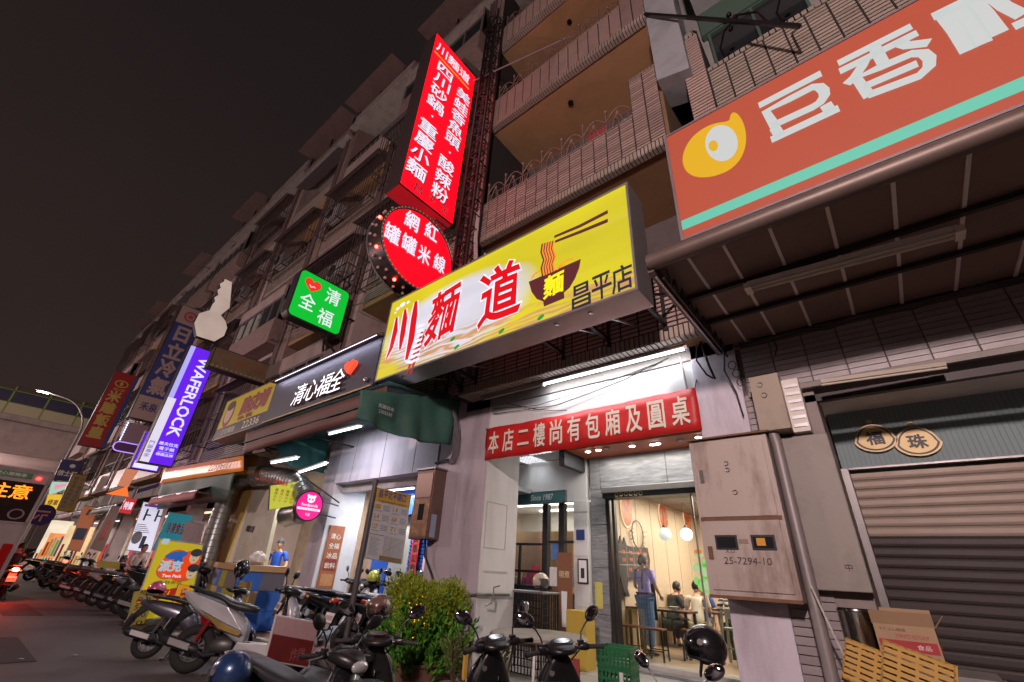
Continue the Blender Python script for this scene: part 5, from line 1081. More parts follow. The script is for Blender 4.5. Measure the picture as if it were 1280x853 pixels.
# delivery round sign
c = V((-9.42, 4.74, 2.53)); t = thing('round_sign', 'small round magenta delivery sign with a white panda face on a wall arm', 'sign', tuple(c-V((0,0,.3)))); F_ = Face(c, YP, ZP, XP)
MB().lathe([(.0001,-.1),(.3,-.1),(.3,.005),(.28,.005)], c, XP, 36).build('cabinet', blackpl, t, smooth=True); MB().disc(c+V((.0,0,0)), XP, .275, 36, .012).build('face', emat('magenta_lit', (.75,.01,.22), .95), t)
F_.oval(t, 0, .13, .085, .075, wht_e, .009)
for s_ in (-1, 1): F_.oval(t, s_*.07, .19, .028, .028, wht_e, .009, n=12); F_.oval(t, s_*.035, .125, .018, .026, MATS['magenta_lit'], .012, n=12, rot=s_*.5)
F_.oval(t, 0, .1, .012, .009, MATS['magenta_lit'], .012, n=10); F_.text(t, 'foodpanda', wht_e, 0, .005, .36, .075, .01, .009); F_.rect(t, -.25, .25, -.09, -.045, wht_e, .009); F_.text(t, '線上訂餐外送到家', MATS['magenta_lit'], 0, -.067, .4, .03, .004, .012); F_.text(t, '外送', wht_e, 0, -.17, .1, .06, 0, .009)
MB().bar((-9.46,5.03,2.66),(-9.8,5.6,2.66), .025).bar((-9.46,5.03,2.4),(-9.8,5.6,2.4), .025).build('arm', blackpl, t)
# yellow-green menu panel
t, F_, w_, h_ = psign('hanging_menu', 'yellow green hanging menu panel beside the magenta round sign', -10.9, [(338,607),(385,600),(382,630),(336,638)], emat('menu_yellow', (.62,.62,.05), .55), .04)
F_.text(t, '好吃雞排', redp, -.25, .22, .32, .1, .015, .005); F_.text(t, '香脆多汁現點現炸', mat('navy_print', (.05,.06,.25), .5), .18, .2, .4, .09, .004, .005)
for k in range(5): F_.text(t, '雞排六十', redp if k % 2 else blkp, -.3+k*.13, -.05, .07, .3, 0, .005, vertical=True)
# ------------------------------------------------------------ awnings
dkgreen = mat('dark_green_canvas', (.03,.10,.078), .6, var=.15, bump=.25, bscale=12, dirt=.3); maroon = mat('maroon_canvas', (.14,.055,.04), .65, var=.2, bump=.25, bscale=12)
def cloth(name, label, cat, corners, m, fold=.04, n=26, r=10, thing_=None, sag=0, seed=0):
    """a hanging sheet between four corners (tl, tr, br, bl) with real folds"""
    tl, tr, br, bl = [V(c) for c in corners]; nr = (tr-tl).cross(bl-tl).normalized(); mb = MB(); g = random.Random(seed)
    ph = [g.uniform(0, 6) for _ in range(4)]
    for i in range(n+1):
        for j in range(r+1):
            u, v = i/n, j/r; a = tl.lerp(tr, u); b = bl.lerp(br, u); p = a.lerp(b, v)
            d = fold*(math.sin(u*17+ph[0]+v*1.5)*.6+math.sin(u*31+ph[1]-v*2)*.3+math.sin(u*7+v*5+ph[2])*.5)*(.25+.75*v)
            mb.v.append(tuple(p+nr*d-V((0,0,sag*math.sin(PI*u)*v))))
    for i in range(n):
        for j in range(r): a = i*(r+1)+j; mb.f.append((a, a+r+1, a+r+2, a+1))
    o = mb.build(name, m, thing_, smooth=True); s_ = o.modifiers.new('solid', 'SOLIDIFY'); s_.thickness = .006
    if thing_ is None: tag(o, label, cat)
    return o
t = thing('awning', 'dark green and maroon canvas awning with a hanging tarpaulin cheek under the tea shop sign', 'awning', (-8.5, 4.6, 3.9))
cloth('valance', '', '', [(-11.9,3.92,4.22),(-6.15,3.92,4.22),(-6.25,4.0,3.80),(-11.95,4.0,3.72)], maroon, .02, 40, 4, t, seed=1)
cloth('canvas', '', '', [(-11.9,5.55,4.35),(-6.05,5.55,4.35),(-6.1,3.9,4.28),(-11.9,3.9,4.28)], mat('inner_canvas', (.05,.12,.13), .6, var=.1), .015, 20, 6, t, seed=2)
P = [atX(a, b, -6.0) for a, b in ((452,487),(575,500),(568,556),(447,522))]
cloth('cheek_tarpaulin', '', '', P, dkgreen, .08, 60, 14, t, .12, seed=3)
P = [atX(a, b, -5.98) for a, b in ((480,512),)]; Ft = Face(P[0]+V((.06,0,0)), YP, ZP, XP); Ft.text(t, '亮麗帆布', mat('faded_white', (.4,.42,.4), .6), 0, .02, .3, .07, 0, 0); Ft.text(t, '2305550', MATS['faded_white'], 0, -.07, .26, .055, 0, 0)
MB().box(-11.9, -6.1, 3.93, 3.97, 3.98, 4.02).bar((-9.7,3.95,4.0),(-9.7,5.6,4.0), .03).bar((-11.9,3.95,4.0),(-11.9,5.6,4.0), .03).bar((-11.2,4.0,3.9),(-9.6,5.5,2.7), .03).build('frame', iron, t)
cloth('rear_cheek', '', '', [atX(a, b, -10.9) for a, b in ((345,556),(412,543),(405,592),(350,580))], mat('teal_canvas', (.03,.16,.15), .6, var=.15, bump=.2, bscale=12), .04, 26, 6, t, seed=4)
t = thing('tube_light', 'lit fluorescent fitting under the awning of the tea shop', 'light', (-8.6, 4.9, 4.0)); q0, q1 = atZ(412,541,4.05), atZ(452,531,4.05)
MB().bar(q0, q1, .12, .03).build('batten', whitep, t); MB().tube([q0+V((0,0,-.04)), q1+V((0,0,-.04))], .013).build('tube', tubeon, t)
ld = bpy.data.lights.new('awning_light', 'AREA'); ld.shape = 'RECTANGLE'; ld.size = 1.2; ld.size_y = .1; ld.energy = 28; ld.color = (.90,.90,1); lo = bpy.data.objects.new('awning_light', ld); COL.objects.link(lo); lo.parent = t; lo.location = (q0+q1)/2+V((0,0,-.08))-V(t.location); lo.rotation_euler = (.35,0,0)
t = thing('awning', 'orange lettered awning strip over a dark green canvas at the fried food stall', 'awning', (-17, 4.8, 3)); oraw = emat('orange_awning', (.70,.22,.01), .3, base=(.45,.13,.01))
cloth('valance', '', '', [(-20.6,4.5,4.25),(-13.3,4.5,3.95),(-13.0,4.52,3.52),(-20.6,4.55,3.75)], oraw, .012, 30, 3, t, seed=5); Face((-14.6,4.44,3.80), XP, ZP, -YP).text(t, '22336777', mat('brown_red'  , (.28,.03,.02)), 0, 0, 1.8, .25, .01, 0, rot=-.03)
cloth('canvas', '', '', [(-20.4,4.56,3.8),(-13.6,4.56,3.6),(-13.9,4.7,2.85),(-20.4,4.7,2.85)], dkgreen, .05, 34, 5, t, seed=6)
cloth('canvas_top', '', '', [(-20.4,5.6,4.5),(-13.2,5.6,4.4),(-13.2,4.5,3.98),(-20.4,4.5,4.25)], dkgreen, .02, 14, 4, t, seed=7)
# ------------------------------------------------------------ fried food stall: duct, pillar, lights, counter
galv = mat('galvanised', (.33,.34,.33), .35, .7, var=.15, scale=6, dirt=.3)
pts = [atY(246,742,5.0), atY(258,700,5.0), atY(272,655,5.0), atY(284,622,5.0), atY(293,604,5.0), atY(308,595,5.05), atY(330,594,5.1), atY(356,598,5.15), atY(374,606,5.2), atY(382,622,5.25)]
t = thing('exhaust_duct', 'fat ribbed galvanised exhaust duct bending over the fried food stall', 'duct', tuple(pts[0]))
MB().tube(pts, .24, 18).build('pipe', galv, t, smooth=True); mb = MB()
for k in range(len(pts)-1):
    L_ = (pts[k+1]-pts[k]).length; n_ = max(1, int(L_/.14))
    for j in range(n_): mb.torus(pts[k].lerp(pts[k+1], j/n_), pts[k+1]-pts[k], .242, .008, 20, 5)
mb.build('rib', galv, t, smooth=True); c = atY(358,645,5.4); MB().lathe([(.2,-.02),(.27,0),(.24,.05),(.24,.5)], c, V((1,.2,.1)), 20).build('outlet', galv, t, smooth=True)
W3 = ROWH[1]
MB().prism([atY(a, b, 5.35) for a, b in ((318,608),(352,606),(322,738),(280,738))], (0,.1,0)).build('pillar', mat('greasy_white', (.5,.5,.42), .6, var=.08, dirt=.6, dcol=(.3,.27,.2), dscale=1.2), W3)
o = MB().prism([atY(a, b, 5.33) for a, b in ((292,612),(317,608),(268,738),(243,738))], (0,.06,0)).build('hanging_board', mat('mustard_board', (.30,.19,.05), .6, var=.2)); tag(o, 'narrow mustard menu board beside the white stall pillar', 'menu board')
Ff = Face(atY(277, 680, 5.32), XP, V((0,0,1)), -YP); Ff.text(o, '招牌脆皮雞排', MATS['brown_red'], 0, 0, .3, 1.5, .03, .004, vertical=True)
o = MB().prism([atY(a, b, 5.33) for a, b in ((309,657),(318,658),(315,666),(307,664))], (0,.01,0)).build('number_plate', blkp); tag(o, 'small dark house number plate on the white stall pillar', 'plate')
MB().box(-15.1, -10.75, 7.5, 7.6, .15, 3.6).build('interior_wall', mat('stall_wall', (.34,.25,.20), .7, var=.3, scale=2, dirt=.5), W3); MB().box(-15.2, -10.75, 5.7, 7.5, 3.5, 3.6).build('ceiling', mat('stall_ceiling', (.45,.4,.33), .7, dirt=.4), W3)
MB().box(-15.3, -15.1, 5.6, 7.5, .15, 3.6).build('side_wall', palep, W3)
for k, (a, b, c_, d) in enumerate(((340,577,372,571),(372,590,408,578))):
    q0, q1 = atZ(a, b, 3.45), atZ(c_, d, 3.45); t = thing('tube_light', ['lit tube over the stall duct, left of the pair', 'lit tube over the stall duct, right of the pair'][k], 'light', tuple((q0+q1)/2)); MB().bar(q0, q1, .1, .03).build('batten', whitep, t); MB().tube([q0-V((0,0,.04)), q1-V((0,0,.04))], .014).build('tube', tubeon, t)
ld = bpy.data.lights.new('stall_light', 'AREA'); ld.shape = 'RECTANGLE'; ld.size = 1.5; ld.size_y = .3; ld.energy = 130; ld.color = (1,.93,.82); lo = bpy.data.objects.new('stall_light', ld); COL.objects.link(lo); lo.location = V((-12.4, 6.1, 3.3))-V(((q0+q1)/2)); lo.parent = t
# counter with coloured boards
t = thing('counter', 'stall counter clad in blue, grey, green and wooden squares with a wooden top', 'counter', (-12, 5.2, .1))
A0, A1, A2 = V((-14.2,5.0,.12)), V((-11.5,4.6,.12)), V((-11.2,5.5,.12)); H = 1.12
pal = [mat('cb_blue', (.02,.12,.48), .5), mat('cb_grey', (.12,.12,.15), .5), mat('cb_green', (.30,.32,.03), .5), mat('cb_wood', (.50,.32,.16), .5, var=.2)]
k = 0
for (s0, s1, n) in ((A0, A1, 5), (A1, A2, 2)):
    for i in range(n):
        for j in range(3):
            a, b = s0.lerp(s1, i/n), s0.lerp(s1, (i+1)/n); z0 = j*H/3; nr = (s1-s0).cross(ZP).normalized(); m = pal[[1,2,1,0,3,0,1,0,2,1,2,1][(i*3+j) % 12]] if n > 2 else pal[[0,3,0][j] if i == 0 else [0,0,1][j]]
            MB().prism([a+V((0,0,z0+.004)), b+V((0,0,z0+.004)), b+V((0,0,z0+H/3-.004)), a+V((0,0,z0+H/3-.004))], nr*-.03).build('board', m, t)
MB().prism([A0+V((0,-.05,H)), A1+V((.03,-.07,H)), A2+V((.06,0,H)), V((-14.2,5.6,.12+H))], (0,0,.13)).build('worktop', mat('worktop_wood', (.42,.26,.12), .5, var=.2), t, bevel=.01)
MB().prism([A0+V((0,.03,0)), A1+V((-.03,.03,0)), A2+V((-.03,0,0)), V((-14.2,5.6,.12))], (0,0,H)).build('carcass', iron, t)
o = MB(); g = random.Random(4)
p = V((-11.75,5.0,1.40)); bagm = mat('bag_plastic', (.62,.58,.56), .3, var=.1)
vs = []; mb = MB(); mb.ell(p+V((0,0,.1)), .22, .16, .15, 16, 10); mb.v = [(x+g.uniform(-.02,.02), y+g.uniform(-.02,.02), z+g.uniform(-.02,.02)) for x, y, z in mb.v]; o = mb.build('plastic_bag', bagm, smooth=True); tag(o, 'crumpled white plastic bag on the stall counter', 'bag')
mb = MB(); p = V((-12.5,4.95,1.38)); mb.ell(p+V((0,0,.03)), .2, .12, .05, 14, 6); mb.v = [(x+g.uniform(-.02,.02), y+g.uniform(-.02,.02), max(1.371, z+g.uniform(-.02,.02))) for x, y, z in mb.v]; o = mb.build('food_bags', bagm); tag(o, 'flat pile of small clear food bags on the counter left of the plastic bag', 'bags')
o = MB().prism([atY(a, b, 7.45) for a, b in ((339,660),(368,662),(362,690),(337,690))], (0,.02,0)).build('wall_poster', mat('grey_poster', (.5,.52,.54), .4, var=.3, scale=4)); tag(o, 'grey picture behind the man in blue', 'poster')
# menu boards standing on the pavement
def standee(label, x, pxy, m, framem, name='menu_board', cat='menu board'):
    P = [atX(a, b, x) for a, b in pxy]; c = sum(P, V())/4; t = thing(name, label, cat, (x, c.y, 0)); MB().prism([p-V((.05,0,0)) for p in P], (.05,0,0)).build('panel', framem, t, bevel=.01)
    MB().prism([c+(p-c)*.955 for p in P], (.006,0,0)).build('face', m, t); MB().bar((x-.05,P[3].y,P[3].z),(x-.5,P[3].y,.0), .03).bar((x-.05,P[2].y,P[2].z),(x-.5,P[2].y,0), .03).build('leg', iron, t)
    return t, P, c
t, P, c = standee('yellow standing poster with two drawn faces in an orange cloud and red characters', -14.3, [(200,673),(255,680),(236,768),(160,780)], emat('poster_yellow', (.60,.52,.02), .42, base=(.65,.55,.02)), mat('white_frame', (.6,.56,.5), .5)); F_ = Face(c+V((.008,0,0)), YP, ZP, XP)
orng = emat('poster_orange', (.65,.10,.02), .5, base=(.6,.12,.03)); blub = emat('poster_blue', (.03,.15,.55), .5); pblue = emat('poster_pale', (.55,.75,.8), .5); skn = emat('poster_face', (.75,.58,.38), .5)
def cl(cx, cy, rs): 
    for a, b, r1, r2 in rs: F_.oval(t, cx+a, cy+b, r1, r2, orng, .004)
cl(.05,.3,[(0,0,.42,.3),(-.2,-.12,.24,.2),(.2,.12,.26,.22),(.15,-.2,.28,.16),(-.1,.15,.25,.2)])
F_.oval(t, -.08, .52, .24, .09, blub, .007, rot=.2); F_.oval(t, .0, .38, .1, .12, blub, .007); F_.text(t, '派克', pblue, -.12, .27, .5, .26, .05, .009); F_.text(t, 'Two Peck', wht_e, -.02, .06, .42, .07, .01, .008)
for (a, b) in ((.33,.5),(.38,.15)): F_.oval(t, a, b, .11, .15, skn, .009); F_.oval(t, a+.01, b+.1, .13, .09, dk_e, .012); F_.oval(t, a-.04, b+.0, .012, .008, dk_e, .013, n=8); F_.oval(t, a+.04, b+.0, .012, .008, dk_e, .013, n=8); F_.oval(t, a, b-.07, .03, .01, redp, .013, n=10)
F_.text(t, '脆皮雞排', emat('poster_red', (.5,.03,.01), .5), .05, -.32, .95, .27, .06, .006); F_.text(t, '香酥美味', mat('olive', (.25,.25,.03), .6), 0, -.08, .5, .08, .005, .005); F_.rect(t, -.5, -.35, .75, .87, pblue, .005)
t, P, c = standee('yellow handwritten price card leaning below the standing poster', -13.9, [(168,740),(200,735),(180,780),(157,783)], mat('handwritten_yellow', (.50,.42,.08), .6, var=.1), mat('card_edge', (.4,.33,.08), .6), 'price_card', 'price card'); F_ = Face(c+V((.012,0,0)), YP, ZP, XP)
for k, s_ in enumerate(('招牌', '34', '540', '650', '70')): F_.text(t, s_, blkp, 0, .3-k*.15, .26, .09, 0, .003, 'handwriting')
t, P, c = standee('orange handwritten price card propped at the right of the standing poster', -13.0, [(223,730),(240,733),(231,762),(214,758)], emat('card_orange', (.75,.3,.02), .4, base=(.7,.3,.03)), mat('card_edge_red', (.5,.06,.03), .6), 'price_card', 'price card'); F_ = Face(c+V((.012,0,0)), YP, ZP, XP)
for k, s_ in enumerate(('炸', '物')): F_.text(t, s_, blkp, 0, .1-k*.2, .12, .14, 0, .003, 'handwriting')
t = thing('basin', 'red plastic basin on the ground behind the grey scooter', 'basin', (-13, 4.9, 0)); MB().lathe([(.3,0),(.42,.5),(.45,.52),(.42,.52),(.3,.05),(.0001,.05)], (-12.6,4.5,0.0), n=24).build('bowl', mat('red_plastic', (.5,.01,.015), .35), t, smooth=True)
# leaning brown notice board with plaid pattern behind scooter
o = MB().prism([atY(a, b, 4.5) for a, b in ((300,727),(313,728),(305,762),(290,758))], (0,.04,0)).build('easel_board', mat('gold_board', (.30,.2,.04), .5, var=.5, scale=18)); tag(o, 'small gold and brown picture board leaning on the counter', 'board')
# maroon menu stand in front
Pm = [V((-7.0,3.55,.92)), V((-6.45,3.9,.90)), V((-6.9,4.1,.05)), V((-7.5,3.7,.08))]
Pm = [at(345,768,0,-6.6), at(400,778,0,-6.6), at(386,836,0,-6.6), at(330,826,0,-6.6)]
c = sum(Pm, V())/4; t = thing('menu_board', 'maroon menu stand with a white metal frame facing the scooters', 'menu board', (c.x, c.y, 0)); MB().prism([p-V((.03,0,0)) for p in Pm], (.03,0,0)).build('frame', mat('white_frame2', (.55,.5,.5), .4), t, bevel=.01)
MB().prism([c+(p-c)*.93 for p in Pm], (.006,0,0)).build('face', mat('maroon_face', (.14,.018,.018), .3, var=.3, scale=3), t); up = [c+(p-c)*.93 for p in Pm]; MB().prism([up[0]+V((.008,0,0)), up[1]+V((.008,0,0)), up[1].lerp(up[2],.42)+V((.008,0,0)), up[0].lerp(up[3],.42)+V((.008,0,0))], (.003,0,0)).build('panel', mat('pink_panel', (.42,.26,.27), .3, var=.2), t)
F_ = Face(c+V((.011,0,-.15)), YP, ZP, XP); F_.text(t, '炸雞', mat('dark_pink', (.32,.1,.1), .5), .1, 0, .2, .14, 0, .0)
MB().bar(Pm[3], V((c.x-.4, Pm[3].y, 0)), .025).bar(Pm[2], V((c.x-.4, Pm[2].y, 0)), .025).build('leg', steel, t)
# ------------------------------------------------------------ bus stop panel on its pole
pole0 = V((-7.95, 4.86, .1)); t = thing('bus_stop_sign', 'bus stop timetable panel with an ochre heading on a dark pole', 'bus stop sign', tuple(pole0))
pp0, pp1 = atY(432,800,4.9), atY(470,600,4.9)
MB().tube([pp0, pp1], .05, 12).build('pole', mat('pole_brown', (.10,.09,.09), .5, .4, dirt=.3), t, smooth=True); PX = pp1.x+.02
P = [atX(a, b, PX) for a, b in ((470,609),(514,619),(503,706),(456,698))]; c = sum(P, V())/4; MB().prism([p-V((.04,0,0)) for p in P], (.04,0,0)).build('panel', mat('panel_white', (.52,.52,.53), .4, var=.03), t, bevel=.01)
def bl(u, v, d=.004): return P[0].lerp(P[1], u).lerp(P[3].lerp(P[2], u), v)+V((d,0,0))
def brect(u0, u1, v0, v1, m, d=.003): MB().prism([bl(u0,v0,d), bl(u1,v0,d), bl(u1,v1,d), bl(u0,v1,d)], (.002,0,0)).build('print', m, t)
brect(0,1,0,.2, mat('ochre_print', (.55,.33,.05), .5)); brect(.35,.95,.93,.99, mat('brown_print', (.25,.17,.08), .5))
Ff = Face(bl(.5,.1), P[1]-P[0], ZP, XP); w_ = (P[1]-P[0]).length; Ff.r = (P[1]-P[0]).normalized(); Ff.text(t, '昌平北平路口', mat('navy_print', (.05,.06,.25)), -.02*w_, .03, w_*.75, .15, .02, .003); Ff.text(t, 'Changping Beiping Rd. Intersection', blkp, 0, -.10, w_*.8, .05, 0, .003)
grey_pr = mat('grey_print', (.25,.25,.27), .5); okr = mat('ochre_text', (.5,.28,.05), .5)
for r_ in range(3):
    for c_ in range(2):
        F2 = Face(bl(.12+c_*.48,.27+r_*.14), P[1]-P[0], ZP, XP); F2.text(t, [['1','14'],['54','68'],['127','71']][r_][c_], okr, 0, 0, .12, .08, .01, .003)
        for k in range(4): brect(.27+c_*.5, .27+c_*.5+.18, .24+r_*.14+k*.022, .24+r_*.14+k*.022+.008, grey_pr)
        brect(.05+c_*.48, .05+c_*.48+.2, .325+r_*.14, .333+r_*.14, grey_pr)
brect(.02,.40,.66,.665, blkp)
for k in range(14): brect(.05,.05+.28*rnd.uniform(.6,1),.70+k*.018,.704+k*.018, grey_pr)
brect(.42,.95,.66,.92, mat('map_grey', (.42,.43,.44), .5)); F2 = Face(bl(.7,.78,.006), P[1]-P[0], ZP, XP); F2.strokes(t, [[(-.2,-.1,.004),(0,.0,.004),(.2,.12,.004)],[(-.1,.15,.004),(-.08,-.15,.004)]], okr, .002)
# ------------------------------------------------------------ the orange sign over the canopy
OX, OZ, OY = 1.35, 5.165, 3.45
orf = emat('orange_lit', (.47,.082,.042), .75, base=(.12,.03,.02), var=.10)
t, F_ = box_sign('shop_sign', 'big lit orange red sign with a yellow bean logo, white characters and a mint stripe', 'sign', (OX, OY, OZ), XP, ZP, -YP, 4.52, 1.52, .3, orf, mat('mauve_grey_cabinet', (.23,.19,.21), .45, .4, var=.08, dirt=.2), .025)
def q2(px, py): p = atY(px, py, OY-.005); return (p.x-OX, p.z-OZ)
def qz(a, b): return q2(800+a/2.6667, b/2.6667)
wh2 = emat('dim_white', (.50,.54,.53), 1.0, base=(.1,.1,.1)); ye2 = emat('bean_yellow', (.72,.40,.012), .95, base=(.1,.06,.01)); mint = emat('mint_stripe', (.12,.50,.37), 1.0, base=(.03,.08,.06))
a0 = q2(852.5, 276)[1]; a1 = q2(855, 287)[1]; F_.rect(t, -2.23, 2.23, a1, a0, mint, .004, 'stripe')
F_.poly(t, [qz(*p) for p in ((140,530),(150,492),(175,455),(210,428),(250,410),(298,405),(300,388),(306,377),(315,374),(328,382),(343,405),(352,435),(354,470),(347,505),(330,538),(300,566),(270,580),(235,590),(195,592),(165,582),(147,562))], ye2, .004, 'bean', smooth=2)
F_.poly(t, [qz(272+57*math.cos(a)*.95, 478+60*math.sin(a)) for a in [2*PI*k/32 for k in range(32)]], wh2, .008, 'eye'); F_.poly(t, [qz(245+16*math.cos(a), 488+18*math.sin(a)) for a in [2*PI*k/20 for k in range(20)]], ye2, .012, 'eye')
def zs(lines, hw, name): F_.strokes(t, [[(*qz(a, b), hw) for a, b in l_] for l_ in lines], wh2, .006, name)
zs([[(396,353),(604,245)], [(452,424),(420,372),(500,330),(575,291),(598,290),(613,303),(615,320),(600,342),(575,358),(440,420)], [(448,425),(468,456)], [(618,348),(636,374)], [(437,467),(663,361)]], .042, 'character')
zs([[(660,212),(905,88)], [(665,239),(735,205),(800,172),(925,110)], [(778,150),(812,214)], [(752,196),(740,222),(715,258),(688,282)], [(850,140),(890,152),(965,143)], [(765,322),(722,262),(800,225),(905,180),(945,178),(965,195),(964,222),(930,254),(760,318)], [(745,290),(925,212)]], .040, 'character')
zs([[(1000,35),(1052,100),(1096,170)], [(975,58),(1180,-42)], [(1062,20),(1108,80),(1145,148)], [(1105,0),(1150,50),(1198,114)]], .048, 'character'); zs([[(1160,-20),(1215,22),(1275,52)], [(1245,90),(1330,52)], [(1330,-60),(1420,40)]], .040, 'character')

for x in (-.6, .9, 2.4): MB().bar((x, OY+.2, 4.45), (x+.1, 5.2, 5.6), .05).build('bracket', iron, t)
# ------------------------------------------------------------ scooters
tyrem = mat('tyre', (.018,.017,.017), .8, var=.2, bump=.4, bscale=160); rimm = mat('rim_black', (.05,.05,.055), .35, .6); engm = mat('engine_alloy', (.13,.125,.12), .45, .6, var=.25, scale=20, dirt=.4)
seatm = mat('seat_vinyl', (.018,.018,.021), .42, var=.15, scale=6, bump=.12, bscale=220); redl = mat('red_lens', (.45,.01,.01), .15, coat=.5); ambl = mat('amber_lens', (.7,.25,.02), .2, coat=.4); mirg = mat('mirror_glass', (.35,.36,.40), .06, 1)
platem = mat('number_plate', (.62,.58,.58), .4, var=.05, dirt=.2); matbl = mat('matt_black_panel', (.012,.012,.013), .36, var=.2, scale=4, coat=.1); lens = mat('clear_lens', (.45,.45,.47), .1, .3, coat=.6)
PAINT = {}
def paint(n, c, metal=.35, rough=.28): return mat('paint_'+n, c, rough, metal, var=.05, scale=3, coat=.7, dirt=.15, dcol=(.08,.07,.06))
def sub(o, l=1):
    m = o.modifiers.new('smooth', 'SUBSURF'); m.levels = l; m.render_levels = l; return o
def scooter(label, body, body2=None, seat=seatm, mirror='black', wr=.235, sport=False, box=False, plate=True, headlit=False):
    body2 = body2 or matbl
    t = thing('parked_scooter', label, 'scooter', (0,0,0)); S = lambda mb, n, m, l=1: sub(mb.build(n, m, t, smooth=True), l)
    xr, xf = -.64, .66
    for x, fr in ((xr, 0), (xf, 1)):
        c = (x, 0, wr+.005); wd = .055 if not sport else .07
        wh = MB().lathe([(.03,-.07),(.05,-.05),(.05,.05),(.03,.07),(.0001,.07)], c, YP, 14).build('wheel', rimm, t, smooth=True)
        MB().torus(c, YP, wr-wd+.0, wd, 36, 10, .95).build('tyre', tyrem, wh, smooth=True)
        r = MB(); r.torus(c, YP, wr-2*wd+.008, .014, 30, 6, 2.2)
        for k in range(5):
            a = 2*PI*k/5+.3; d = V((math.cos(a),0,math.sin(a))); p = V((-math.sin(a),0,math.cos(a))); cc = V(c)
            for s_ in (-1, 1): r.bar(cc+d*.04+p*.012*s_, cc+d*(wr-2*wd+.005)+p*.03*s_, .016, .03)
        r.build('rim', mat('rim_alloy', (.16,.16,.165), .35, .7), wh)
        if fr: MB().lathe([(.05,.04),(.10,.04),(.10,.044),(.05,.044)], c, YP, 24).build('brake_disc', chrome, wh)
    up = .05 if sport else 0
    S(MB().lx([(-1.0,.80+up*2.4,.025,.02),(-.93,.79+up*2,.085,.05),(-.76,.735+up*1.4,.14,.095),(-.5,.67+up,.175,.13),(-.25,.60,.185,.16),(-.06,.50,.16,.17),(.02,.42,.12,.12)], 16), 'tail_cowl', body)
    if sport:
        for s_ in (-1, 1): MB().prism([(-1.02,s_*.10,.97),(-.70,s_*.165,.90),(-.30,s_*.195,.78),(-.02,s_*.19,.50),(-.30,s_*.195,.60),(-.66,s_*.165,.74)], (0,s_*.02,0)).build('side_panel', body, t, bevel=.008); MB().prism([(-.62,s_*.175,.72),(-.30,s_*.20,.59),(-.02,s_*.195,.485),(-.06,s_*.195,.45),(-.34,s_*.2,.53)], (0,s_*.022,0)).build('side_trim', body2, t, bevel=.004)
    S(MB().lx([(-.84,.875+up*1.7,.05,.015),(-.76,.88+up*1.6,.11,.03),(-.6,.865+up*1.2,.135,.038),(-.42,.845+up,.14,.042),(-.34,.82,.145,.055),(-.15,.785,.145,.06),(.0,.765,.11,.055),(.07,.75,.06,.03)], 16, 2.8), 'seat', seat)
    MB().tube([(-.60,.14,.87+up),(-.80,.13,.89+up*1.8),(-.93,.09,.90+up*2.2),(-.97,0,.90+up*2.4),(-.93,-.09,.90+up*2.2),(-.80,-.13,.89+up*1.8),(-.60,-.14,.87+up)], .014, 8).build('grab_rail', steel if not sport else matbl, t, smooth=True)
    MB().ell((-1.0,0,.80+up*2), .03,.10,.035,14,8).build('tail_light', redl, t, smooth=True)
    for s_ in (-1, 1): MB().ell((-.965,s_*.115,.775+up*2), .035,.03,.025,10,6).build('turn_signal', ambl, t, smooth=True)
    MB().prism([(-.90,-.09,.74+up),(-.98,-.08,.62),(-1.07,-.06,.40),(-1.04,-.06,.39),(-.95,-.08,.58),(-.80,-.09,.70)], (0,.18,0)).build('rear_mudguard', blackpl, t, bevel=.005)
    if plate:
        MB().obox((-1.035,0,.56), (0,1,0), V((.30,0,.95)).normalized(), V((-.95,0,.30)).normalized(), .2, .14, .006).build('number_plate', platem, t, bevel=.002)
        f = Face((-1.039,0,.56), (0,-1,0), (.30,0,.95), (-.95,0,.30)); f.strokes(t, [[(-.08+k*.026,-.035,.007),(-.08+k*.026,.03,.007)] for k in range(7)], mat('plate_ink', (.25,.03,.03), .5), .001, 'plate_marks')
    # drive case, exhaust, shock, engine
    S(MB().loft([((-.20,.13,.30),(0,1,0),(0,0,1),.045,.09),((-.32,.15,.29),(0,1,0),(0,0,1),.055,.11),((-.55,.15,.26),(0,1,0),(0,0,1),.045,.075),((-.72,.14,.25),(0,1,0),(0,0,1),.04,.09),((-.78,.13,.25),(0,1,0),(0,0,1),.02,.05)], 14), 'transmission_case', matbl)
    S(MB().loft([((-.1,0,.33),(0,1,0),(0,0,1),.10,.08),((-.28,0,.34),(0,1,0),(0,0,1),.13,.11),((-.45,0,.33),(0,1,0),(0,0,1),.10,.08)], 12), 'engine', engm)
    MB().tube([(-.30,-.13,.24),(-.42,-.18,.22),(-.5,-.19,.26),(-.56,-.19,.29)], .022, 8).tube([(-.50,-.19,.27),(-.56,-.19,.29),(-.92,-.20,.38),(-.98,-.20,.395)], [.03,.06,.062,.04], 14).build('exhaust', mat('exhaust_black', (.035,.035,.037), .4, .5), t, smooth=True)
    MB().prism([(-.60,-.262,.27),(-.88,-.272,.34),(-.88,-.268,.42),(-.60,-.258,.35)], (0,.012,0)).build('heat_shield', steel, t, bevel=.01)
    mb = MB()
    for s_ in (-1, 1):
        a, b = V((-.62,s_*.11,.33)), V((-.50,s_*.11,.64)); mb.tube([a, b], .014, 8)
        for k in range(9): mb.torus(a.lerp(b, .2+k*.08), b-a, .028, .007, 12, 5)
    mb.build('shock_absorber', mat('shock_red', (.3,.02,.02), .4) if sport else steel, t, smooth=True)
    # floor, belly, leg shield
    S(MB().lx([(-.10,.33,.13,.05),(.05,.30,.165,.045),(.30,.29,.165,.045),(.40,.33,.15,.06)], 14, 4), 'floorboard', blackpl)
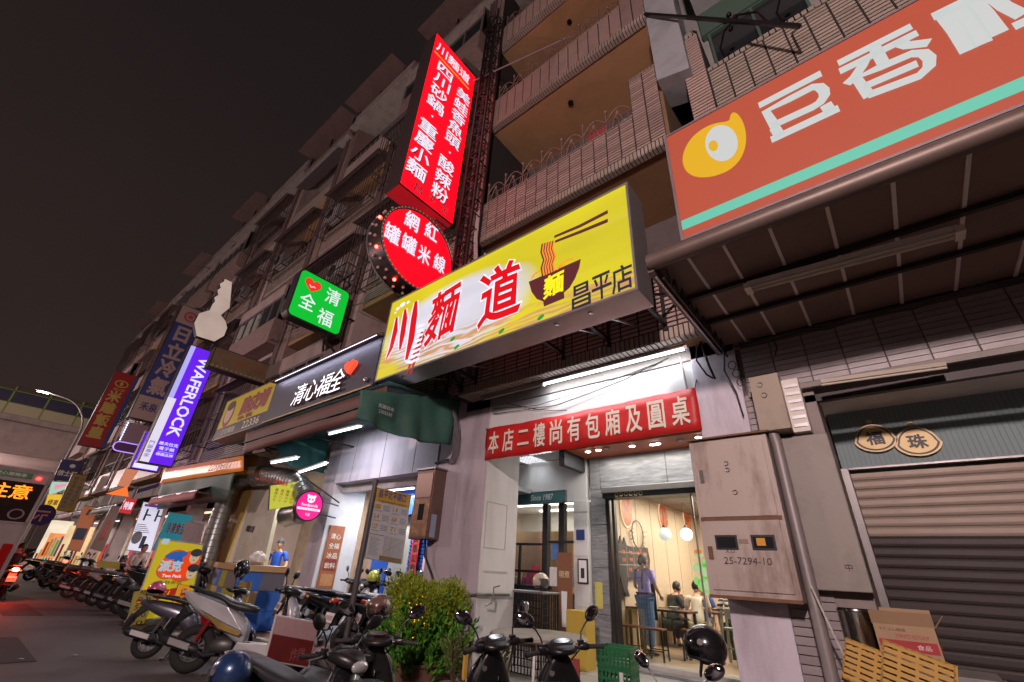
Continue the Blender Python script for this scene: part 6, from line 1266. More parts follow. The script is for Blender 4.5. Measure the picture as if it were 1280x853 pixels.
    for s_ in (-1, 1): MB().prism([(-.1,s_*.15,.25),(.38,s_*.15,.22),(.46,s_*.13,.34),(.38,s_*.16,.36),(-.05,s_*.17,.38)], (0,s_*.02,0)).build('lower_fairing', body, t, bevel=.01)
    n1 = V((.97,0,-.23)); S(MB().loft([((.38,0,.33),YP,n1,.16,.03),((.42,0,.45),YP,n1,.20,.035),((.45,0,.62),YP,n1,.215,.04),((.46,0,.78),YP,n1,.19,.05),((.44,0,.92),YP,n1,.10,.06),((.43,0,.98),YP,n1,.07,.05)], 16, 3), 'leg_shield', blackpl)
    S(MB().loft([((.60,0,.40),YP,n1,.05,.03),((.58,0,.50),YP,n1,.13,.07),((.555,0,.65),YP,n1,.195,.09),((.52,0,.80),YP,n1,.19,.085),((.49,0,.90),YP,n1,.13,.07),((.47,0,.96),YP,n1,.06,.04)], 16, 2.4), 'front_cowl', body)
    for s_ in (-1, 1): MB().ell((.585,s_*.13,.72), .05,.035,.05,12,8).build('turn_signal', lens, t, smooth=True)
    # front mudguard and fork
    mb = MB(); n = 12
    for k in range(n+1):
        a = math.radians(15+k*(150/n)); hw = .055+.03*math.sin(PI*k/n)
        for j in range(7):
            u = -1+j/3; mb.v.append((xf+math.cos(a)*(wr+.035+.02*(1-u*u)), u*hw*1.0, wr+math.sin(a)*(wr+.035+.02*(1-u*u))-.0))
    for k in range(n):
        for j in range(6): a = k*7+j; mb.f.append((a, a+1, a+8, a+7))
    o = mb.build('front_mudguard', body, t, smooth=True); s_ = o.modifiers.new('solid', 'SOLIDIFY'); s_.thickness = .006
    MB().tube([(xf,.085,wr),(.52,.075,.70)], .02, 8).tube([(xf,-.085,wr),(.52,-.075,.70)], .02, 8).build('fork', steel, t, smooth=True)
    # headset, dash, bars
    S(MB().lx([(.26,1.005,.05,.015),(.31,1.01,.12,.035),(.40,1.02,.155,.055),(.50,1.01,.14,.06),(.58,.985,.09,.05),(.62,.97,.04,.025)], 16, 2.6), 'headset', blackpl if not headlit else body)
    nd = V((-.45,0,.89)).normalized(); ud = V((.89,0,.45)).normalized()
    c = V((.365,0,1.068)); MB().loft([(c-nd*.02,YP,ud,.105,.05),(c,YP,ud,.10,.045),(c+nd*.004,YP,ud,.085,.034)], 20, 2.6).build('dash_bezel', matbl, t, smooth=True); MB().loft([(c+nd*.002,YP,ud,.08,.031),(c+nd*.009,YP,ud,.075,.028)], 20, 2.4).build('dash_glass', darkglass, t, smooth=True)
    MB().ell((.60,0,.965), .035,.085,.045,16,8).build('headlight', lens, t, smooth=True)
    bar = [(.30,-.35,1.015),(.33,-.24,1.02),(.36,-.12,1.015),(.37,0,1.01),(.36,.12,1.015),(.33,.24,1.02),(.30,.35,1.015)]; MB().tube(bar, .012, 8).build('handlebar', matbl, t, smooth=True)
    for s_ in (-1, 1):
        g0, g1 = V((.302,s_*.34,1.015)), V((.328,s_*.225,1.02)); MB().tube([g0, g0.lerp(g1,.5), g1], [.018,.0165,.018], 10).lathe([(.0001,-.012),(.02,-.01),(.02,.004)], g0, g0-g1, 10).build('grip', rubber, t, smooth=True)
        MB().loft([((.335,s_*.215,1.022),XP,ZP,.028,.026),((.34,s_*.185,1.024),XP,ZP,.032,.03),((.35,s_*.15,1.024),XP,ZP,.026,.024)], 10).build('switch_housing', blackpl, t, smooth=True)
        MB().box(.33,.38,s_*.165-.022,s_*.165+.022,1.045,1.07).build('brake_reservoir', matbl, t, bevel=.006); MB().tube([(.36,s_*.17,1.02),(.385,s_*.22,1.015),(.385,s_*.33,1.0)], [.008,.007,.006], 8).build('brake_lever', chrome if mirror == 'chrome' else steel, t, smooth=True)
        m0, m1, m2 = V((.36,s_*.17,1.06)), V((.37,s_*.225,1.17)), V((.38,s_*.285,1.215)); mm = chrome if mirror == 'chrome' else blackpl
        MB().tube([m0, m0.lerp(m1,.5)+V((.012,-s_*.012,0)), m1, m2], [.007,.007,.007,.008], 8).lathe([(.014,-.015),(.014,.01)], m0, ZP, 8).build('mirror_stem', mm, t, smooth=True)
        mc = m2+V((.0,s_*.025,.03)); rr = Mx.Rotation(s_*.45, 4, 'X') @ Mx.Rotation(.12, 4, 'Y'); rr = Mx.Rotation(-s_*.25, 4, 'Z') @ rr
        mh = MB().ell(mc, .026,.085,.052,18,10, rr.to_3x3()).build('mirror', mm, t, smooth=True)
        nn = (rr.to_3x3() @ V((-1,0,0))); yy = (rr.to_3x3() @ V((0,1,0))); zz = (rr.to_3x3() @ V((0,0,1)))
        MB().loft([(mc+nn*.015,yy,zz,.078,.045),(mc+nn*.0265,yy,zz,.06,.034)], 20, 2).build('mirror_glass', mirg, mh, smooth=True)
        MB().tube([(.35,s_*.16,1.01),(.42,s_*.10,.93),(.45,s_*.04,.85)], .006, 5).build('brake_cable', cable, t, smooth=True)
    MB().disc((.405,.09,.86), (-.97,.1,.1), .022, 14, .01).build('ignition_lock', steel, t); MB().tube([(.40,-.02,.80),(.37,-.02,.79),(.37,-.02,.77)], .006).build('bag_hook', chrome, t)
    MB().tube([(-.22,.10,.24),(-.30,.15,.02),(-.36,.17,.01)], .013).tube([(-.22,-.10,.24),(-.30,-.15,.02),(-.36,-.17,.01)], .013).bar((-.24,-.11,.2),(-.24,.11,.2),.015).build('centre_stand', iron, t)
    if box: MB().box(-1.12,-.78,-.17,.17,.93,1.2).build('top_box', matbl, t, bevel=.04)
    return t
def helmet(label, c, m, rot=0, tilt=0, vis=True, half=False, scl=1.0):
    t = thing('helmet', label, 'helmet', (0,0,0)); r = .135
    MB().ell((0,0,.0), r*1.08, r*.95, r, 24, 12, None, -.55 if not half else -.15, PI/2).build('shell', m, t, smooth=True)
    MB().ell((0,0,-.002), r*1.0, r*.88, r*.9, 20, 8, None, -.5 if not half else -.12, PI/2).build('liner', rubber, t, smooth=True)
    if not half:
        MB().ell((0,0,0), r*1.085, r*.955, r*1.005, 18, 6, None, -.85, -.5, PI*.45, PI*1.55).build('neck_guard', m, t, smooth=True)
        MB().torus((0,0,-.075), ZP, r*.86, .012, 28, 6).build('rim_trim', blackpl, t, smooth=True)
    if vis:
        MB().ell((.0,0,.0), r*1.16, r*1.02, r*1.05, 20, 8, None, -.75, .35, -PI*.42, PI*.42).build('visor', mat('smoke_visor', (.10,.10,.11), .06, .2, coat=1) if vis == 'dark' else glassmat('clear_visor', (.8,.8,.82), .16), t, smooth=True)
        for s_ in (-1, 1): MB().disc((.03,s_*r*.97,.03), YP, .02, 12, .015).build('visor_hinge', steel, t)
    MB().tube([(.02,r*.85,-.05),(.03,r*.4,-.16),(.03,0,-.19),(.03,-r*.4,-.16),(.02,-r*.85,-.05)], .008, 6).build('chin_strap', cable, t)
    t.location = c; t.rotation_euler = (0, tilt, rot); t.scale = (scl,)*3; return t
def park(t, dash, ang, lean=0, sc=1.0):
    """stand a scooter so that its dash is over the ground point dash and it heads along ang (degrees from +x)"""
    a = math.radians(ang); d = V((math.cos(a), math.sin(a), 0)); t.scale = (sc,)*3
    t.location = V((dash[0], dash[1], 0)) - d*.40*sc; t.rotation_euler = (lean, 0, a); return t
pk = paint('black', (.012,.012,.014), .2, .22); pgrey = paint('violet_grey', (.16,.16,.20), .7, .3); pwhite = paint('pearl_white', (.55,.55,.57), .2, .3); pgold = paint('gold', (.45,.30,.08), .7, .3); pred = paint('red', (.4,.015,.015)); pblue = paint('deep_blue', (.02,.03,.10)); pgreen = paint('dark_green', (.02,.07,.05)); psil = paint('silver', (.38,.38,.39), .8, .3)
sA = park(scooter('violet grey scooter with a pink helmet on its tail, rear to the road', pgrey), (-9.3,3.75), 60, -.08, .98)
sB = park(scooter('sporty white and gold scooter with a raised tail beside the violet grey scooter', pwhite, pgold, wr=.28, sport=True), (-7.7,3.88), 50, -.08, 1.06)
sC = park(scooter('black scooter with a long black seat and a blue helmet at its tail', pk), (-3.35,2.18), 12, -.05, .9)
sD = park(scooter('black scooter in the foreground in front of the green bush, both mirrors showing', matbl), (-3.6,2.68), 142, 0, .94)
sE = park(scooter('black scooter with a red trimmed leg shield right of the bush', pk, pred), (-2.84,3.4), 165, -.1, .97)
sF = park(scooter('matt black scooter with a raised oval mirror in front of the green crates', matbl), (-2.33,3.66), 148, -.1, .98)
sG = park(scooter('dark scooter with chrome mirrors low at the bottom edge before the restaurant window', pk, mirror='chrome'), (-1.4,3.5), 85, 0, .82)
helmet('pink and chrome half helmet resting on the violet grey scooter', (0,0,0), paint('pink', (.5,.10,.20), .2), 2.6, .3, False, True)
hP = bpy.data.objects['helmet']; a = math.radians(60); hP.location = sA.location + V((math.cos(a)*-.80+.05, math.sin(a)*-.80, .95))
h2 = helmet('black helmet hung on the handlebar of the violet grey scooter', tuple(atY(302,711,3.95)), pk, 2.2, -.9, 'dark'); 
h3 = helmet('dark blue helmet resting behind the black seat at the lower left', tuple(atZ(288,842,.76)), paint('helmet_blue', (.015,.04,.12), .3), 3.6, .2, 'clear', False, 1.0)
h4 = helmet('brown helmet with a clear visor perched on the scooter before the bush', tuple(atY(474,760,3.3)), paint('helmet_brown', (.16,.085,.075), .1, .3), -1.2, .1, 'clear', False, .92)
h5 = helmet('glossy black helmet hung over the handlebar beside the restaurant window', tuple(atY(882,808,3.9)), pk, 3.4, -.15, 'clear', False, 1.0)
# the row of scooters parked down the street, rear wheels to the road
prA = scooter('black scooter with a copper rim, first of the far row beyond the yellow poster', pk, wr=.29, sport=True)
park(prA, (-14.6,4.9), 62, .05, 1.15)
rowd = [(-16.2,'dark silver scooter second in the far row',psil),(-17.5,'black scooter with a yellow number card third in the far row',pk),(-18.8,'pale pinkish scooter with a lit tail fourth in the far row',pwhite),(-20.2,'black scooter fifth in the far row',matbl),(-21.7,'black scooter sixth in the far row by the leaning umbrella bag',pk),(-23.2,'dark green scooter seventh in the far row',pgreen),(-25,'black scooter eighth in the far row near the round blue sign',pk),(-27,'dark scooter ninth in the far row',matbl),(-29.4,'white scooter tenth in the far row',pwhite),(-32,'last scooter at the far end of the row',pk)]
protos = {}
for k, (x, lb, m) in enumerate(rowd):
    if m.name not in protos: o = scooter(lb, m); protos[m.name] = o
    else: o = copy_tree(protos[m.name]); o['label'] = lb
    o['group'] = 'scooters parked in a row down the street'; park(o, (x, 4.75+rnd.uniform(-.15,.15)), 62+rnd.uniform(-8,8), .05, 1.04)
prA['group'] = 'scooters parked in a row down the street'
# motorcycles packed in the arcade behind the bus stop panel
arc = [(-9.3,6.3,95,pk,'black scooter at the front left of the arcade pack'),(-8.75,6.15,80,pwhite,'white scooter at the front of the arcade pack beside the pole'),(-7.9,6.05,100,matbl,'matt black scooter at the front right of the arcade pack'),(-8.3,6.5,100,psil,'silver scooter at the front of the arcade pack left of the brown helmet'),(-7.7,6.7,80,pk,'black scooter in the arcade behind the bus stop pole'),(-7.1,6.9,95,pwhite,'white scooter in the arcade pack under the blue shutter'),(-9.6,6.2,85,matbl,'black scooter at the far left of the arcade pack'),(-7.35,6.05,100,pred,'red scooter at the right of the arcade pack'),(-7.0,6.4,75,psil,'silver scooter at the right edge of the arcade pack'),(-9.0,6.5,90,pwhite,'white scooter in the second rank of the arcade')]
for k, (x, y, a, m, lb) in enumerate(arc):
    if m.name not in protos: o = scooter(lb, m); protos[m.name] = o
    else: o = copy_tree(protos[m.name]); o['label'] = lb
    o['group'] = 'scooters packed in the arcade'; park(o, (x, y), a+180*(k % 2), .05); o.location.z = .155
helmet('silver helmet on an arcade scooter in front of the blue shutter', tuple(atY(545,684,6.3)), psil, -1, 0, 'dark')
helmet('white and yellow green helmet in the arcade left of the brown helmet', tuple(atY(468,722,6.1)), paint('lime', (.45,.5,.08), .1), -1.5, 0, False)
helmet('cream helmet with a black visor on the wire rack', tuple(atY(676,727,6.7)), paint('cream', (.55,.47,.36), .1), .3, 0, 'dark', False, .95)
for k, (x, y, z) in enumerate(((-15.3,4.3,1.05),(-17.4,4.8,1.2),(-19.6,4.7,1.22),(-22.3,4.8,1.22))): helmet(['dark helmet on the first scooter of the far row', 'black helmet on a mirror in the far row beside the white man', 'black helmet farther along the far row', 'farthest black helmet in the far row'][k], (x, y, z), pk if k % 2 else matbl, rnd.uniform(0,6), 0, 'dark')
# yellow number card
o = MB().prism([atX(a, b, -16.0) for a, b in ((122,701),(150,703),(149,712),(121,709))], (.01,0,0)).build('number_card', MATS['handwritten_yellow']); tag(o, 'long yellow card lying on the seats of the far row', 'card')
# ------------------------------------------------------------ people
def skinmesh(nodes, edges, root, lev=2):
    """nodes: {name: (pos, radius)}; grows one continuous surface"""
    ks = list(nodes); ix = {k: i for i, k in enumerate(ks)}; me = bpy.data.meshes.new('skel')
    me.from_pydata([tuple(nodes[k][0]) for k in ks], [(ix[a], ix[b]) for a, b in edges], []); o = bpy.data.objects.new('skel', me); COL.objects.link(o)
    md = o.modifiers.new('skin', 'SKIN'); md.use_smooth_shade = True; md.branch_smoothing = .6
    for i, k in enumerate(ks):
        r = nodes[k][1]; r = (r, r) if not isinstance(r, tuple) else r; me.skin_vertices[0].data[i].radius = r; me.skin_vertices[0].data[i].use_root = (k == root)
    sd = o.modifiers.new('sub', 'SUBSURF'); sd.levels = lev; sd.render_levels = lev
    dg = bpy.context.evaluated_depsgraph_get(); dg.update(); out = bpy.data.meshes.new_from_object(o.evaluated_get(dg)); bpy.data.objects.remove(o); bpy.data.meshes.remove(me); return out
def person(label, loc, yaw, shirt, legs, pose='stand', arms=None, hair=hairm, cap=None, apron=False, skinm=skin, sc=1.0, long_hair=False, lean=0):
    """faces +x before turning; arms: {side: (elbow, wrist)} in body space"""
    t = thing('person', label, 'person', (0,0,0)); J = {}; sit = pose == 'sit'; hz = .50 if sit else .92
    J['pelvis'] = (V((0,0,hz)), .125); J['waist'] = (V((.01+lean*.4,0,hz+.16)), .115); J['chest'] = (V((lean,0,hz+.36)), .13); J['collar'] = (V((lean*1.2,0,hz+.50)), .08); J['neck'] = (V((lean*1.35+.01,0,hz+.555)), .052); J['head0'] = (V((lean*1.5+.02,0,hz+.605)), .052)
    E_ = [('pelvis','waist'),('waist','chest'),('chest','collar'),('collar','neck'),('neck','head0')]
    for s_, n in ((1,'l'),(-1,'r')):
        sh = V((lean*1.1,s_*.185,hz+.455)); J['sh'+n] = (sh, .058); el, wr_ = (arms or {}).get(n, (sh+V((.03,s_*.06,-.28)), sh+V((.10,s_*.05,-.53))))
        J['el'+n] = (V(el), .038); J['wr'+n] = (V(wr_), .024); d = (V(wr_)-V(el)).normalized(); J['pa'+n] = (V(wr_)+d*.055, .03)
        E_ += [('collar','sh'+n),('sh'+n,'el'+n),('el'+n,'wr'+n),('wr'+n,'pa'+n)]
        up = V((0,0,1)); sd = d.cross(up); sd = sd.normalized() if sd.length > .2 else V((1,0,0)); cu = sd.cross(d)
        for k, (o_, L_) in enumerate(((-.027,.062),(-.009,.075),(.010,.070),(.028,.055))):
            a = V(wr_)+d*.085+sd*o_; J[f'f{k}{n}'] = (a, .0095); J[f'g{k}{n}'] = (a+d*L_*.55-cu*.008, .0085); J[f'h{k}{n}'] = (a+d*L_*.85-cu*.03, .007); E_ += [('pa'+n, f'f{k}{n}'),(f'f{k}{n}', f'g{k}{n}'),(f'g{k}{n}', f'h{k}{n}')]
        a = V(wr_)+d*.035-sd*.035*s_; J['t0'+n] = (a, .011); J['t1'+n] = (a+d*.035-sd*.018*s_-cu*.01, .009); E_ += [('pa'+n,'t0'+n),('t0'+n,'t1'+n)]
        hp = V((0,s_*.09,hz-.05)); 
        if sit: kn, an = V((.42,s_*.13,hz+.0)), V((.40,s_*.13,.09))
        else: kn, an = V((.03+.02*s_,s_*.10,.50)), V((-.01+.05*s_,s_*.11,.09))
        J['hp'+n] = (hp, .082); J['kn'+n] = (kn, .062); J['ca'+n] = (kn.lerp(an,.35)+V((-.015,0,0)), .054); J['an'+n] = (an, .036); J['to'+n] = (an+V((.15,s_*.02,-.055)), .032)
        E_ += [('pelvis','hp'+n),('hp'+n,'kn'+n),('kn'+n,'ca'+n),('ca'+n,'an'+n),('an'+n,'to'+n)]
    link('body', skinmesh(J, E_, 'pelvis'), skinm, t)
    def sel(names, g, extra=()): return {k: (J[k][0], J[k][1]*1.0+g) for k in names}, [e for e in E_ if e[0] in names and e[1] in names]
    T_, e1 = sel(['pelvis','waist','chest','collar','shl','shr'], .016)
    for n in 'lr':
        T_['sl'+n] = (J['sh'+n][0].lerp(J['el'+n][0], .75), .06); e1.append(('sh'+n, 'sl'+n))
    T_['pelvis'] = (J['pelvis'][0]+V((0,0,-.03)), .155); link('shirt', skinmesh(T_, e1, 'pelvis'), shirt, t)
    nm = ['pelvis']+[a+b for a in ('hp','kn','ca') for b in 'lr']; T_, e1 = sel(nm, .016); T_['pelvis'] = (J['pelvis'][0]-V((0,0,.02)), .128)
    for n in 'lr': T_['cf'+n] = (J['an'+n][0]+V((0,0,.03)), .070); e1.append(('ca'+n, 'cf'+n))
    link('trousers', skinmesh(T_, e1, 'pelvis'), legs, t)
    for n in 'lr':
        an = J['an'+n][0]; MB().loft([(an+V((-.06,0,-.05)),YP,ZP,.03,.03),(an+V((.0,0,-.04)),YP,ZP,.045,.05),(an+V((.12,0,-.06)),YP,ZP,.048,.03),(an+V((.19,0,-.065)),YP,ZP,.03,.02)], 12).build('shoe', blkp, t, smooth=True)
    hc = J['head0'][0]+V((.015,0,.072)); mb = MB(); mb.ell(hc, .098,.077,.12,20,14)
    mb.v = [(x-(.02 if z < hc.z-.05 and x < hc.x else 0), y*(1-.25*max(0,(hc.z-.03-z)/.1)), z) for x, y, z in mb.v]; mb.build('head', skinm, t, smooth=True)
    MB().prism([hc+V((.09,-.012,-.015)), hc+V((.09,.012,-.015)), hc+V((.09,0,.025))], (.022,0,-.01)).build('nose', skinm, t, smooth=True)
    for s_ in (-1, 1):
        MB().ell(hc+V((.083,s_*.032,.01)), .012,.016,.008,10,6).build('eye', mat('eye_white', (.5,.48,.46), .3), t, smooth=True); MB().ell(hc+V((.092,s_*.032,.01)), .005,.007,.007,8,6).build('iris', hairm, t); MB().bar(hc+V((.088,s_*.015,.032)), hc+V((.078,s_*.052,.032)), .008).build('eyebrow', hairm, t)
        MB().ell(hc+V((-.005,s_*.078,0)), .018,.009,.028,10,6).build('ear', skinm, t, smooth=True)
    MB().ell(hc+V((.086,0,-.052)), .008,.024,.007,10,6).build('mouth', mat('lips', (.35,.12,.10), .5), t, smooth=True)
    if cap: MB().ell(hc+V((-.005,0,.015)), .108,.088,.118,20,10,None,-.05,PI/2).build('cap', cap, t, smooth=True)
    MB().ell(hc+V((-.016,0,.015)), .103,.085,.117,20,10,None,-.9 if not cap else -.5,PI/2-.0, PI*.36, PI*1.64).build('hair', hair, t, smooth=True)
    if not cap: MB().ell(hc+V((-.006,0,.022)), .104,.084,.112,20,6,None,.45,PI/2).build('fringe', hair, t, smooth=True)
    if long_hair: MB().ell(hc+V((-.10,0,-.02)), .05,.05,.07,12,8).build('hair_bun', hair, t, smooth=True)
    if apron:
        am = mat('apron_black', (.02,.02,.022), .7)
        for s_ in (-1, 1): MB().tube([(-.148,s_*.075,hz+.17),(-.158,s_*.085,hz+.33),(-.12,s_*.09,hz+.50),(.0,s_*.095,hz+.545),(.12,s_*.08,hz+.45)], .017, 6).build('apron_strap', am, t)
        MB().bar((-.16,-.095,hz+.36),(-.16,.095,hz+.36), .03, .012).build('apron_strap', am, t); MB().torus((0,0,hz+.10), ZP, .152, .022, 24, 6, .9).build('apron_tie', am, t)
        MB().loft([((.155,0,hz+.35),YP,XP,.11,.01),((.165,0,hz+.1),YP,XP,.14,.012),((.16,0,hz-.35),YP,XP,.15,.015)], 12, 5).build('apron_front', am, t)
        MB().prism([(-.02,.175,hz+.1),(.12,.14,hz+.1),(.15,.16,hz-.42),(.0,.18,hz-.45)], (0,.01,0)).build('apron_side', am, t)
    t.location = loc; t.rotation_euler = (0,0,yaw); t.scale = (sc,)*3; return t
denim = mat('denim', (.10,.22,.42), .8, var=.25, scale=5, bump=.3, bscale=200); lav = mat('lavender_shirt', (.38,.34,.80), .75, var=.06, bump=.1, bscale=30); creamsh = mat('cream_shirt', (.60,.54,.44), .8, var=.05, bump=.1, bscale=30); dkcl = mat('dark_cloth', (.03,.03,.04), .8); greysh2 = mat('grey_cap', (.16,.18,.22), .8); royal = mat('royal_blue_shirt', (.01,.07,.48), .75, var=.06, bump=.12, bscale=30); tan = mat('tan_shirt', (.45,.26,.14), .8)
stripe = mat('striped_shirt', (.5,.5,.48), .8); nt_ = stripe.node_tree; w_ = N(nt_, 'ShaderNodeTexWave', bands_direction='Z', i_Scale=3.2); tcn = N(nt_, 'ShaderNodeTexCoord'); nt_.links.new(tcn.outputs['Object'], w_.inputs['Vector']); cr = N(nt_, 'ShaderNodeValToRGB'); cr.color_ramp.interpolation = 'CONSTANT'; cr.color_ramp.elements[1].position = .5; cr.color_ramp.elements[0].color = (.03,.03,.035,1); cr.color_ramp.elements[1].color = (.5,.48,.45,1); nt_.links.new(w_.outputs[0], cr.inputs[0]); nt_.links.new(cr.outputs[0], nt_.nodes['Principled BSDF'].inputs['Base Color'])
FLR = .25
person('standing waiter seen from behind in a lavender T-shirt, black crossed apron straps and blue jeans', (-4.42,9.72,FLR), math.radians(75), lav, denim, arms={'l': ((.05,.27,1.12),(.25,.16,1.02)), 'r': ((.03,-.27,1.12),(.22,-.20,1.0))}, apron=True, long_hair=True, sc=1.03)
person('seated diner in a cream sweatshirt and grey cap seen from behind', (-3.82,10.9,FLR), math.radians(95), creamsh, mat('khaki', (.25,.22,.13), .8), 'sit', arms={'l': ((.15,.24,.72),(.38,.15,.78)), 'r': ((.15,-.24,.72),(.38,-.15,.78))}, cap=greysh2, lean=.12, sc=1.03)
person('seated diner in a tan top behind the waiter', (-5.0+.25,12.3,FLR), math.radians(-60), tan, dkcl, 'sit', arms={'l': ((.15,.22,.75),(.3,.1,.95))}, lean=.1)
person('seated diner in a dark top beside the waiter, head bent', (-4.55,11.3,FLR), math.radians(60), dkcl, dkcl, 'sit', lean=.15)
person('seated diner in a dark blue top facing the window', (-4.4,13.2,FLR), math.radians(-80), mat('navy_shirt', (.03,.06,.22), .8), dkcl, 'sit', lean=.05)
person('seated diner in a black and white striped top beside the green sticker', (-3.35,11.7,FLR), math.radians(110), stripe, dkcl, 'sit', lean=.1)
person('seated diner behind the green sticker at the far right of the window', (-2.9,12.4,FLR), math.radians(-100), mat('rust_shirt', (.4,.12,.06), .8), dkcl, 'sit', lean=.05)
person('man in a royal blue T-shirt and black beanie behind the stall counter', (0,0,0), math.radians(-40), royal, dkcl, arms={'l': ((.08,.30,1.10),(.20,.22,.95))}, cap=dkcl)
pm = bpy.data.objects['person.007'] if 'person.007' in bpy.data.objects else None
if pm: q_ = atY(352, 677, 6.0); pm.location = (q_.x, 6.0, q_.z-1.66)
pw = person('person in a white jacket and dark hair leaning over a scooter in the far row', (-19.0,4.3,0), math.radians(20), mat('white_jacket', (.6,.5,.46), .8), dkcl, arms={'l': ((.28,.2,1.15),(.48,.15,1.02)), 'r': ((.28,-.2,1.15),(.48,-.15,1.02))}, lean=.22)
# ------------------------------------------------------------ restaurant furniture
stl = mat('stool_top', (.17,.05,.03), .3, var=.15); blkm = mat('black_metal', (.02,.02,.02), .4, .4)
def stool(label, x, y, h=.46, rz=0, w=.36):
    t = thing('stool', label, 'stool', (0,0,0), 'wooden topped stools in the restaurant'); MB().box(-w/2,w/2,-w*.4,w*.4,h-.03,h).build('seat', stl, t, bevel=.008)
    for a in (-1,1):
        for b in (-1,1): MB().bar((a*w*.42,b*w*.33,h-.03),(a*w*.47,b*w*.38,0), .026).build('leg', blkm, t)
    MB().bar((-w*.45,-w*.36,.16),(w*.45,-w*.36,.16),.018).bar((-w*.45,w*.36,.16),(w*.45,w*.36,.16),.018).build('stretcher', blkm, t); t.location = (x,y,FLR); t.rotation_euler = (0,0,rz); return t
def table(label, x, y, w, d, h=.75, rz=0):
    t = thing('table', label, 'table', (0,0,0), 'dark restaurant tables'); MB().box(-w/2,w/2,-d/2,d/2,h-.04,h).build('tabletop', mat('dark_walnut', (.06,.035,.025), .3, var=.2), t, bevel=.006)
    for a in (-1,1):
        for b in (-1,1): MB().box(a*(w/2-.06)-.025,a*(w/2-.06)+.025,b*(d/2-.06)-.025,b*(d/2-.06)+.025,0,h-.04).build('leg', blkm, t)
    t.location = (x,y,FLR); t.rotation_euler = (0,0,rz); return t
stool('wooden topped stool nearest the left edge of the restaurant window', -4.55, 9.3, .5, .1); stool('wooden topped stool right in front of the waiter', -4.05, 9.25, .5, .05); stool('wooden topped stool between the waiter and the man in cream', -3.6, 9.9, .5, .2)
stool('wooden topped stool under the man in cream', -3.82, 10.85, .46, .1); stool('wooden topped stool at the right end of the restaurant window', -2.7, 10.0, .5, .3)
table('dark long table beyond the waiter, with dishes and a yellow bowl', -4.3, 10.2, 1.3, .6, .78); table('dark table shared by the diners', -4.0, 11.7, 1.7, .7); table('dark table under the globe lamps at the right', -2.7, 11.2, 1.1, .7); table('dark table farthest back in the restaurant', -3.6, 13.4, 1.6, .7)
for k, (x, y, z, r, c_, lb) in enumerate(((-4.75,10.1,1.03,.09,(.7,.35,.02),'orange yellow bowl on the table left of the waiter'),(-4.5,10.25,1.03,.06,(.75,.6,.05),'small yellow cup on the table left of the waiter'),(-4.0,10.15,1.03,.1,(.65,.63,.6),'white dish on the table right of the waiter'),(-3.85,11.6,1.0,.11,(.65,.63,.6),'white dish in front of the man in cream'),(-4.3,11.6,1.0,.09,(.5,.2,.08),'brown dish on the shared table'),(-2.8,11.2,1.0,.1,(.65,.63,.6),'white dish on the right hand table'))):
    o = MB().lathe([(r*.45,0),(r,.06),(r*.95,.06),(r*.4,.01),(.0001,.01)], (x,y,z), n=20).build('bowl', mat('dish%d' % k, c_, .3), smooth=True); tag(o, lb, 'dish')
t = thing('high_chair', 'pale grey wooden high chair at the right of the restaurant window', 'chair', (-2.95,10.3,FLR)); gw = mat('grey_wood', (.33,.34,.33), .5)
for a in (-.2,.2):
    for b in (-.2,.2): MB().bar((-2.95+a*.7,10.3+b*.7,1.1),(-2.95+a,10.3+b,.25), .04).build('leg', gw, t)
MB().box(-3.12,-2.78,10.15,10.45,.78,.82).build('seat', gw, t); MB().box(-3.1,-2.8,10.42,10.46,.95,1.12).build('backrest', gw, t); MB().bar((-3.12,10.12,.5),(-2.78,10.12,.5),.03).build('footrest', gw, t)
# ------------------------------------------------------------ on the pavement: bush, rack, table, crates, cartons
def leafmesh(name, pts, size, m, parent, g, wide=.45, bend=.2, up=.5):
    mb = MB()
    for p, out in pts:
        d = (V(out)*.8+V((g.uniform(-.6,.6), g.uniform(-.6,.6), g.uniform(-.3,.8)+up))).normalized(); s_ = d.cross(V((g.uniform(-1,1), g.uniform(-1,1), g.uniform(-1,1)))).normalized(); L_ = size*g.uniform(.6,1.3); n_ = d.cross(s_)
        a = V(p); mb.add([a, a+d*L_*.5+s_*L_*wide*.5+n_*L_*.06, a+d*L_-n_*L_*bend, a+d*L_*.5-s_*L_*wide*.5+n_*L_*.06], [(0,1,2,3)])
    o = ORG[parent.name]; me = bpy.data.meshes.new(name); me.from_pydata([tuple(V(v)-o) for v in mb.v], [], mb.f); me.update(); ob = link(name, me, m, parent); ob['kind'] = 'stuff'; return ob
def leafmat(name, c1, c2):
    m = mat(name, c1, .5, spec=.35); nt = m.node_tree; b = nt.nodes['Principled BSDF']; g_ = N(nt, 'ShaderNodeNewGeometry'); cr = N(nt, 'ShaderNodeValToRGB'); cr.color_ramp.elements[0].color = (*c1,1); cr.color_ramp.elements[1].color = (*c2,1); nt.links.new(g_.outputs['Random Per Island'], cr.inputs[0]); nt.links.new(cr.outputs[0], b.inputs['Base Color'])
    b.inputs['Transmission Weight'].default_value = 0; return m
g = random.Random(3); bc = V((-5.62,4.9,0)); t = thing('bush', 'large bush of yellow green feathery sprays over glossy dark leaves beside the scooters', 'bush', tuple(bc))
junip = leafmat('feathery_leaf', (.10,.17,.012), (.42,.46,.04)); gloss = leafmat('glossy_leaf', (.035,.14,.018), (.14,.36,.04))
P1 = []; clumps = [(bc+V((g.uniform(-.34,.34), g.uniform(-.33,.33), g.uniform(.85,1.24))), g.uniform(.12,.26)) for _ in range(40)]; clumps = [(c, r) for c, r in clumps if (c-bc-V((0,0,1.0))).length < .62]
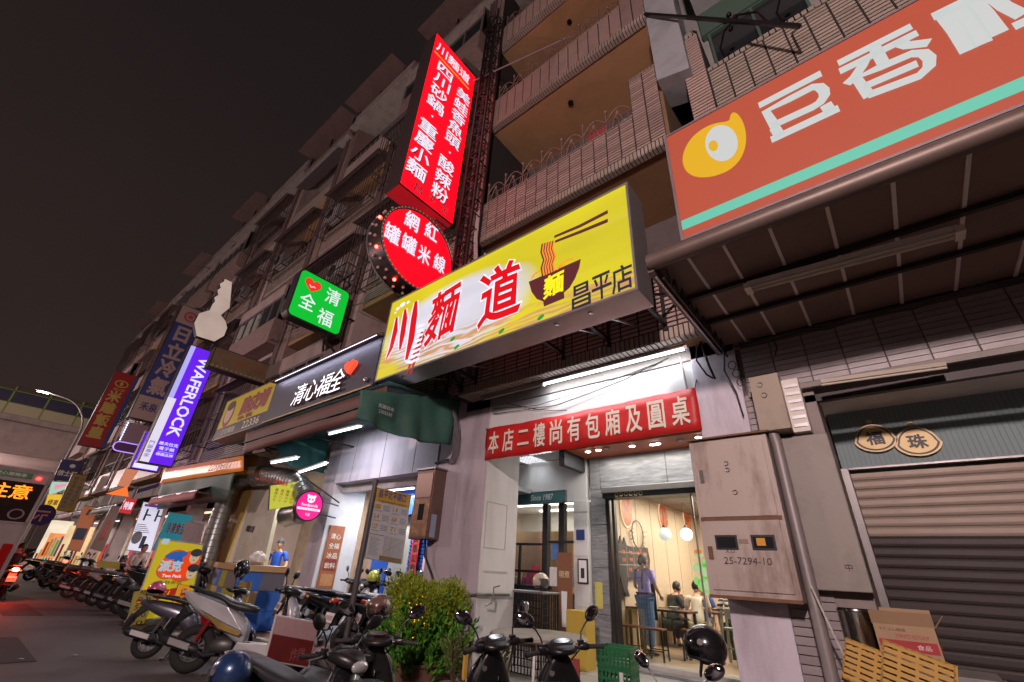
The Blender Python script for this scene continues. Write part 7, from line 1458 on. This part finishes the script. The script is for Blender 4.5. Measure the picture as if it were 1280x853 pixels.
for c, r in clumps:
    for _ in range(800):
        d = V((g.gauss(0,1), g.gauss(0,1), g.gauss(0,1))).normalized(); P1.append((c+d*r*g.uniform(.35,1.05), d))
leafmesh('feathery_foliage', P1, .05, junip, t, g, .32, .1, .5)
P2 = []
for _ in range(120):
    a = g.uniform(0,2*PI); r = g.uniform(.05,.5); b0 = bc+V((math.cos(a)*r*.8, math.sin(a)*r*.7, g.uniform(.15,.5))); tip = bc+V((math.cos(a)*(r+.28), math.sin(a)*(r+.22), g.uniform(.55,1.15)))
    for k in range(26): u = k/25; p = b0.lerp(tip, u)+V((g.uniform(-.03,.03), g.uniform(-.03,.03), g.uniform(-.02,.02))); P2.append((p, V((math.cos(a), math.sin(a), .2))))
leafmesh('glossy_foliage', P2, .10, gloss, t, g, .42, .25, .7)
mb = MB()
for _ in range(26): a = g.uniform(0,2*PI); r = g.uniform(.1,.5); mb.tube([bc+V((0,0,.3)), bc+V((math.cos(a)*r*.5, math.sin(a)*r*.5, .7)), bc+V((math.cos(a)*r, math.sin(a)*r, 1.2))], [.015,.01,.004], 5)
mb.build('stem', mat('bark', (.08,.05,.03), .8), t)
for k in range(26): p = bc+V((.28+g.uniform(-.12,.16), -.42+g.uniform(-.1,.1), .95+g.uniform(-.25,.22))); MB().ell(p, .008,.008,.008,8,6).build('fairy_light', emat('fairy_glow', (1,.45,.05), 1.3), t)
MB().lathe([(.22,0),(.30,.34),(.33,.35),(.33,.38),(.29,.38),(.27,.3),(.0001,.3)], bc, n=24).build('pot', mat('clay_pot', (.20,.10,.07), .8, var=.15, dirt=.4), t, smooth=True)
for j, (x, y, h, lb) in enumerate(((-4.75,4.75,.75,'sparse light green potted shrub right of the big bush'),(-6.1,5.1,.7,'low dark potted shrub left of the big bush'),(-4.4,5.15,.6,'dry twiggy potted plant beside the wire rack'))):
    t = thing('potted_plant', lb, 'plant', (x,y,0)); P2 = []; mb = MB()
    for _ in range(26):
        a = g.uniform(0,2*PI); r = g.uniform(.05,.26); tip = V((x+math.cos(a)*r, y+math.sin(a)*r, h+g.uniform(-.2,.15))); b0 = V((x,y,.25)); mb.tube([b0, b0.lerp(tip,.5)+V((0,0,.05)), tip], .005, 4)
        for k in range(12): P2.append((b0.lerp(tip, .3+.7*k/11), V((math.cos(a), math.sin(a), .1))))
    leafmesh('leaves', P2, .06, leafmat('shrub_leaf', (.05,.10,.02), (.16,.22,.04)), t, g, .5); mb.build('stem', MATS['bark'], t); MB().lathe([(.12,0),(.17,.25),(.18,.25),(.18,.28),(.15,.28),(.0001,.24)], (x,y,0.002), n=18).build('pot', MATS['clay_pot'], t, smooth=True)
t = thing('bamboo_stake', 'yellow wooden stake leaning at the right of the bush', 'stake', (-4.4,4.2,0)); MB().bar(atY(580,850,4.3), atY(583,812,4.3), .05, .03).build('stake', mat('yellow_wood', (.55,.33,.05), .6), t)
# wire rack
t = thing('wire_rack', 'black wire mesh rack with a metal top holding the cream helmet', 'rack', (-5.1,6.7,.15)); mb = MB(); x0, x1, y0, y1, z0, z1 = -5.55, -4.68, 6.5, 6.95, .17, 1.24
for k in range(15): x = x0+(x1-x0)*k/14; mb.box(x-.006,x+.006,y0-.006,y0+.006,z0,z1); mb.box(x-.006,x+.006,y1-.006,y1+.006,z0,z1)
for k in range(8): y = y0+(y1-y0)*k/7; mb.box(x1-.006,x1+.006,y-.006,y+.006,z0,z1)
for k in range(12): z = z0+(z1-z0)*k/11; mb.box(x0,x1,y0-.006,y0+.006,z-.006,z+.006); mb.box(x1-.006,x1+.006,y0,y1,z-.006,z+.006)
mb.build('mesh', blkm, t); MB().box(x0-.03,x1+.03,y0-.03,y1+.03,z1,z1+.03).build('top', steel, t, bevel=.005)
for a in (x0,x1):
    for b in (y0,y1): MB().box(a-.015,a+.015,b-.015,b+.015,.15,z1).build('post', blkm, t)
o = MB().box(-4.95,-4.55,7.6,7.9,.156,1.0).build('carton', mat('yellow_carton', (.55,.38,.06), .7, var=.08), bevel=.006); tag(o, 'yellow carton standing behind the wire rack', 'carton')
# round folding table with things below
t = thing('round_table', 'worn round wooden table half behind the foreground scooter', 'table', (-3.9,5.35,0)); c = V((-4.05,5.55,.78)); MB().lathe([(.0001,0),(.62,0),(.64,.02),(.62,.045),(.0001,.045)], c, n=40).build('tabletop', mat('worn_board', (.26,.22,.18), .6, var=.2, scale=4, dirt=.5), t, smooth=True)
for a in range(4): MB().bar(c+V((math.cos(a*PI/2+.5)*.3, math.sin(a*PI/2+.5)*.3, 0)), V((c.x+math.cos(a*PI/2+.5)*.45, c.y+math.sin(a*PI/2+.5)*.45, 0)), .03).build('leg', steel, t)
t.location = (-4.05,5.55,0)
for ch in t.children: ch.location = V((-3.9,5.35,0))-V((-4.05,5.55,0))
o = MB().box(-3.5,-3.1,5.0,5.03,.15,.72).build('lid_board', mat('red_board', (.30,.06,.05), .35, var=.3, scale=4)); tag(o, 'reddish board leaning behind the foreground scooter', 'board')
# stacked green crates
gc = mat('green_crate', (.02,.16,.06), .4, var=.1)
def crate(label, c, w, d, h, rz, m, slots=8, tilt=(0,0), rows=2, group=None):
    t = thing('crate', label, 'crate', (0,0,0), group); th = .012
    fr = MB(); fr.box(-w/2,w/2,-d/2,-d/2+th,h*.82,h).box(-w/2,w/2,d/2-th,d/2,h*.82,h).box(-w/2,-w/2+th,-d/2,d/2,h*.82,h).box(w/2-th,w/2,-d/2,d/2,h*.82,h).box(-w/2-.01,w/2+.01,-d/2-.01,-d/2+.001,h*.93,h+.004).box(-w/2-.01,w/2+.01,d/2-.001,d/2+.01,h*.93,h+.004).box(-w/2-.01,-w/2,-d/2,d/2,h*.93,h+.004).box(w/2,w/2+.01,-d/2,d/2,h*.93,h+.004)
    fr.build('rim', m, t)
    for (ax, L_) in (('x', w), ('y', d)):
        for s_ in (-1, 1):
            q = MB(); n = max(3, int(slots*L_/w))
            for k in range(n+1):
                p = -L_/2+L_*k/n; hw = .012
                a, b = max(-L_/2, p-hw), min(L_/2, p+hw)
                if ax == 'x': q.box(a,b,s_*d/2-(th if s_ > 0 else 0),s_*d/2+(th if s_ < 0 else 0),0,h*.82)
                else: q.box(s_*w/2-(th if s_ > 0 else 0),s_*w/2+(th if s_ < 0 else 0),a,b,0,h*.82)
            for z in [h*.82*i/rows for i in range(rows+1)]:
                if ax == 'x': q.box(-L_/2,L_/2,s_*d/2-(th if s_ > 0 else 0)+.001,s_*d/2+(th if s_ < 0 else 0)-.001,max(0,z-.014),z+.014)
                else: q.box(s_*w/2-(th if s_ > 0 else 0)+.001,s_*w/2+(th if s_ < 0 else 0)-.001,-L_/2,L_/2,max(0,z-.014),z+.014)
            q.build('side', m, t)
    q = MB(); n = 7
    for k in range(n): q.box(-w/2,w/2,-d/2+d*k/n+.006,-d/2+d*(k+1)/n-.006,0,.01)
    for k in range(5): q.box(-w/2+w*k/4-.01*(k > 0),-w/2+w*k/4+.01,-d/2,d/2,.001,.009)
    q.build('floor', m, t); t.location = c; t.rotation_euler = (tilt[0], tilt[1], rz); return t
for k in range(3): crate(['bottom green plastic crate of the stack beside the restaurant window', 'middle green plastic crate of the stack', 'topmost green plastic crate of the stack, open and empty'][k], (-3.2,6.1,.15+k*.205), .42, .32, .20, .12, gc, group='stacked green crates')
o = MB().box(-3.10,-3.05,5.925,5.93,.40,.52).build('crate_label', whitep); tag(o, 'white paper label on the middle green crate', 'label')
# right corner: yellow crates, steel bin, carton, table
yc = mat('yellow_crate', (.42,.22,.003), .55, var=.1)
t = thing('steel_drum', 'shiny steel cylinder behind the yellow crates', 'drum', (-.55,6.2,.15)); c = V((-.54,5.75,.35)); MB().lathe([(.0001,-.2),(.17,-.2),(.17,1.0),(.175,1.02),(.165,1.04),(.0001,1.04)], c, n=32).build('cylinder', mat('mirror_steel', (.5,.49,.47), .16, 1, var=.05), t, smooth=True); ORG[t.name]; t.location = c
for ch in t.children: ch.location = V((-.55,6.2,.15))-c
t = thing('side_table', 'scuffed low grey table under the carton', 'table', (-.1,5.7,.15)); MB().box(-.45,.30,5.5,6.1,.94,.98).build('tabletop', mat('scuffed_grey', (.28,.26,.25), .5, dirt=.5), t, bevel=.006)
for a in (-.37,.32):
    for b in (5.53,6.07): MB().box(a-.02,a+.02,b-.02,b+.02,.15,.94).build('leg', steel, t)
t = thing('carton', 'open brown cardboard carton with a red printed band on the low table', 'carton', (-.08,5.75,.66)); card = mat('cardboard', (.40,.27,.16), .75, var=.08); x0, x1, y0, y1, z0, z1 = -.42,.0,5.55,5.85,.985,1.29
MB().box(x0,x1,y0,y0+.006,z0,z1).box(x0,x1,y1-.006,y1,z0,z1).box(x0,x0+.006,y0,y1,z0,z1).box(x1-.006,x1,y0,y1,z0,z1).box(x0,x1,y0,y1,z0,z0+.006).build('body', card, t)
MB().prism([(x0,y0,z1),(x1,y0,z1),(x1,y0-.05,z1+.10),(x0,y0-.05,z1+.10)], (0,.004,0)).build('flap', card, t); MB().prism([(x1,y0,z1),(x1,y1,z1),(x1+.07,y1,z1+.09),(x1+.07,y0,z1+.09)], (.004,0,0)).build('flap', card, t); MB().prism([(x0,y1,z1),(x1,y1,z1),(x1,y1+.05,z1+.12),(x0,y1+.05,z1+.12)], (0,.004,0)).build('flap', card, t)
F_ = Face(((x0+x1)/2, y0-.001, 1.12), XP, ZP, -YP); F_.rect(t, -.19,.19,-.02,.06, mat('carton_red', (.40,.03,.04), .6), .001); F_.text(t, 'TOMATO KETCHUP', MATS['carton_red'], .04, .09, .22, .03, .004, .001); F_.text(t, '食品', whitep, .1, .02, .09, .035, 0, .002); F_.rect(t, .05,.17,-.12,-.06, blkp, .001); F_.text(t, '↑↑ 小心輕放', blkp, -.08, .135, .18, .022, 0, .001)
F2 = Face((x1+.001, (y0+y1)/2, 1.12), YP, ZP, XP); F2.rect(t, -.1,.1,-.02,.06, MATS['carton_red'], .001); F2.rect(t, -.09,.09,-.12,-.06, blkp, .001)
ya = crate('left yellow plastic crate tilted against the steel drum', tuple(atY(1098,838,5.1)+V((-.02,0,-.0))), .40, .30, .30, .25, yc, 9, (0,-.0), 3, 'leaning yellow crates')
yb = crate('right yellow plastic crate tilted over the other', tuple(atY(1140,842,4.95)+V((.03,0,-.0))), .40, .30, .30, .35, yc, 9, (0,0), 3, 'leaning yellow crates')
for o, z in ((ya, -.75), (yb, -.72)): o.rotation_euler = (-1.85, .30, z+.75)
# ------------------------------------------------------------ the far shops: fronts, awnings, standing boards
warm = emat('shop_glow_warm', (1,.62,.34), 1.6, var=.5); cool = emat('shop_glow_cool', (.9,.9,1), 1.4, var=.5)
for i in range(2, len(ROWH)):
    t = ROWH[i]; x1 = fxs[i]; x0 = fxs[i+1] if i+1 < len(fxs) else -53.5; rr = random.Random(40+i)
    MB().box(x1-.45, x1-.02, 5.6, 6.1, .15, 4.6).build('pillar', palep if i % 2 else pinkwall, t, bevel=.01); MB().box(x0, x1-.45, 5.65, 5.9, 3.3, 4.6).build('beam', concrete, t)
    MB().box(x0, x1, 8.3, 8.4, .15, 3.6).build('interior_wall', mat('far_back_wall', (.35,.25,.2), .7, var=.4, scale=1.5), t)
    for q_ in range(5):
        a = x0+.3+q_*.8; MB().box(a, a+rr.uniform(.3,.7), 8.2, 8.3, rr.uniform(.3,1.2), rr.uniform(1.6,2.8)).build('shop_display', [MATS['poster0'],MATS['poster1'],MATS['pack3'],MATS['poster2'],MATS['pack4'],orange][rr.randrange(6)], t)
    MB().box(x0+.4, x1-.6, 7.0, 7.15, 3.1, 3.15).build('light_strip', warm if i % 2 else cool, t)
    ld = bpy.data.lights.new('shop_light', 'AREA'); ld.shape = 'RECTANGLE'; ld.size = 3; ld.size_y = .2; ld.energy = 90; ld.color = (1,.72,.48) if i % 2 else (.95,.95,1); lo = bpy.data.objects.new('shop_light', ld); COL.objects.link(lo); lo.parent = t; lo.location = V(((x0+x1)/2, 7.05, 3.05))-V(t.location)
    if i != 3:
        cm = [dkgreen, mat('slate_canvas', (.06,.06,.09), .7), mat('pinkish_canvas', (.35,.15,.15), .7), mat('grass_canvas', (.10,.28,.06), .7)][i % 4]
        tt = thing('awning', ['sloping awning over the shop front at the tall red sign', 'slate blue awning past the white standing board', 'pink striped awning in the far row', 'green awning at the far end of the row', 'dark green awning in the far row before the pink one', 'slate awning in the far row past the green one', 'pinkish awning at the end of the far shops', 'green awning beside the elevated road'][i-2], 'awning', ((x0+x1)/2, 4.9, 3), 'awnings down the street')
        cloth('canvas', '', '', [(x0+.1,5.6,3.75),(x1-.1,5.6,3.75),(x1-.1,4.3,3.15),(x0+.1,4.3,3.15)], cm, .01, 16, 3, tt, seed=i+20); cloth('valance', '', '', [(x0+.1,4.3,3.15),(x1-.1,4.3,3.15),(x1-.1,4.28,2.9),(x0+.1,4.28,2.9)], cm, .02, 20, 2, tt, seed=i+40)
        MB().box(x0+.1, x1-.1, 4.30, 4.34, 3.12, 3.16).bar((x0+.2,4.3,3.1),(x0+.2,5.6,3.1),.03).bar((x1-.2,4.3,3.1),(x1-.2,5.6,3.1),.03).build('frame', steel, tt)
def board(label, x, pxy, m, cat='standing board', d=.04, name='standing_board'):
    P = [atX(a, b, x) for a, b in pxy]; c = sum(P, V())/4; t = thing(name, label, cat, (x, c.y, min(p.z for p in P))); MB().prism([p-V((d,0,0)) for p in P], (d-.005,0,0)).build('panel', steel, t); MB().prism([c+(p-c)*.97 for p in P], (.005,0,0)).build('face', m, t)
    zs = [p.z for p in P]; ys = [p.y for p in P]; return t, Face(c+V((.007,0,0)), YP, ZP, XP), max(ys)-min(ys), max(zs)-min(zs)
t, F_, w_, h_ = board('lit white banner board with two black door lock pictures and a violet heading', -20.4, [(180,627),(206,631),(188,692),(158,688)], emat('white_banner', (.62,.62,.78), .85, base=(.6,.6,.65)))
F_.rect(t, -w_*.40, w_*.40, h_*.40, h_*.45, emat('violet_band', (.08,.04,.35), .8), .002)
for x in (-.22, .2): F_.rect(t, x*w_-.03, x*w_+.03, h_*.12, h_*.36, dk_e, .002); F_.rect(t, x*w_, x*w_+.16, h_*.22, h_*.25, dk_e, .002)
F_.rect(t, .0, .12, -h_*.42, -h_*.18, dk_e, .002); F_.oval(t, -.2*w_, -h_*.22, .14, .2, MATS['grey_print'], .002); 
for k in range(5): F_.rect(t, -.3, -.05+.05*k, .05-k*.06, .07-k*.06, grey_pr, .002)
t, F_, w_, h_ = board('grey cloth banner with red vertical lettering', -24.5, [(140,632),(152,633),(128,690),(112,686)], mat('grey_banner', (.25,.23,.22), .6)); F_.text(t, 'BOSCH', redp, .0, -.1, h_*.42, w_*.4, .01, .003, rot=PI/2)
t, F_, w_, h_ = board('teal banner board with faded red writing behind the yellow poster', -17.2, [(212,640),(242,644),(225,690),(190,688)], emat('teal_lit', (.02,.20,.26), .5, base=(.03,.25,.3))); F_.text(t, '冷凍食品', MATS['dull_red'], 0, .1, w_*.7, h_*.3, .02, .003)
t, F_, w_, h_ = board('rack of small white notices on red between the teal banner and the duct', -15.8, [(232,652),(256,655),(250,680),(226,677)], mat('notice_pink', (.55,.45,.48), .6, var=.4, scale=16))
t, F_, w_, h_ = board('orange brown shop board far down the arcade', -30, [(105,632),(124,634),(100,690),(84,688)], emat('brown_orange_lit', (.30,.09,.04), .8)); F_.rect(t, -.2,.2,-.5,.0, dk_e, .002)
t, F_, w_, h_ = board('small red lit shop sign above the far scooters', -22.5, [(158,622),(172,624),(163,643),(148,641)], emat('red_small', (.55,.03,.04), .8)); F_.text(t, '特價', wht_e, 0, 0, w_*.7, h_*.5, .02, .003)
t, F_, w_, h_ = board('small orange purple lit sign under the little purple sign', -25.5, [(162,578),(180,577),(160,610),(146,608)], emat('orange_pale', (.6,.22,.12), .8)); F_.poly(t, [(-.5,-.9),(.3,-.9),(.1,-.5)], emat('orange_hot', (.9,.18,.03), 1), .002)
t, F_, w_, h_ = board('violet band sign along the far shopfront', -22, [(172,612),(200,604),(198,609),(171,617)], mat('violet_dull', (.06,.04,.16), .5))
# bright shop stacks near the end of the street
for k, (x, y, c_, z0, z1, lb) in enumerate(((-36,5.2,(1,.75,.4),.6,2.6,'bright lit shopfront with warm shelves at the end of the row'),(-39,4.9,(1,.35,.12),.9,2.2,'orange glowing stall panel near the round blue sign'),(-42,5.0,(1,.9,.7),.5,3.0,'bright cream shop panel farthest down the street'))):
    t = thing('shop_stand', lb, 'stall', (x, y, 0)); m = emat('stand_glow%d' % k, c_, .7, var=.6); MB().box(x-.1, x, y-.5, y+.6, z0, z1).build('light_panel', m, t)
    for q_ in range(8): MB().box(x+.01, x+.06, y-.45+.13*q_, y-.36+.13*q_, z0+.1, z0+rnd.uniform(.4,1.2)).build('goods', [redp, yelp, whitep, grn_e, blue][q_ % 5], t)
# ------------------------------------------------------------ elevated road with its noise barrier
t = thing('elevated_road', 'concrete elevated road with a translucent noise barrier on green posts at the end of the street', 'elevated road', (-60,0,0)); dk = mat('deck_concrete', (.48,.38,.35), .8, var=.15, scale=.4, dirt=.5, dscale=.3)
MB().box(-74,-60,-70,60,8.6,11.4).build('deck', dk, t, bevel=.2); MB().box(-60.3,-59.9,-70,60,11.4,11.9).build('kerb', dk, t)
for k in range(26):
    y = -34+k*2.4; MB().box(-60.12,-60.0,y-.06,y+.06,11.9,14.4).build('post', mat('post_green', (.22,.34,.06), .5), t); MB().box(-60.1,-60.05,y+.06,y+2.34,11.95,12.9).build('panel', mat('barrier_pale', (.5,.45,.28), .5), t); MB().box(-60.1,-60.05,y+.06,y+2.34,12.95,14.0).build('panel', mat('barrier_dark', (.05,.045,.09), .3), t); MB().prism([(-60.1,y+.06,14.0),(-60.1,y+2.34,14.0),(-60.7,y+2.34,14.6),(-60.7,y+.06,14.6)], (.05,0,0)).build('panel', mat('barrier_top', (.24,.21,.15), .5), t)
MB().box(-60.14,-60,-34,28,12.9,12.95).box(-60.14,-60,-34,28,14.0,14.06).build('rail', MATS['post_green'], t)
for y in (-22, 16): MB().box(-70,-64,y-1.4,y+1.4,0,8.6).build('pier', dk, t, bevel=.1)
# ------------------------------------------------------------ bus with an amber warning panel, seen from behind
bx, by0, by1 = -18.0, -1.0, 1.55; t = thing('bus', 'white city bus seen from behind with an amber lit warning panel', 'bus', (-23, .3, 0)); bw = mat('bus_paint', (.42,.33,.33), .35, var=.04, coat=.4, dirt=.2)
MB().box(bx-10.5, bx, by0, by1, .35, 3.35).build('body', bw, t, bevel=.12)
MB().box(bx, bx+.03, by0+.12, by1-.12, 2.0, 3.0).build('rear_window', mat('bus_window', (.03,.015,.012), .12, spec=.7), t, bevel=.03); MB().box(bx+.0, bx+.05, by0+.05, by1-.05, 1.98, 2.02).box(bx, bx+.05, by0+.05, by1-.05, 2.98, 3.02).box(bx, bx+.05, by1-.12, by1-.06, 2.0, 3.0).build('window_trim', bw, t)
amber = emat('amber_led', (1,.22,.01), 2.2); F_ = Face((bx+.035, .3, 2.62), YP, ZP, XP)
F_.text(t, '請注意', amber, .32, .12, 1.25, .36, .012, .006); F_.oval(t, .88, -.42, .16, .13, mat('round_mark', (.25,.16,.24), .5), .004); F_.oval(t, .88, -.42, .12, .1, MATS['bus_window'], .006)
MB().box(bx, bx+.04, by1-1.25, by1-.45, 3.08, 3.22).build('route_plate', mat('plate_green', (.06,.22,.10), .5), t); Face((bx+.042, by1-.85, 3.15), YP, ZP, XP).text(t, '愛心服務車', mat('cream_print', (.7,.6,.5)), 0, 0, .6, .09, .01, .002)
for y, z in ((by1-.3,3.12),(by0+.3,3.12)): MB().ell((bx+.02,y,z), .03,.06,.04,10,6).build('marker_light', emat('marker_red', (1,.03,.03), 7), t)
for y in (by1-.2, by0+.2): MB().box(bx-.0, bx+.04, y-.1, y+.1, .8, 1.5).build('tail_light', redl, t, bevel=.02)
MB().box(bx, bx+.02, by0+.5, by1-.5, .7, 1.8).build('engine_cover', mat('bus_panel', (.38,.29,.29), .4), t, bevel=.02); MB().box(bx, bx+.012, by0+.9, by0+1.2, 1.85, 1.95).build('sticker', grn_e, t)
for x in (bx-2.2, bx-8.2):
    for y in (by0+.15, by1-.15): 
        wh = MB().lathe([(.0001,-.12),(.28,-.12),(.28,.12),(.0001,.12)], (x,y,.48), YP, 20).build('wheel', rimm, t); MB().torus((x,y,.48), YP, .36, .12, 28, 8).build('tyre', tyrem, wh, smooth=True)
MB().box(bx-10, bx-.4, by1, by1+.01, 1.7, 2.8).build('side_window', MATS['bus_window'], t)
# moped rider's tail light close to the kerb
sm = copy_tree(protos[pk.name]); sm['label'] = 'moped with a glowing red tail light riding ahead beside the bus'; sm['group'] = 'moving scooters'; sm.location = (-21.9, 2.0, 0); sm.rotation_euler = (0,0,PI)
t = thing('tail_light_lamp', 'glowing red tail light on the moped beside the bus', 'light', (0,0,0)); MB().ell(V((-20.86,2.0,.83)), .05,.09,.05,12,8).build('lens', emat('tail_glow', (1,.06,.03), 80), t, smooth=True)
ld = bpy.data.lights.new('tail_glow_light', 'POINT'); ld.energy = 60; ld.color = (1,.05,.02); ld.shadow_soft_size = .08; lo = bpy.data.objects.new('tail_glow_light', ld); COL.objects.link(lo); lo.location = (-20.7,2.0,.9); lo.parent = t
t = thing('tail_light_lamp', 'small lit red tail light on the fourth scooter of the far row', 'light', (0,0,0)); MB().ell(atX(82,702,-18.5), .04,.06,.04,10,6).build('lens', emat('tail_glow2', (1,.05,.03), 10), t)
# rider on the moped
person('rider in dark clothes on the moped ahead with the red tail light', (-22.2,2.0,.25), PI, dkcl, dkcl, 'sit', arms={'l': ((.2,.22,.78),(.4,.2,.75)), 'r': ((.2,-.22,.78),(.4,-.2,.75))}, cap=matbl, lean=.08)
# drain covers, litter and small street things near the camera
for k, (x, y) in enumerate(((-5.2,4.55),(-10.5,4.6))):
    t = thing('drain_cover', ['iron drain cover in the road before the bush', 'iron drain cover in the road left of the maroon menu stand'][k], 'drain cover', (x,y,0)); MB().box(x,x+.6,y,y+.25,.004,.012).build('frame', steel, t)
    for q_ in range(10): MB().box(x+.03+q_*.056,x+.055+q_*.056,y+.02,y+.23,.012,.02).build('bar', iron, t)
t = thing('kerb_bollard', 'grey metal foot of the bus stop pole on the pavement', 'base', (-8.75,4.9,.1)); q_ = atY(431,797,4.9); MB().box(q_.x-.1,q_.x+.12,4.82,5.05,.10,.30).build('base_plate', steel, t, bevel=.01)
# loose wires and clutter on the facades
g = random.Random(21)
wl = ['thin wire drooping across the second floor left of the noodle sign','thin wire between the green sign and the mast','wire looping down the facade beside the tall red sign','long slack wire under the balconies left of the green sign','wire running from the key sign to the green sign','slack wire over the yellow number fascia','wire dropping behind the round red sign']
for k, (a, b, s_) in enumerate((((-11,4.9,6.0),(-6.0,5.0,6.5),.35),((-10.4,4.9,7.9),(-5.8,4.95,8.4),.4),((-7.6,5.05,12.5),(-6.0,5.05,9.0),.3),((-20,4.9,9.3),(-10.5,4.9,8.6),.6),((-20.8,4.7,10.2),(-10.6,5.0,8.2),.8),((-15.5,4.6,6.3),(-11,4.8,6.1),.3),((-6.9,5.0,9.3),(-6.1,5.0,5.6),.2))):
    a, b = V(a), V(b); pts = [a.lerp(b, u/12)-V((0,0,s_*4*(u/12)*(1-u/12))) for u in range(13)]; o = MB().tube(pts, .010, 5).build('wire', cable, smooth=True); tag(o, wl[k], 'wire')
for k, (x, y, z, w_, h_, c_) in enumerate(((-3.2,5.9,8.3,.5,1.0,(.35,.05,.06)),(-2.4,6.0,8.3,.35,.9,(.4,.38,.36)),(-4.4,5.9,12.3,.5,.9,(.12,.12,.16)),(-8.9,5.6,8.6,.5,.9,(.5,.45,.42)),(-8.2,5.6,8.7,.4,.7,(.1,.16,.3)))):
    o = cloth('laundry', ['dark red towel hanging on the third floor balcony over the yellow sign','grey cloth hanging beside the dark red towel','dark cloth hanging on the fourth floor balcony','pale shirt drying behind the window cage by the red sign','blue cloth drying beside the pale shirt'][k], 'laundry', [(x,y,z+h_+1.2),(x+w_,y,z+h_+1.2),(x+w_,y,z+1.2),(x,y,z+1.2)], mat('laundry%d' % k, c_, .9, var=.1), .04, 10, 8, None, 0, k)
# asphalt repairs, stains, litter
pm_ = mat('fresh_asphalt', (.035,.032,.032), .7, var=.3, scale=9, bump=.6, bscale=150)
for k, (x, y, w_, d_) in enumerate(((-13,.6,2.6,1.1),(-7.2,1.9,1.4,.8),(-20,1.8,3.2,.7))): MB().prism([(x+g.uniform(-.05,.05),y,.004),(x+w_,y+g.uniform(-.1,.1),.004),(x+w_+.1,y+d_,.004),(x-.05,y+d_+g.uniform(-.1,.1),.004)], (0,0,.004)).build('asphalt_patch', pm_, kind='structure')
for k in range(9):
    x, y = g.uniform(-12,-6), g.uniform(1.5,4.2); o = MB().prism([(x,y,.009),(x+.07,y+.02,.02),(x+.06,y+.08,.01),(x-.01,y+.06,.015)], (0,0,.002)).build('paper_scrap', mat('litter', (.5,.47,.42), .8)); tag(o, ['scrap','torn scrap','curled scrap'][k % 3]+' of pale paper on the asphalt, ' + ['nearest the white and gold scooter','a step from the kerb','by the violet grey scooter','farther out in the road','behind the blue helmet','near the drain cover','beside the yellow poster','out by the bus lane','closest to the camera'][k], 'litter', 'paper scraps on the road')
